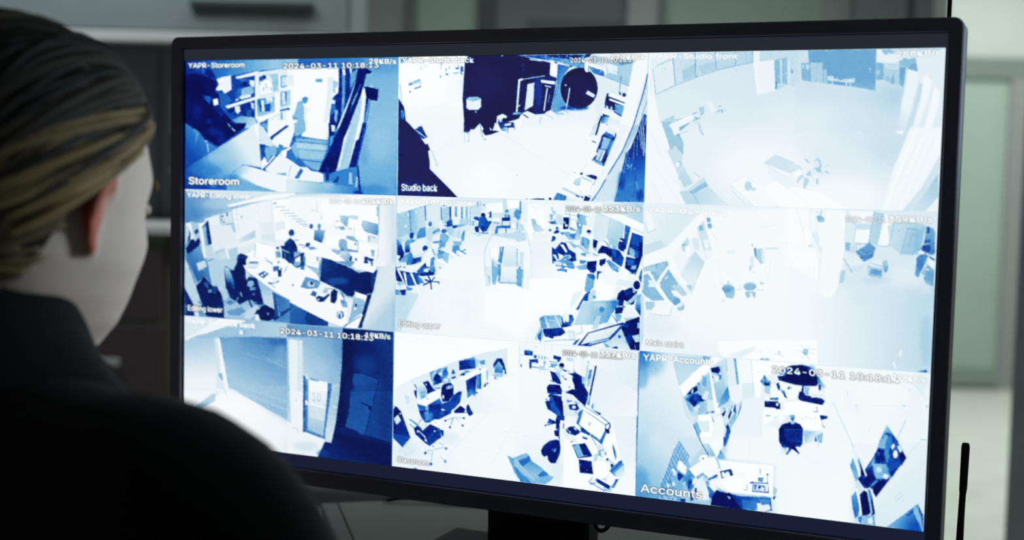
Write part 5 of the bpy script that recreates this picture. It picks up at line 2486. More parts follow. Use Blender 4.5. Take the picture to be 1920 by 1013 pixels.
P 12 320,190 350,190 450,380 480,430 420,390 310,290 290,220
P 84 330,235 360,250 340,270
L 92 9 330,260 360,255 440,340
E 92 440,360 16 18
L 40 8 340,160 390,105 425,105 440,190
G 12 500,220 18 560,320 400,240 490,165 610,220 660,260 650,310 480,435 440,350
L 40 4 450,350 610,220
E 90 545,250 10 10
L 90 8 615,220 630,320
P 14 610,235 655,240 655,290 630,300
P 86 380,160 440,150 420,220 400,220
L 92 10 500,430 600,350
L 25 8 550,390 560,400
P 24 510,440 540,420 530,445
L 60 8 520,480 660,445
L 62 8 530,480 430,495
L 92 14 530,480 620,560
L 55 8 520,500 500,620
L 70 5 420,520 520,525
L 60 6 620,560 670,620
L 50 8 590,390 650,420
E 20 430,518 16 18
E 20 685,462 16 16
E 30 675,620 15 17
E 20 498,650 18 18
E 90 690,465 7 7
E 90 680,618 6 8
L 25 14 290,705 320,705
G 55 1460,580 42 1550,780 1435,550 1460,555 1500,580 1569,550 1569,830 1510,720
@965 780 6.5375
F .45
B 84 530,650 60 120 .6
L 86 3 0,260 380,230
G 92 800,0 98 800,200 620,0 1500,0 1480,970 600,870
G 90 1300,300 96 1450,800 1190,0 1510,0 1490,970 1250,940 1300,500
P 90 580,180 640,160 760,270 780,330 640,280
P 13 520,0 620,0 615,60 560,50 560,160 510,160
P 22 430,50 450,40 530,80 520,100 460,70
L 16 12 380,115 520,85
L 16 12 440,45 530,90
E 16 382,118 10 10
E 16 436,45 14 14
P 14 600,90 615,95 610,160 600,150
P 10 490,180 560,155 560,260 500,240
P 95 565,50 600,80 600,220 560,330 555,250
P 10 545,260 560,250 555,310
G 11 400,380 8 500,500 330,420 360,360 440,300 510,285 560,300 570,400 560,470 510,575 450,575 415,530 410,480 370,500 340,470
P 30 460,400 520,390 500,440 470,430
P 70 470,410 490,430 520,395 500,440
L 40 5 530,490 560,460
G 50 100,520 60 300,620 0,510 140,450 180,470 210,540 350,640 430,720 490,740 450,790 380,830 200,820 80,800 0,680
P 60 0,510 150,450 190,480 60,560
P 36 40,550 190,490 210,540 100,620
B 30 120,570 40 30 .6
G 52 250,600 64 250,700 100,620 220,545 350,640 430,725 260,760
P 68 0,520 30,520 100,620 270,780 260,800 100,700 0,600
P 36 290,720 350,670 400,680 430,720 320,745
P 58 250,770 480,735 470,760 390,830 270,810
P 42 0,600 80,690 220,820 80,800
L 72 8 20,540 250,770
P 36 790,0 830,0 790,110 760,90
P 22 760,60 790,100 940,220 920,240 820,190 800,130
P 99 830,0 960,0 1110,120 1050,280 940,220 810,90
L 10 6 960,0 1120,110
P 98 970,0 1060,0 1170,80 1150,170 1110,160 1120,110
L 10 8 1060,5 1170,90 1180,130
P 12 1115,110 1140,90 1175,90 1185,130 1160,180 1170,200 1110,180
P 97 1125,115 1150,98 1170,110 1150,160 1120,150
P 40 1110,180 1135,190 1075,345 940,240 945,215 1050,290
P 28 1080,260 1110,200 1130,195 1075,345 1050,300
L 20 8 940,235 1070,340
E 10 1150,195 20 22
N 93 905,80 940,120 10 20 3
P 60 905,80 940,75 930,120 910,115
P 96 912,85 930,82 925,110 915,108
P 10 630,170 680,130 740,125 810,190 800,210 750,240 660,210
P 95 645,175 660,160 670,180
P 95 670,190 690,180 690,215
P 78 720,140 770,140 760,180
L 10 9 700,190 750,240
L 20 6 800,190 930,225
P 84 770,110 820,130 810,170
P 22 840,250 900,265 895,290 840,275
P 50 820,250 860,245 850,265
P 97 870,320 930,250 1020,385 940,465
L 10 6 945,250 1025,385
L 20 5 930,250 950,245
L 60 5 690,320 735,295
P 30 690,315 710,300 715,320
P 12 710,350 870,330 955,475 950,495 780,515
P 60 715,360 800,345 830,420 920,460 900,480 790,505
P 10 795,345 865,335 925,470 850,480
L 25 6 720,370 785,510
P 97 800,520 960,495 960,550 880,540
G 10 850,570 6 930,680 790,525 950,550 970,710 805,690
P 60 805,570 815,600 808,605
P 40 885,650 910,650 900,668
N 80 980,390 1150,520 14 20 14
P 60 1030,420 1100,400 1130,470 1080,500 1020,480
P 92 1060,430 1110,420 1110,490 1070,490
P 30 1110,430 1130,450 1120,480
P 78 980,470 1040,440 1020,540 970,560
P 84 1000,360 1090,340 1100,400 1020,420
P 8 1125,520 1150,510 1160,530 1140,550
P 99 1040,525 1185,570 1170,680 1100,790 970,740
L 60 5 1040,525 1185,570 1165,690
P 96 1160,525 1180,510 1250,590 1230,600
P 14 1180,590 1200,580 1230,600 1190,640
G 32 1220,620 75 1300,700 1170,670 1290,550 1340,580 1350,670 1240,740
G 78 1280,650 84 1300,720 1230,700 1330,600 1350,690 1290,750
P 30 1290,545 1330,540 1320,570 1190,680 1175,660
P 97 1170,700 1240,750 1220,840 1160,830 1110,790
L 60 4 1170,700 1110,790
P 14 985,790 1010,755 1180,850 1165,895
P 60 1000,760 1020,765 1000,800
P 50 1190,850 1250,780 1290,760 1230,870 1180,880
P 20 1240,770 1275,765 1210,890
P 90 920,800 980,770 1090,870 1100,910 960,840
L 20 7 920,800 1110,915
L 30 6 915,805 965,740
L 15 8 930,830 1000,815
L 20 8 1110,860 1100,915
L 35 6 1070,780 1100,760 1130,780
L 50 5 1170,870 1200,930
P 70 1100,880 1200,890 1180,925 1110,915
P 40 1200,340 1220,360 1240,420 1260,500 1240,540 1220,460
L 20 6 1205,380 1225,440
L 45 6 1240,460 1245,530
L 40 6 1150,530 1240,590
L 82 5 1490,270 1400,440 1330,560
L 82 5 1440,430 1340,670
L 84 4 1380,350 1470,320
P 88 1320,680 1360,680 1340,740 1300,740
P 12 1500,0 1530,0 1505,975 1485,970
t 100 .05 "YAPR-Classroom" @733 620 6.5375 105,122 840,188 56 1
t 99 .8 "2024-03-11 10:18:19" @965 640 6.5375 595,178 1332,232 58 .2
t 100 .35 "357KB/s" @965 640 6.5375 1050,192 1478,222 66 .8
t 100 .6 "Classroom" @733 770 6.5375 85,625 468,672 64 .4
# 8 accounts
bg 82 94 64 92
@1460 670 5.856
F 14
P 95 420,70 1650,170 1600,1013 0,1013
@1460 670 5.856
F 14
G 96 700,700 92 1500,400 600,500 1640,170 1600,1013 830,1013
@1460 830 5.856
F 14
P 96 0,0 800,0 850,180 800,880 0,780
@1190 655 5.856
F 14
G 92 1300,800 95 1200,900 1170,640 1420,530 1420,1013 1040,1013
@1190 820 5.856
F 14
P 95 1560,100 1669,180 1669,850 1530,820 1530,660
F .5
@1190 655 5.856
F 1.5
G 82 150,700 91 450,350 40,30 430,100 560,700 720,1013 40,1013
B 26 90,110 90 90 .95
B 50 180,160 140 120 .6
B 46 90,300 60 120 .6
B 78 120,900 80 150 .6
F .5
G 76 500,150 80 480,330 420,90 760,90 860,110 740,190 490,400 430,150
P 56 750,85 860,100 800,150 770,140
L 68 4 435,170 500,400
P 99 860,90 960,95 900,170 540,530 495,410 740,190
L 70 5 500,395 640,260
P 92 500,400 660,250 640,300 510,420
F 5
P 91 960,95 1669,140 1669,1040 720,1040 600,730 545,540
F .5
P 82 545,540 820,250 900,160 1010,110 1030,400 1180,570 1060,870 930,1013 730,1013 610,730
G 60 600,600 70 750,600 545,535 830,255 900,700 700,720 620,700
P 70 740,300 800,290 830,470 760,430
P 52 750,320 790,310 790,420 750,400
P 62 690,380 720,370 740,480 710,480
L 20 8 700,375 715,400
P 10 640,430 690,410 700,460 640,500 570,510
P 88 640,440 650,440 645,490 625,480
P 34 560,560 630,490 700,490 760,530 780,570 740,580 660,640 610,590
P 12 600,560 650,500 720,510 780,560 760,580 700,570 660,640 620,590
B 32 680,540 30 30 .6
P 86 740,540 790,460 820,480 800,560 760,560
P 82 640,660 720,600 750,620 690,710
P 66 720,600 760,580 780,680 720,690
P 36 640,715 690,705 690,725 640,728
P 78 610,690 700,680 690,740 620,735
P 30 700,650 720,655 715,680
P 84 800,560 870,560 880,680 800,690
P 14 840,690 885,680 865,705 845,700
P 50 790,700 815,690 815,715 790,715
P 97 820,240 850,230 930,720 890,730
P 95 845,260 870,270 950,700 925,720
P 74 830,210 960,180 1000,420 920,600 870,380
P 8 840,215 930,200 945,250 920,280 850,260
P 20 850,310 900,300 900,320 850,318
P 40 910,290 960,290 950,340 920,330
P 88 860,290 930,300 930,370 890,370
G 74 960,350 62 900,550 870,390 1000,320 1020,440 940,570 910,600
P 32 1000,460 1030,410 1050,540 1030,580 920,650 940,590
G 38 1030,450 58 930,620 1020,420 1050,540 1030,580 920,650 930,590
P 80 960,130 1000,110 1030,400 1000,420
P 88 1000,110 1090,110 1130,400 1040,420
P 55 1090,108 1115,110 1150,390 1125,400
L 58 6 1010,120 1020,250
P 96 1120,120 1290,125 1320,520 1180,560 1150,400
P 92 1030,420 1150,400 1180,570 1110,620 1050,540
P 86 1180,380 1310,380 1320,520 1180,560
L 76 5 1280,130 1310,510
P 40 1140,700 1180,560 1170,660 1130,760
P 14 1090,660 1110,600 1120,720 1090,690
P 8 960,720 1000,670 1010,690 980,750
P 62 970,650 1000,640 990,690
P 78 1010,590 1060,600 1050,680 1000,720
L 92 8 1030,640 980,780
L 92 8 1060,680 1010,800
P 6 1030,740 1060,670 1070,700 1040,780
L 40 8 1080,620 1050,680
P 20 1100,620 1120,700 1090,690
G 60 1080,750 68 1060,830 1040,800 1110,690 1130,760 1060,870 1050,870
P 12 975,780 1000,840 1020,860 1010,870 985,810
P 14 1010,850 1030,820 1050,880 1020,900
P 94 940,720 980,780 1000,860 960,1013 840,1013 830,830
G 26 1010,900 36 1000,1000 1020,880 1050,870 1060,900 1030,1013 980,1013
P 99 700,730 840,720 870,860 830,1013 730,1013 720,900
P 86 690,790 820,790 830,910 760,910
P 60 650,830 690,800 740,900 710,960
L 14 7 650,830 725,1010
P 93 850,700 920,740 870,860 860,760
P 50 850,720 880,800 870,810
F .8
F .4
P 99 1290,130 1669,150 1669,240 1510,280 1400,320 1380,540 1330,530
P 52 1380,360 1430,290 1470,350 1500,360 1490,400 1420,410
L 20 8 1425,290 1440,370
L 22 8 1385,350 1440,390
P 14 1430,370 1490,380 1490,410 1430,410
P 72 1430,410 1500,410 1480,490 1430,480
L 60 6 1440,490 1490,495
P 70 1355,255 1365,255 1365,275
P 97 1500,400 1560,400 1600,520 1500,540
P 14 1555,390 1580,370 1600,400 1590,440 1570,430
P 30 1560,430 1590,440 1600,470
P 12 1570,300 1669,300 1669,370 1600,340 1570,320
P 97 1440,530 1470,510 1480,570 1440,560
P 34 1490,540 1580,535 1580,570 1490,560
P 8 1428,575 1600,580 1600,660 1560,665 1550,650 1430,640
E 92 1567,612 13 16
P 14 1640,450 1669,460 1669,550 1650,530
P 98 1440,650 1550,655 1560,680 1669,660 1669,720 1520,780 1410,850 1410,700
P 58 1440,725 1500,730 1495,740 1445,740
P 88 1520,750 1669,690 1669,740 1540,770
P 7 1585,880 1620,830 1669,810 1669,1013 1590,1013
P 96 1400,850 1580,860 1580,1013 1410,1013
@1460 670 5.856
F .8
B 84 1580,280 60 90 .6
B 88 850,450 120 150 .4
B 98 1100,400 300 150 .6
F .5
L 80 7 1250,170 1520,330 1630,480
L 86 5 1000,530 1300,540 1500,680
P 99 0,60 420,80 440,130 0,180
G 50 30,150 8 150,160 20,160 120,100 260,90 340,110 400,170 0,200
F .6
P 4 0,240 80,190 250,110 330,115 410,180 440,280 420,325 300,325 180,310 0,260
B 40 360,130 40 30 .5
F .4
P 92 440,280 520,320 520,500 480,480 450,380
G 40 430,250 80 480,350 420,200 470,270 520,330 480,380 440,370
P 12 440,310 465,310 465,370 440,370
P 97 0,270 100,300 260,330 250,380 220,400 190,470 60,480 0,520
P 16 0,280 20,330 10,380 0,370
P 40 20,350 60,380 70,440 40,400
P 16 60,360 80,420 100,465 60,440
P 60 110,320 150,340 130,360 100,350
P 20 90,340 120,345 110,365
P 14 260,320 280,320 275,420 240,420
P 10 215,440 230,380 290,400 290,420 340,430 480,460 510,490 485,530 380,525 260,495 220,465
P 62 285,330 340,335 330,420 290,410
P 97 340,335 420,325 440,380 520,410 510,440 360,445 340,400
P 88 360,410 500,405 500,440 370,450
P 10 0,510 20,510 20,580 0,570
P 99 60,500 220,480 490,535 500,640 70,640
P 97 0,580 70,580 70,680 0,720
P 99 140,630 460,640 480,810 280,800 180,690
L 20 6 420,550 430,605 385,602
L 75 4 290,660 400,690 410,650
L 60 6 255,680 270,690
P 60 290,650 305,660 300,670
P 10 450,640 540,650 535,680 465,695
P 30 470,740 515,775 500,775
L 60 5 470,690 490,760
F .4
G 60 140,650 20 160,690 125,640 175,635 180,670 160,710 135,690
P 50 120,710 190,715 170,745 140,745
P 78 130,715 180,720 160,740
P 7 40,750 120,715 150,745 190,720 240,740 270,790 265,960 240,980 30,970 10,930 5,790
P 14 60,800 260,800 260,940 60,930
L 24 9 70,797 260,797
P 8 30,970 250,960 245,990 190,985 190,1013 110,1013 110,990 50,1000
G 72 330,850 86 380,900 270,810 480,815 480,900 290,960
B 64 300,850 30 50 .5
P 24 400,900 410,860 425,930 400,930
P 62 420,860 490,830 480,930 440,940
L 60 6 440,930 435,990
P 20 455,935 475,930 465,945
L 66 5 600,500 830,1005
L 80 6 560,510 600,510
L 76 5 760,380 755,430
E 72 850,540 9 9
L 84 7 870,560 865,620
L 80 5 1010,760 980,840
G 66 1180,780 45 1200,850 1190,745 1365,1013 1070,1013
P 20 1160,840 1200,830 1270,870 1300,910 1365,1013 1300,1013 1230,930 1200,860
P 58 1110,950 1160,860 1200,860 1170,960
P 40 1200,880 1240,860 1250,920 1180,1000
P 8 1280,910 1310,920 1365,1013 1320,1013
P 92 1240,960 1260,940 1275,980 1255,1013 1235,1010
P 90 1310,980 1330,975 1345,1013 1320,1013
P 14 1070,1013 1100,990 1220,1000 1210,1013
L 55 5 1395,700 1300,900
L 72 4 1565,905 1480,1013
L 55 6 1560,905 1630,912
E 62 1440,370 7 7
E 50 1625,548 7 10
P 60 1340,530 1400,545 1390,552
@1190 820 5.856
F 1.5
F 5
G 62 100,500 82 350,150 30,0 720,0 760,100 600,300 300,480 260,680 20,640
B 44 80,500 80 150 .6
B 44 150,640 120 50 .6
B 72 100,50 60 100 .5
F .5
G 58 600,400 66 500,250 500,40 610,210 600,260 640,430 560,560 380,640 260,650 400,250
B 34 600,460 50 60 .7
F .2
L 34 6 497,45 440,150 260,670
L 44 5 497,45 610,210
L 42 5 480,85 560,250
L 40 5 460,120 530,260
L 38 5 440,165 510,290
L 36 5 425,200 490,320
L 34 5 405,240 470,360
L 32 5 385,290 440,400
L 32 5 370,330 430,440
L 30 5 355,370 410,470
L 28 5 335,410 400,510
L 26 5 315,455 380,550
L 24 5 300,500 360,590
L 22 5 290,550 380,660
L 22 5 270,600 340,680
L 36 5 520,80 400,330 300,620
L 36 5 545,115 440,330 340,600
L 36 5 565,150 470,330
L 38 5 585,180 530,280
L 40 5 605,215 560,290
L 26 5 400,470 300,660
L 24 5 450,500 380,680
L 22 5 470,560 420,690
L 26 5 400,470 480,620
L 24 5 380,520 460,650
L 24 5 360,560 430,680
F .4
P 96 480,300 495,250 530,270 580,330 570,410 520,380 475,340
P 93 415,350 440,340 470,400 450,420
P 18 480,380 550,420 530,440 500,480 480,450
L 24 7 430,320 520,400
P 84 360,510 390,500 395,540 365,550
P 92 420,500 440,480 455,520 435,540
P 70 530,500 570,480 570,540 540,550
P 24 600,460 650,460 620,560 590,560
B 20 610,530 20 50 .6
P 88 640,470 680,440 760,420 760,560 750,700 700,640 640,560
P 97 600,350 760,240 880,210 935,320 700,420 670,430
L 25 6 600,350 670,440
L 55 5 885,210 940,325
P 58 680,430 760,380 780,400 700,460
P 97 705,250 730,200 800,190 810,230 740,250
E 25 758,232 9 9
P 95 720,0 980,0 980,90 910,220 880,210 810,210
G 78 780,100 66 850,170 740,70 820,70 900,210 850,210 790,180
P 97 830,60 980,0 970,120 910,200
L 12 7 715,0 740,65 820,205
G 26 1010,40 34 1000,90 980,0 1045,0 1010,90 980,110 980,50
G 58 960,200 66 960,120 910,220 950,130 1010,240 930,240
P 30 940,150 960,150 960,190 940,180
P 99 930,250 1530,310 1520,650 1040,600 940,490 920,420 960,350
L 84 5 1530,320 1520,600
P 96 760,390 900,330 960,350 920,420 820,440
L 25 7 780,420 800,430 790,440
P 14 945,370 1065,345 1090,415 960,450
P 94 960,385 985,375 1010,430 970,440
P 92 985,400 1000,395 1010,380 1040,375 1060,430 1000,440
P 18 805,460 910,400 920,425 840,475
P 40 830,450 900,415 900,430 845,465
P 90 760,460 830,470 900,440 950,490 1000,560 1040,600 920,590 860,580
P 48 770,480 820,470 830,520 780,540
P 55 760,500 800,480 840,560 890,620 850,660 800,600
G 40 830,560 26 880,640 780,530 830,540 900,620 860,680 800,630
P 94 840,490 930,450 1000,560 990,610 930,560 870,580
P 66 900,540 990,580 1000,610 940,590
P 90 680,480 780,480 820,600 830,740 700,720 720,620
P 40 620,520 660,510 660,560 620,560
P 20 620,600 660,600 650,690 620,690
P 10 670,550 690,550 690,600 670,600
P 70 600,690 840,680 835,745 570,710
P 10 500,660 570,670 570,710 510,700
P 50 470,640 520,650 510,700 470,690
G 8 900,680 20 1200,700 840,740 860,640 900,580 1000,600 1160,640 1500,660 1510,800 1190,790
P 5 850,740 870,640 910,570 990,620 1050,600 1120,700 1180,785
P 60 1020,640 1060,650 1050,680
B 30 1250,720 60 50 .8
B 36 1380,680 90 30 .8
G 34 1220,700 40 1340,760 1180,680 1360,700 1340,800 1200,785
P 88 1350,720 1470,710 1500,770 1480,810 1350,800
P 44 1370,680 1500,670 1480,730 1400,740
L 26 8 1490,670 1500,780
L 26 8 1440,810 1515,790
P 70 1530,530 1570,570 1550,650 1520,650
P 12 1520,655 1560,640 1530,690
N 97 1140,390 1260,450 16 30 5
L 84 5 1130,410 1200,390 1210,450
P 40 1360,440 1420,440 1410,490 1360,480
P 30 1270,490 1310,480 1300,500 1270,510
L 30 6 1380,340 1385,400
L 40 6 1465,400 1460,490
E 40 1463,408 12 12
P 14 1300,490 1470,500 1480,610 1295,595
P 93 1305,500 1470,510 1470,595 1305,585
P 50 1310,510 1440,530 1440,580 1320,580
P 90 1350,520 1440,560 1420,580 1340,570
E 10 1375,548 16 16
P 20 1420,570 1445,560 1440,585
P 35 1330,520 1310,560 1330,580
L 50 6 1200,570 1240,580 1240,510
P 30 1440,490 1475,490 1470,500
F 6
P 95 1050,0 1580,0 1600,100 1669,190 1669,320 1530,310 1000,240
F .4
L 88 3 1420,70 1580,80
L 90 3 1260,10 1270,240
P 6 1585,0 1669,0 1669,130 1610,80 1590,50
P 50 1640,110 1669,130 1669,180
@1460 830 5.856
F .6
B 92 400,200 300 150 .5
G 93 1000,200 86 1400,600 800,0 1640,0 1600,980 1060,900 1050,600 950,260
B 84 1150,780 80 100 .6
F .4
P 10 10,0 250,0 240,40 180,40 230,115 215,120 150,70 100,130 85,125 120,60 40,40
B 80 70,90 40 40 .5
E 12 95,125 12 8
E 12 222,118 10 8
L 80 5 790,0 870,190
P 22 1100,30 1180,0 1310,0 1405,170 1070,600 1010,500 960,280 1060,130
P 8 1330,40 1405,170 1350,260 1320,130
P 60 1100,0 1210,0 1170,70 1090,60
P 40 1180,0 1250,0 1200,130 1160,120
P 12 1050,130 1100,70 1160,90 1170,200 1080,230
P 35 1080,110 1110,110 1100,150
P 44 1160,130 1190,70 1220,160 1190,230
P 93 1235,50 1260,10 1280,40 1250,85
E 94 1283,130 25 42
P 93 1300,40 1330,40 1355,90 1335,115
P 50 980,290 1060,150 1050,230 1020,250
G 62 1100,300 50 1180,330 1030,230 1190,240 1230,390 1060,400
E 78 1105,300 32 30
P 90 1075,290 1095,270 1100,310
P 90 1145,370 1165,340 1210,360 1190,400 1150,390
P 24 1195,220 1330,220 1250,380 1220,360
P 12 1220,330 1330,260 1250,380
P 5 1100,420 1220,400 1070,595 1030,500
P 14 870,400 900,360 960,280 1010,300 1070,380 1070,410 990,500 940,500
P 8 960,360 1030,360 1060,400 960,480 930,440
P 50 1030,450 1090,400 1080,430 1000,500
G 52 830,250 60 830,380 785,250 815,165 890,360 850,440
P 94 830,175 850,190 900,365 885,380
P 52 865,200 885,170 905,230 895,280
P 8 895,240 905,235 950,360 905,370
P 96 890,175 905,190 970,360 955,375
P 82 840,430 880,420 930,520 890,560 850,520
P 92 770,330 800,400 840,430 830,480
G 44 830,600 36 850,750 800,590 850,530 890,700 880,800 840,830 810,700
P 96 845,500 870,510 925,775 905,780
P 4 890,570 940,520 980,550 1020,760 990,790 920,800
P 74 965,500 990,500 1030,760 1015,770
P 36 985,510 1010,520 1040,740 1030,760
P 10 1020,540 1060,760 1060,780 1000,810 1030,760
P 96 1015,510 1030,505 1080,760 1065,775
P 80 830,830 870,810 900,880 840,870
P 40 870,810 920,800 910,890 880,860
P 62 920,800 1050,790 1060,905 920,890
P 88 980,830 1030,820 1030,890 990,880
L 30 6 1040,800 1060,910
P 90 780,690 810,720 830,800 790,780
L 70 5 1275,605 1355,535
L 70 5 1280,650 1370,570
L 74 4 1550,0 1420,140
G 52 1300,850 28 1450,950 1190,920 1530,670 1590,800 1590,985
P 22 1410,790 1490,730 1480,760 1420,810
P 60 1490,700 1530,680 1590,960 1580,980 1480,750
P 24 1530,700 1590,790 1590,840 1540,760
B 22 1490,920 60 50 .6
t 98 .25 "YAPR-Accounts" @1190 655 5.856 103,128 860,182 66 1
t 99 .7 "2024-03-11 10:18:14" @1190 655 5.856 1512,262 2905,380 66 .9
t 99 .2 "298KB/s" @1460 670 5.856 1250,262 1610,288 62 .9
t 100 1 "Accounts" @1190 820 5.856 78,592 748,668 84 1
"""
# ---------------------------------------------------------------- the desk (turned fourteen degrees) and what stands on it
M_desk = mat('grey_laminate_desk', srgb(180, 187, 188), .55, noise=.03, scale=9, bump=.01)
M_black = mat('black_plastic', srgb(32, 33, 41), .5, noise=.06, scale=90, bump=.02)
M_rubber = mat('black_rubber', srgb(18, 18, 22), .6, noise=.05, scale=60)
DR = math.radians(13.8)
dk = thing('desk', 'grey laminate desk with a pale edge strip carrying the monitor', 'desk', (-.236, 1.632, 0), DR)
obj('desktop', B(.022, .70, -.47, 0, .694, .72, .002), M_desk, dk)
obj('edge_strip', B(0, .0205, -.47, 0, .694, .7199, .002), mat('desk_edge_strip', srgb(170, 178, 180), .45, noise=.03), dk)
for x in (.05, .65):
    for y in (-.43, -.05):
        obj('leg', B(x - .02, x + .02, y - .02, y + .02, .0, .694, .003), M_dark, dk)
obj('crossbar', B(.07, .63, -.06, -.04, .62, .66), M_dark, dk)

TH = math.radians(-23.418)
mon = thing('monitor', 'large black monitor showing nine blue security camera pictures', 'monitor', (.0220, 1.3418, .72), TH)
OX, OY, OZ = .40, .05, -.538     # screen frame -> monitor frame
FW, FH = .80, .4241
def mx(x, y, z): return Vector((x - OX, y - OY, z - OZ))
M_bezel = mat('matt_black_bezel', srgb(94, 95, 116), .5, noise=.04, scale=160, bump=.02)

def rrect(x0, x1, z0, z1, r, n=6):
    out = []
    for cx, cz, a0 in ((x1 - r, z1 - r, 0), (x0 + r, z1 - r, 90), (x0 + r, z0 + r, 180), (x1 - r, z0 + r, 270)):
        for k in range(n + 1):
            a = math.radians(a0 + 90 * k / n)
            out.append((cx + r * math.cos(a), cz + r * math.sin(a)))
    return out
def ring_solid(levels):
    """levels: list of (outline, y); consecutive outlines are bridged"""
    bm = bmesh.new(); rings = []
    for o, y in levels: rings.append([bm.verts.new(mx(x, y, z)) for x, z in o])
    n = len(rings[0])
    for a, c in zip(rings[:-1], rings[1:]):
        for k in range(n): bm.faces.new((a[k], a[(k + 1) % n], c[(k + 1) % n], c[k]))
    return bm, rings
X0, X1, Z0, Z1 = -.0165, .8150, -.4560, .0255
x0, x1, z0, z1 = -.0022, .8018, -.4388, .0130
out0 = rrect(X0, X1, Z0, Z1, .009); out1 = rrect(X0 + .0012, X1 - .0012, Z0 + .0012, Z1 - .0012, .008)
inn0 = rrect(x0, x1, z0, z1, .0006)
bm, r = ring_solid([(inn0, .002), (inn0, -.0052), (rrect(x0 - .0008, x1 + .0008, z0 - .0008, z1 + .0008, .001), -.006), (out1, -.006), (out0, -.0048), (out0, .022)])
obj('bezel', bm, M_bezel, mon)
bm, r = ring_solid([(out0, .022), (out0, .030), (rrect(X0 + .02, X1 - .02, Z0 + .02, Z1 - .02, .02), .042), (rrect(X0 + .10, X1 - .10, Z0 + .07, Z1 - .07, .03), .066)])
bm.faces.new(r[-1]); bm.faces.new(r[0][::-1])
obj('rear_shell', bm, M_black, mon)
scr = obj('screen', B(x0 - .0004 - OX, x1 + .0004 - OX, .0 - OY, .006 - OY, z0 - OZ, z1 - OZ), mat('panel_glass', srgb(10, 11, 16), .25, noise=.02, scale=5, spec=.3), mon)

def emission(name, col=None, strength=1., attr=None):
    m = bpy.data.materials.new(name); m.use_nodes = True; nt = m.node_tree
    for n in list(nt.nodes): nt.nodes.remove(n)
    o = nt.nodes.new('ShaderNodeOutputMaterial'); e = nt.nodes.new('ShaderNodeEmission')
    e.inputs[1].default_value = strength
    if attr:
        a = nt.nodes.new('ShaderNodeAttribute'); a.attribute_name = attr; nt.links.new(a.outputs['Color'], e.inputs[0])
    else: e.inputs[0].default_value = col
    nt.links.new(e.outputs[0], o.inputs[0])
    return m
M_feed = emission('lit_screen_picture', attr='picture', strength=1.0)
M_title = emission('lit_title_bar', srgb(38, 43, 51))
M_task = emission('lit_task_bar', srgb(25, 32, 54))

def flat(name, xa, xb, za, zb, y, m):
    bm = bmesh.new()
    bm.faces.new([bm.verts.new(mx(*q)) for q in ((xa, y, zb), (xb, y, zb), (xb, y, za), (xa, y, za))])
    return obj(name, bm, m, scr)
flat('title_bar', x0, x1, 0.0003, z1 - .0006, -.0006, M_title)['label'] = 'dark grey bar along the top of the lit screen'
flat('task_bar', x0, x1, z0 + .0006, -FH - .0003, -.0006, M_task)['label'] = 'dark blue bar along the bottom of the lit screen'

LABELS = ['storeroom camera picture', 'studio back camera picture', 'studio front camera picture', 'editing lower camera picture', 'editing upper camera picture',
          'main stairs camera picture', 'entrance back camera picture', 'classroom camera picture', 'accounts camera picture']
blocks = []
for ln in FEEDS.splitlines():
    ln = ln.strip()
    if ln.startswith('#'): blocks.append([])
    elif ln: blocks[-1].append(ln)
for i in range(9):
    lin = paint(i, blocks[i], glyphs)
    ny, nx = lin.shape[:2]
    rw, cl = divmod(i, 3)
    xa, xb = FW * cl / 3, FW * (cl + 1) / 3; za, zb = -FH * rw / 3, -FH * (rw + 1) / 3
    u, v = np.meshgrid(np.linspace(0, 1, nx), np.linspace(0, 1, ny))
    co = np.stack([xa + (xb - xa) * u - OX, np.full_like(u, -.0008 - OY), za + (zb - za) * v - OZ], -1).reshape(-1, 3)
    idx = np.arange(nx * ny).reshape(ny, nx)
    q = np.stack([idx[:-1, :-1], idx[1:, :-1], idx[1:, 1:], idx[:-1, 1:]], -1).reshape(-1, 4)
    me = bpy.data.meshes.new('camera_picture')
    me.vertices.add(len(co)); me.vertices.foreach_set('co', co.astype(np.float32).ravel())
    me.loops.add(q.size); me.loops.foreach_set('vertex_index', q.astype(np.int32).ravel())
    me.polygons.add(len(q)); me.polygons.foreach_set('loop_start', (np.arange(len(q)) * 4).astype(np.int32))
    me.update(calc_edges=True); me.validate()
    at = me.color_attributes.new('picture', 'FLOAT_COLOR', 'POINT')
    at.data.foreach_set('color', np.concatenate([lin.reshape(-1, 3), np.ones((len(co), 1))], 1).astype(np.float32).ravel())
    me.materials.append(M_feed)
    o = bpy.data.objects.new('camera_picture', me); C.objects.link(o); o.parent = scr; o['label'] = LABELS[i]

bm = bmesh.new()
box(bm, .345 - OX, .461 - OX, .070 - OY, .102 - OY, -.526 - OZ, -.15 - OZ, .003)
obj('stand_neck', bm, M_rubber, mon)
bm = B(.34 - OX, .466 - OX, .055 - OY, .09 - OY, -.30 - OZ, -.16 - OZ, .004)
obj('stand_bracket', bm, M_black, mon)
bm = B(.270 - OX, .532 - OX, -.085 - OY, .150 - OY, -.538 - OZ, -.5245 - OZ, .003)
obj('stand_base', bm, mat('dark_grey_stand_base', srgb(78, 79, 86), .5, noise=.05, scale=60), mon)
st = obj('sticker', B(.366 - OX, .404 - OX, -.0064 - OY, -.0058 - OY, -.4552 - OZ, -.4425 - OZ), mat('faint_black_sticker', srgb(84, 85, 104), .42, noise=.04, scale=50), mon)
st['label'] = 'faint black sticker on the lower bezel'

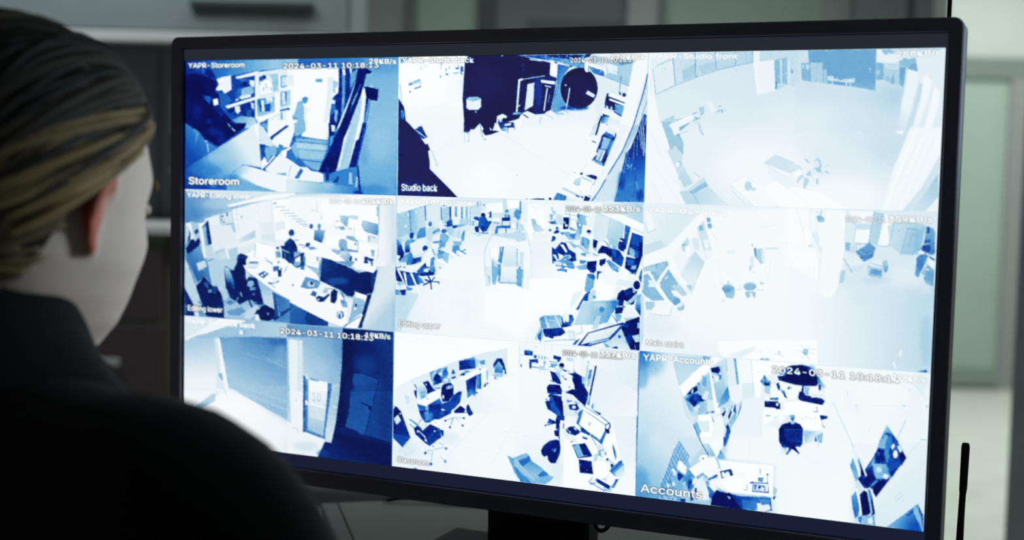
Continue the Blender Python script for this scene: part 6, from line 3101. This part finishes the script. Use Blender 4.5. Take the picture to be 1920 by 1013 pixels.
# loop of cable under the lower right of the stand
def room_pt(x, y, z):
    c, s = math.cos(TH), math.sin(TH); a, b = x - OX, y - OY
    return Vector((.0220 + a * c - b * s, 1.3418 + a * s + b * c, .72 + z - OZ))
pts = [(.470, .062, -.43), (.474, .045, -.452), (.480, .035, -.466), (.487, .03, -.4715), (.4945, .03, -.468), (.4975, .032, -.459), (.4965, .036, -.448), (.492, .045, -.435), (.488, .058, -.42)]
tag(obj('power_cable', tube(bmesh.new(), spline([room_pt(*p) for p in pts], 6), .0022, 8), M_rubber, None, True), 'black cable looping below the monitor beside its stand', 'cable')
pts = [(-.158, 1.636, .7232), (-.145, 1.642, .7245), (-.128, 1.645, .7255), (-.10, 1.641, .7245), (-.05, 1.632, .7228), (.02, 1.630, .7228), (.10, 1.640, .7228), (.2, 1.66, .7228)]
tag(obj('desk_cable', tube(bmesh.new(), spline(pts, 6), [.0012] * 3 + [.0028] * 40, 8), M_rubber, None, True), 'black cable lying at the back of the desk below the monitor', 'cable')

# router whose antenna stands up right of the monitor
rt = thing('router', 'small black router with one upright antenna right of the monitor', 'router', (.4303, 1.2200, .72), math.radians(-16))
obj('case', B(-.05, .03, -.035, .05, 0, .026, .004), M_black, rt)
bm = tube(bmesh.new(), [(0, 0, .022), (0, 0, .04), (0, 0, .05), (.0002, 0, .052), (.0008, 0, .11), (.0012, 0, .128), (.0014, 0, .134), (.0018, 0, .174), (.0018, 0, .1775)],
          [.0048, .0048, .0044, .0038, .0031, .0030, .0036, .0039, .0030], 14)
obj('antenna', bm, M_rubber, rt, True)
# thin cable hanging behind the right corner
hx = room_pt(.7935, .085, 0)
bm = tube(bmesh.new(), [(hx.x, hx.y, .7205), (hx.x, hx.y, 1.2), (hx.x, hx.y, 2.7)], .0021, 8)
tag(obj('ceiling_cable', bm, M_rubber, None, True), 'thin dark cable hanging from the ceiling behind the right monitor corner', 'cable')
# ---------------------------------------------------------------- the person watching the screen
M_jacket = mat('black_jacket_cloth', srgb(8, 12, 18), .85, noise=.18, scale=260, bump=.12, spec=.2)
M_trouser = mat('black_trouser_cloth', srgb(24, 25, 30), .85, noise=.15, scale=200, spec=.2)

# head in its own frame: +Y is the face, origin between the ears
HT = [(.1265, .002, -.012, -.020), (.122, .024, .012, -.044), (.110, .044, .045, -.072), (.09, .0605, .068, -.090), (.065, .0705, .082, -.100), (.04, .0748, .0895, -.1035),
      (.015, .0752, .0905, -.102), (-.01, .073, .090, -.096), (-.035, .0695, .0895, -.086), (-.06, .0615, .086, -.073), (-.08, .0525, .081, -.063),
      (-.096, .0415, .072, -.058), (-.106, .043, .056, -.058), (-.113, .046, .040, -.060), (-.125, .0495, .026, -.064), (-.16, .0515, .024, -.070), (-.195, .056, .026, -.078), (-.225, .072, .036, -.088)]
HT = np.array(HT); HT[HT[:, 0] > 0, 0] *= .94; HT[:12, 0] = np.where(HT[:12, 0] < 0, HT[:12, 0] * .90, HT[:12, 0]); HT[12:15, 0] += .009; HT[3:12, 2] -= .004
def head_ring(z):
    f = [np.interp(-z, -HT[:, 0], HT[:, i]) for i in (1, 2, 3)]
    return f
def head_xy(z, a):
    w, f, b = head_ring(z)
    yc = (f + b) / 2 * .0 + (b * .5 + f * .5); hy = (f - b) / 2
    n = 2.25
    c, s = math.cos(a), math.sin(a)
    r = (abs(c) ** n + abs(s) ** n) ** (-1 / n)
    return w * c * r, yc + hy * s * r
def gauss(x, y, cx, cy, sx, sy): return math.exp(-((x - cx) / sx) ** 2 - ((y - cy) / sy) ** 2)
def head_bm():
    bm = bmesh.new(); zs = list(np.linspace(.1180, -.10, 64)) + list(np.linspace(-.1035, -.225, 26)); n = 72; rings = []
    zz = np.array(zs)
    for z in zs:
        ring = []
        for k in range(n):
            a = 2 * PI * k / n
            x, y = head_xy(z, a)
            if math.sin(a) > .2:     # the face
                d = .024 * gauss(x, z, 0, -.028, .011, .013) + .014 * gauss(x, z, 0, -.005, .008, .022)          # nose
                d -= .011 * (gauss(x, z, .032, .008, .017, .012) + gauss(x, z, -.032, .008, .017, .012))         # eye sockets
                d += .006 * (gauss(x, z, .031, .007, .011, .006) + gauss(x, z, -.031, .007, .011, .006))         # lids
                d += .004 * (gauss(x, z, .03, .028, .02, .007) + gauss(x, z, -.03, .028, .02, .007))             # brow
                d += .005 * gauss(x, z, 0, -.054, .019, .0045) + .005 * gauss(x, z, 0, -.066, .017, .0045) - .003 * gauss(x, z, 0, -.060, .022, .002)
                d += .005 * gauss(x, z, 0, -.088, .018, .012) + .004 * (gauss(x, z, .045, -.016, .018, .014) + gauss(x, z, -.045, -.016, .018, .014))
                y += d
            # sternomastoid ridge at either side of the neck
            if z < -.075:
                for s in (-1, 1):
                    x += s * .004 * math.exp(-((a - (PI / 2 - s * (1.35 - (-.075 - z) * 4.5))) / .16) ** 2) * min(1, (-.075 - z) / .03)
            ring.append(bm.verts.new((x, y, z)))
        rings.append(ring)
    for a, c in zip(rings[:-1], rings[1:]):
        for k in range(n): bm.faces.new((a[k], a[(k + 1) % n], c[(k + 1) % n], c[k]))
    bm.faces.new(rings[0]); bm.faces.new(rings[-1])
    # ears: bowl, rim and lobe
    for s in (-1, 1):
        M = Matrix.Translation((s * .0735, .002, 0)) @ Matrix.Rotation(s * math.radians(30), 4, 'Z') @ Matrix.Rotation(math.radians(-8), 4, 'X') @ Matrix.Scale(.76, 4)
        r = bmesh.ops.create_uvsphere(bm, u_segments=16, v_segments=10, radius=1)
        for v in r['verts']: v.co = M @ Vector((v.co.x * .006, v.co.y * .0155 - .008, v.co.z * .029))
        t = [(s * .006 * math.sin(q * .9), .012 - .0165 * (1 - math.cos(q)) , .0305 * math.sin(q + .25) * (1.05 if q < 1.6 else .95)) for q in np.linspace(-.25, 3.5, 22)]
        i0 = len(bm.verts)
        tube(bm, [M @ Vector((p[0] + s * .003, p[1] - .004, p[2] + .001)) for p in t], [.003 + .0022 * math.sin(PI * i / 21) for i in range(22)], 8)
        r = bmesh.ops.create_uvsphere(bm, u_segments=10, v_segments=8, radius=1)
        for v in r['verts']: v.co = M @ Vector((v.co.x * .0055, v.co.y * .009 - .002, v.co.z * .010 - .029))
    return bm

HEAD_AT = Vector((-.338, .900, 1.108)); HEAD_RZ = math.radians(-32)
HM = Matrix.Translation(HEAD_AT) @ Matrix.Rotation(HEAD_RZ, 4, 'Z') @ Matrix.Rotation(math.radians(-8), 4, 'X')
BO = Vector((-.352, .862, 0)); BRZ = math.radians(-27)
BM_ = Matrix.Translation(BO) @ Matrix.Rotation(BRZ, 4, 'Z')

def skin(name, verts, edges, radii, sub=2, root=0):
    me = bpy.data.meshes.new(name); me.from_pydata(verts, edges, []); me.update()
    o = bpy.data.objects.new(name, me); C.objects.link(o)
    o.modifiers.new('skin', 'SKIN').use_smooth_shade = True
    for i, r in enumerate(radii):
        d = me.skin_vertices[0].data[i]; d.radius = r if hasattr(r, '__len__') else (r, r); d.use_root = i == root
    if sub: m = o.modifiers.new('sub', 'SUBSURF'); m.levels = sub; m.render_levels = sub
    dg = bpy.context.evaluated_depsgraph_get(); dg.update()
    out = bpy.data.meshes.new_from_object(o.evaluated_get(dg))
    bpy.data.objects.remove(o); bpy.data.meshes.remove(me)
    return out

def body_graph(grow, arms=True, legs=False, hands=False, wrist=1.):
    V, E, R = [], [], []
    def add(p, r, par=None):
        V.append(p); R.append(r if not hasattr(r, '__len__') else tuple(r)); i = len(V) - 1
        if par is not None: E.append((par, i))
        return i
    g = grow
    pel = add((0, -.02, .50), (.150 + g, .105 + g))
    wa = add((0, -.03, .66), (.125 + g, .095 + g), pel)
    ch = add((0, -.03, .82), (.150 + g, .108 + g), wa)
    up = add((0, -.028, .905), (.118 + g, .082 + g), ch)
    nk = add((0, -.020, .985), (.062 + g, .060 + g), up)
    if arms:
        for s in (-1, 1):
            cl = add((s * .105, -.035, .965), (.060 + g, .056 + g), up)
            sh = add((s * .226, -.045, .958), (.061 + g, .061 + g), cl)
            ua = add((s * .284, -.03, .81), .050 + g, sh)
            el = add((s * .292, .01, .665), .043 + g, ua)
            fa = add((s * .19, .15, .635), .036 + g, el)
            wr = add((s * .125, .255, .615), .024 + g, fa)
    if legs:
        for s in (-1, 1):
            hp = add((s * .09, .03, .50), .085, pel)
            th = add((s * .10, .24, .505), .074, hp)
            kn = add((s * .105, .43, .49), .058, th)
            cf = add((s * .105, .43, .30), .052, kn)
            an = add((s * .105, .42, .09), .036, cf)
            hl = add((s * .105, .40, .045), .036, an)
            to = add((s * .115, .58, .03), .028, hl)
    return V, E, R

def hand_bm(bm, s):
    """relaxed hand on the thigh: palm, four unequal bent fingers and a thumb from the side of the palm"""
    W = Vector((s * .118, .262, .612))
    fwd = Vector((-s * .35, .93, -.12)).normalized(); side = Vector((-s * .93, -.35, .08)).normalized(); upv = side.cross(fwd) * s
    if upv.z < 0: upv = -upv
    def P(f, d, u): return W + fwd * f + side * d + upv * u
    tube(bm, [P(-.02, 0, 0), P(.01, 0, .0), P(.04, 0, .002), P(.075, .001, 0), P(.088, .001, -.003)], [.020, .023, .027, .028, .020], 14)
    for d, L, r in ((.027, .068, .0082), (.009, .078, .0086), (-.009, .073, .0084), (-.026, .056, .0074)):
        tube(bm, [P(.05, d * .8, 0), P(.085, d, .002), P(.085 + L * .45, d * 1.05, .001), P(.085 + L * .78, d * 1.05, -.014), P(.085 + L * .95, d * 1.05, -.030)], [r, r * 1.05, r * .98, r * .9, r * .6], 10)
    tube(bm, [P(.01, .018, -.004), P(.035, .038, -.006), P(.062, .05, -.010), P(.082, .052, -.018)], [.012, .0105, .0095, .0065], 10)

per = thing('person', 'person seen from behind in a black jacket with pinned back blonde hair watching the monitor', 'person', tuple(BO), BRZ)
INV = BM_.inverted()
# one continuous body: head, neck, trunk, arms, hands, legs
bm = head_bm()
bmesh.ops.transform(bm, matrix=INV @ HM, verts=bm.verts[:])
V, E, R = body_graph(-.024, True, True)
me = skin('body_core', V, E, R); bm.from_mesh(me); bpy.data.meshes.remove(me)
for s in (-1, 1): hand_bm(bm, s)
bmesh.ops.recalc_face_normals(bm, faces=bm.faces[:])
body = obj('body', bm, None, per, True)
rm = body.modifiers.new('remesh', 'REMESH'); rm.mode = 'VOXEL'; rm.voxel_size = .0032; rm.use_smooth_shade = True
sm = body.modifiers.new('smooth', 'SMOOTH'); sm.iterations = 3; sm.factor = .5
dg = bpy.context.evaluated_depsgraph_get(); dg.update()
me = bpy.data.meshes.new_from_object(body.evaluated_get(dg))
body.modifiers.clear(); body.data = me; me.name = 'body'
# skin colour: lips naturally redder; ears too, with light glowing through them painted in
HI = (INV @ HM).inverted()
n = len(me.vertices); co = np.empty(n * 3); me.vertices.foreach_get('co', co); co = co.reshape(-1, 3)
hm = np.array(HI); hc = co @ hm[:3, :3].T + hm[:3, 3]
red = np.zeros(n)
ear = (np.abs(hc[:, 0]) > .0735) & (hc[:, 2] > -.05) & (hc[:, 2] < .04) & (hc[:, 1] < .02) & (hc[:, 1] > -.035)
red[ear] = np.clip((np.abs(hc[ear, 0]) - .0735) / .006, 0, 1)
lip = np.exp(-((hc[:, 0]) / .02) ** 2 - ((hc[:, 2] + .060) / .009) ** 2) * (hc[:, 1] > .07)
red = np.maximum(red, lip * .6)
at = me.color_attributes.new('blush', 'FLOAT_COLOR', 'POINT')
at.data.foreach_set('color', np.stack([red, red, red, np.ones(n)], 1).astype(np.float32).ravel())
M_skin = mat('fair_skin', srgb(206, 180, 168), .6, sss=.10, noise=.05, scale=40)
nt = M_skin.node_tree; bs = nt.nodes['Principled BSDF']; src = bs.inputs['Base Color'].links[0].from_socket
mix = nt.nodes.new('ShaderNodeMix'); mix.data_type = 'RGBA'; an = nt.nodes.new('ShaderNodeAttribute'); an.attribute_name = 'blush'
nt.links.new(an.outputs['Fac'], mix.inputs[0]); nt.links.new(src, mix.inputs[6]); mix.inputs[7].default_value = srgb(190, 92, 72)
nt.links.new(mix.outputs[2], bs.inputs['Base Color'])
me.materials.clear(); me.materials.append(M_skin)
for p in me.polygons: p.use_smooth = True

# jacket with a standing collar, and trousers
V, E, R = body_graph(.014)
me = skin('jacket', V, E, R); bm = bmesh.new(); bm.from_mesh(me); bpy.data.meshes.remove(me)
for v in bm.verts:      # loose folds
    x, y, z = v.co
    v.co += v.normal * (.004 * math.sin(38 * z + 9 * x) * math.sin(21 * x + 14 * y) + .003 * math.sin(60 * x + 40 * z))
jk = obj('jacket', bm, M_jacket, per, True)
hn = INV @ HM
bm = bmesh.new(); rings = []
for t, (gx, dz) in enumerate(((.07, -.25), (.150, -.215), (.118, -.158), (.080, -.128), (.048, -.106), (.027, -.088), (.018, -.072), (.014, -.066), (.009, -.070), (.006, -.12))):
    ring = []
    for k in range(48):
        a = 2 * PI * k / 48
        z = dz + .014 + (-.012 * math.sin(a) - .004) - .035 * max(0, math.sin(a)) ** 2
        w, f, b = .053, .030, -.070
        x = (w + gx) * math.cos(a); y = (f + b) / 2 + ((f - b) / 2 + min(gx, .02 + gx * .3)) * math.sin(a)
        ring.append(bm.verts.new(hn @ Vector((x, y, z + .004 * math.sin(3 * a)))))
    rings.append(ring)
for a, c in zip(rings[:-1], rings[1:]):
    for k in range(48): bm.faces.new((a[k], a[(k + 1) % 48], c[(k + 1) % 48], c[k]))
obj('collar', bm, M_jacket, per, True)
V, E, R = body_graph(.0, False, True)
keep = [0] + list(range(5, len(V)))
idx = {k: i for i, k in enumerate(keep)}
V2 = [V[k] for k in keep]; R2 = [(R[k][0] + .012, R[k][1] + .012) if hasattr(R[k], '__len__') else R[k] + .012 for k in keep]
E2 = [(idx[a], idx[b]) for a, b in E if a in idx and b in idx]
me = skin('trousers', V2, E2, R2); me.materials.append(M_trouser)
for v in me.vertices: v.co.z = max(v.co.z, .002)
o = bpy.data.objects.new('trousers', me); C.objects.link(o); o.parent = per

# hair: a fitted cap, combed strands running back to a low bun
def surf(d, off):
    """point on the head surface along direction d from the skull centre"""
    c0 = Vector((0, -.008, .02)); lo, hi = 0., .2
    for _ in range(22):
        m_ = (lo + hi) / 2; p = c0 + d * m_
        inside = False
        if -.12 < p.z < .1189:
            w, f, b = head_ring(p.z)
            yy = (p.y - (f + b) / 2) / ((f - b) / 2); xx = p.x / w
            inside = abs(xx) ** 2.25 + abs(yy) ** 2.25 < 1
        if inside: lo = m_
        else: hi = m_
    return c0 + d * (lo + off)
def dirv(az, el):   # az 0 = face, +90 = right ear
    a, e = math.radians(az), math.radians(el)
    return Vector((math.sin(a) * math.cos(e), math.cos(a) * math.cos(e), math.sin(e)))
def hairline(az):   # elevation of the hairline for each azimuth
    return float(np.interp(abs(az), [0, 25, 50, 66, 78, 90, 100, 112, 130, 150, 180], [42, 39, 28, 14, 6, 3, -14, -36, -48, -54, -56]))
M_hair = bpy.data.materials.new('blonde_hair'); M_hair.use_nodes = True
nt = M_hair.node_tree; bs = nt.nodes['Principled BSDF']; an = nt.nodes.new('ShaderNodeAttribute'); an.attribute_name = 'tone'
nt.links.new(an.outputs['Color'], bs.inputs['Base Color']); bs.inputs['Roughness'].default_value = .6; bs.inputs['Specular IOR Level'].default_value = .2
rh = random.Random(3)
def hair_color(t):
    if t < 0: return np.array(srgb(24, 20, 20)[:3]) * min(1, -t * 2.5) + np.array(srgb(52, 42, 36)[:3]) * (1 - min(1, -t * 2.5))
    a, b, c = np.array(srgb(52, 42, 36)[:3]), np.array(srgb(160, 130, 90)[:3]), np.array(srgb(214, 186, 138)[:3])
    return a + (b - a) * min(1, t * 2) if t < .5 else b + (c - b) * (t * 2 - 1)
def paint_attr(me, cols):
    at = me.color_attributes.new('tone', 'FLOAT_COLOR', 'POINT')
    at.data.foreach_set('color', np.array([(*c, 1) for c in cols], np.float32).ravel())
bm = bmesh.new(); NA, NE = 72, 26; g = []
for i in range(NA):
    az = -180 + 360 * i / NA; lo = hairline(az); col = []
    for j in range(NE + 1):
        el = lo + (90 - lo) * j / NE
        off = .0015 + .0095 * min(1, j / 3) ** .7
        col.append(bm.verts.new(hn @ surf(dirv(az, el), off)) if j < NE else None)
    g.append(col)
top = bm.verts.new(hn @ surf(Vector((0, 0, 1)), .011))
for i in range(NA):
    a, c = g[i], g[(i + 1) % NA]
    for j in range(NE - 1): bm.faces.new((a[j], c[j], c[j + 1], a[j + 1]))
    bm.faces.new((a[NE - 1], c[NE - 1], top))
nv = len(bm.verts)
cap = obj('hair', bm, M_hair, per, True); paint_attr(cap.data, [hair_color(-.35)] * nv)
bun_d = dirv(180, -30)
bm = bmesh.new(); cols = []
def strand(d0, d1, tone, r, lift):
    d0, d1 = d0.normalized(), d1.normalized()
    n = 16; pts = []
    ang = d0.angle(d1)
    for k in range(n + 1):
        t = k / n
        d = (d0 * math.sin((1 - t) * ang) + d1 * math.sin(t * ang)) / math.sin(ang) if ang > .05 else d0.lerp(d1, t)
        d.z -= .16 * math.sin(PI * t) * (.4 if d0.z > .4 else .0)
        pts.append(hn @ surf(d.normalized(), .0095 + lift * math.sin(PI * t) ** .5))
    b = len(bm.verts)
    tube(bm, pts, [r * (.35 + .65 * math.sin(PI * min(1, .12 + .85 * k / n))) for k in range(n + 1)], 6)
    c = hair_color(tone)
    for v in range(len(bm.verts) - b): cols.append(c * rh.uniform(.93, 1.07))
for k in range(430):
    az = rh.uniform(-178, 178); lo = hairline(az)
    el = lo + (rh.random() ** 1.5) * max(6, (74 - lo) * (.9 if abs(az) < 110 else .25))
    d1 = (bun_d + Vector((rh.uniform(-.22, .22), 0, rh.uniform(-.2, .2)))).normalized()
    base = .34 + .26 * math.sin(az * .11 + el * .07) - .62 * min(1, max(0, (el - 14) / 30))  # strands darken up the crown: its lack of light put into their colour
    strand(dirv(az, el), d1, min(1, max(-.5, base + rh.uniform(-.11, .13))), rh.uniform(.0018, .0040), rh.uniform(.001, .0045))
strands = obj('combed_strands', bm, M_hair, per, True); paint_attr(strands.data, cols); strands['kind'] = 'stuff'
bm = bmesh.new(); cols = []
bc_ = surf(bun_d, .0) + Vector((0, -.026, 0))
r = bmesh.ops.create_uvsphere(bm, u_segments=24, v_segments=16, radius=1)
for v in r['verts']: v.co = hn @ (bc_ + Vector((v.co.x * .036, v.co.y * .026, v.co.z * .034)))
cols += [hair_color(.3)] * len(r['verts'])
for k in range(26):
    a0 = rh.uniform(0, 2 * PI); R_ = rh.uniform(.018, .036); b = len(bm.verts)
    pts = [hn @ (bc_ + Vector((R_ * math.cos(a0 + q), -.012 - .014 * (1 - (R_ / .04) ** 2) + .004 * math.sin(2 * q), R_ * math.sin(a0 + q)))) for q in np.linspace(0, 2.6, 14)]
    tube(bm, pts, [.0015 + .003 * math.sin(PI * i / 13) for i in range(14)], 6)
    c = hair_color(rh.uniform(.2, .8)); cols += [c] * (len(bm.verts) - b)
bun = obj('hair_bun', bm, M_hair, per, True); paint_attr(bun.data, cols)

# eyes and eyebrows
M_eye = mat('eye_white', srgb(214, 212, 208), .25, noise=.02, scale=80)
M_iris = mat('grey_blue_iris', srgb(52, 66, 78), .2, noise=.2, scale=900)
for s in (-1, 1):
    bm = bmesh.new(); bmesh.ops.create_uvsphere(bm, u_segments=20, v_segments=14, radius=.0118)
    bmesh.ops.transform(bm, matrix=hn @ Matrix.Translation((s * .031, .0662, .0085)), verts=bm.verts[:])
    ey = obj('eye', bm, M_eye, per, True)
    bm = bmesh.new(); bmesh.ops.create_uvsphere(bm, u_segments=16, v_segments=10, radius=1)
    bmesh.ops.transform(bm, matrix=hn @ Matrix.Translation((s * .0304, .0772, .0080)) @ Matrix.Diagonal((.0054, .0014, .0054, 1)), verts=bm.verts[:])
    obj('iris', bm, M_iris, ey, True)
    pts = [hn @ surf(Vector((s * x, .0905 * (1 - (x / .078) ** 2.25) ** .444 + .008, z - .02)).normalized(), .0035) for x, z in ((.012, .027), (.022, .031), (.034, .0325), (.044, .030), (.052, .025))]
    bm = tube(bmesh.new(), spline(pts, 4), [.0016 + .0012 * math.sin(PI * i / 16) for i in range(17)], 8)
    o = obj('eyebrow', bm, M_hair, per, True); paint_attr(o.data, [hair_color(.1)] * len(o.data.vertices))
    pts = [hn @ Vector((s * (.031 + .0135 * math.cos(a)), .0775 - .007 * abs(math.cos(a)) ** 2, .0085 + .0058 * math.sin(a))) for a in np.linspace(.05, PI - .05, 9)]
    obj('eyelid', tube(bmesh.new(), pts, .0024, 8), M_skin, ey, True)
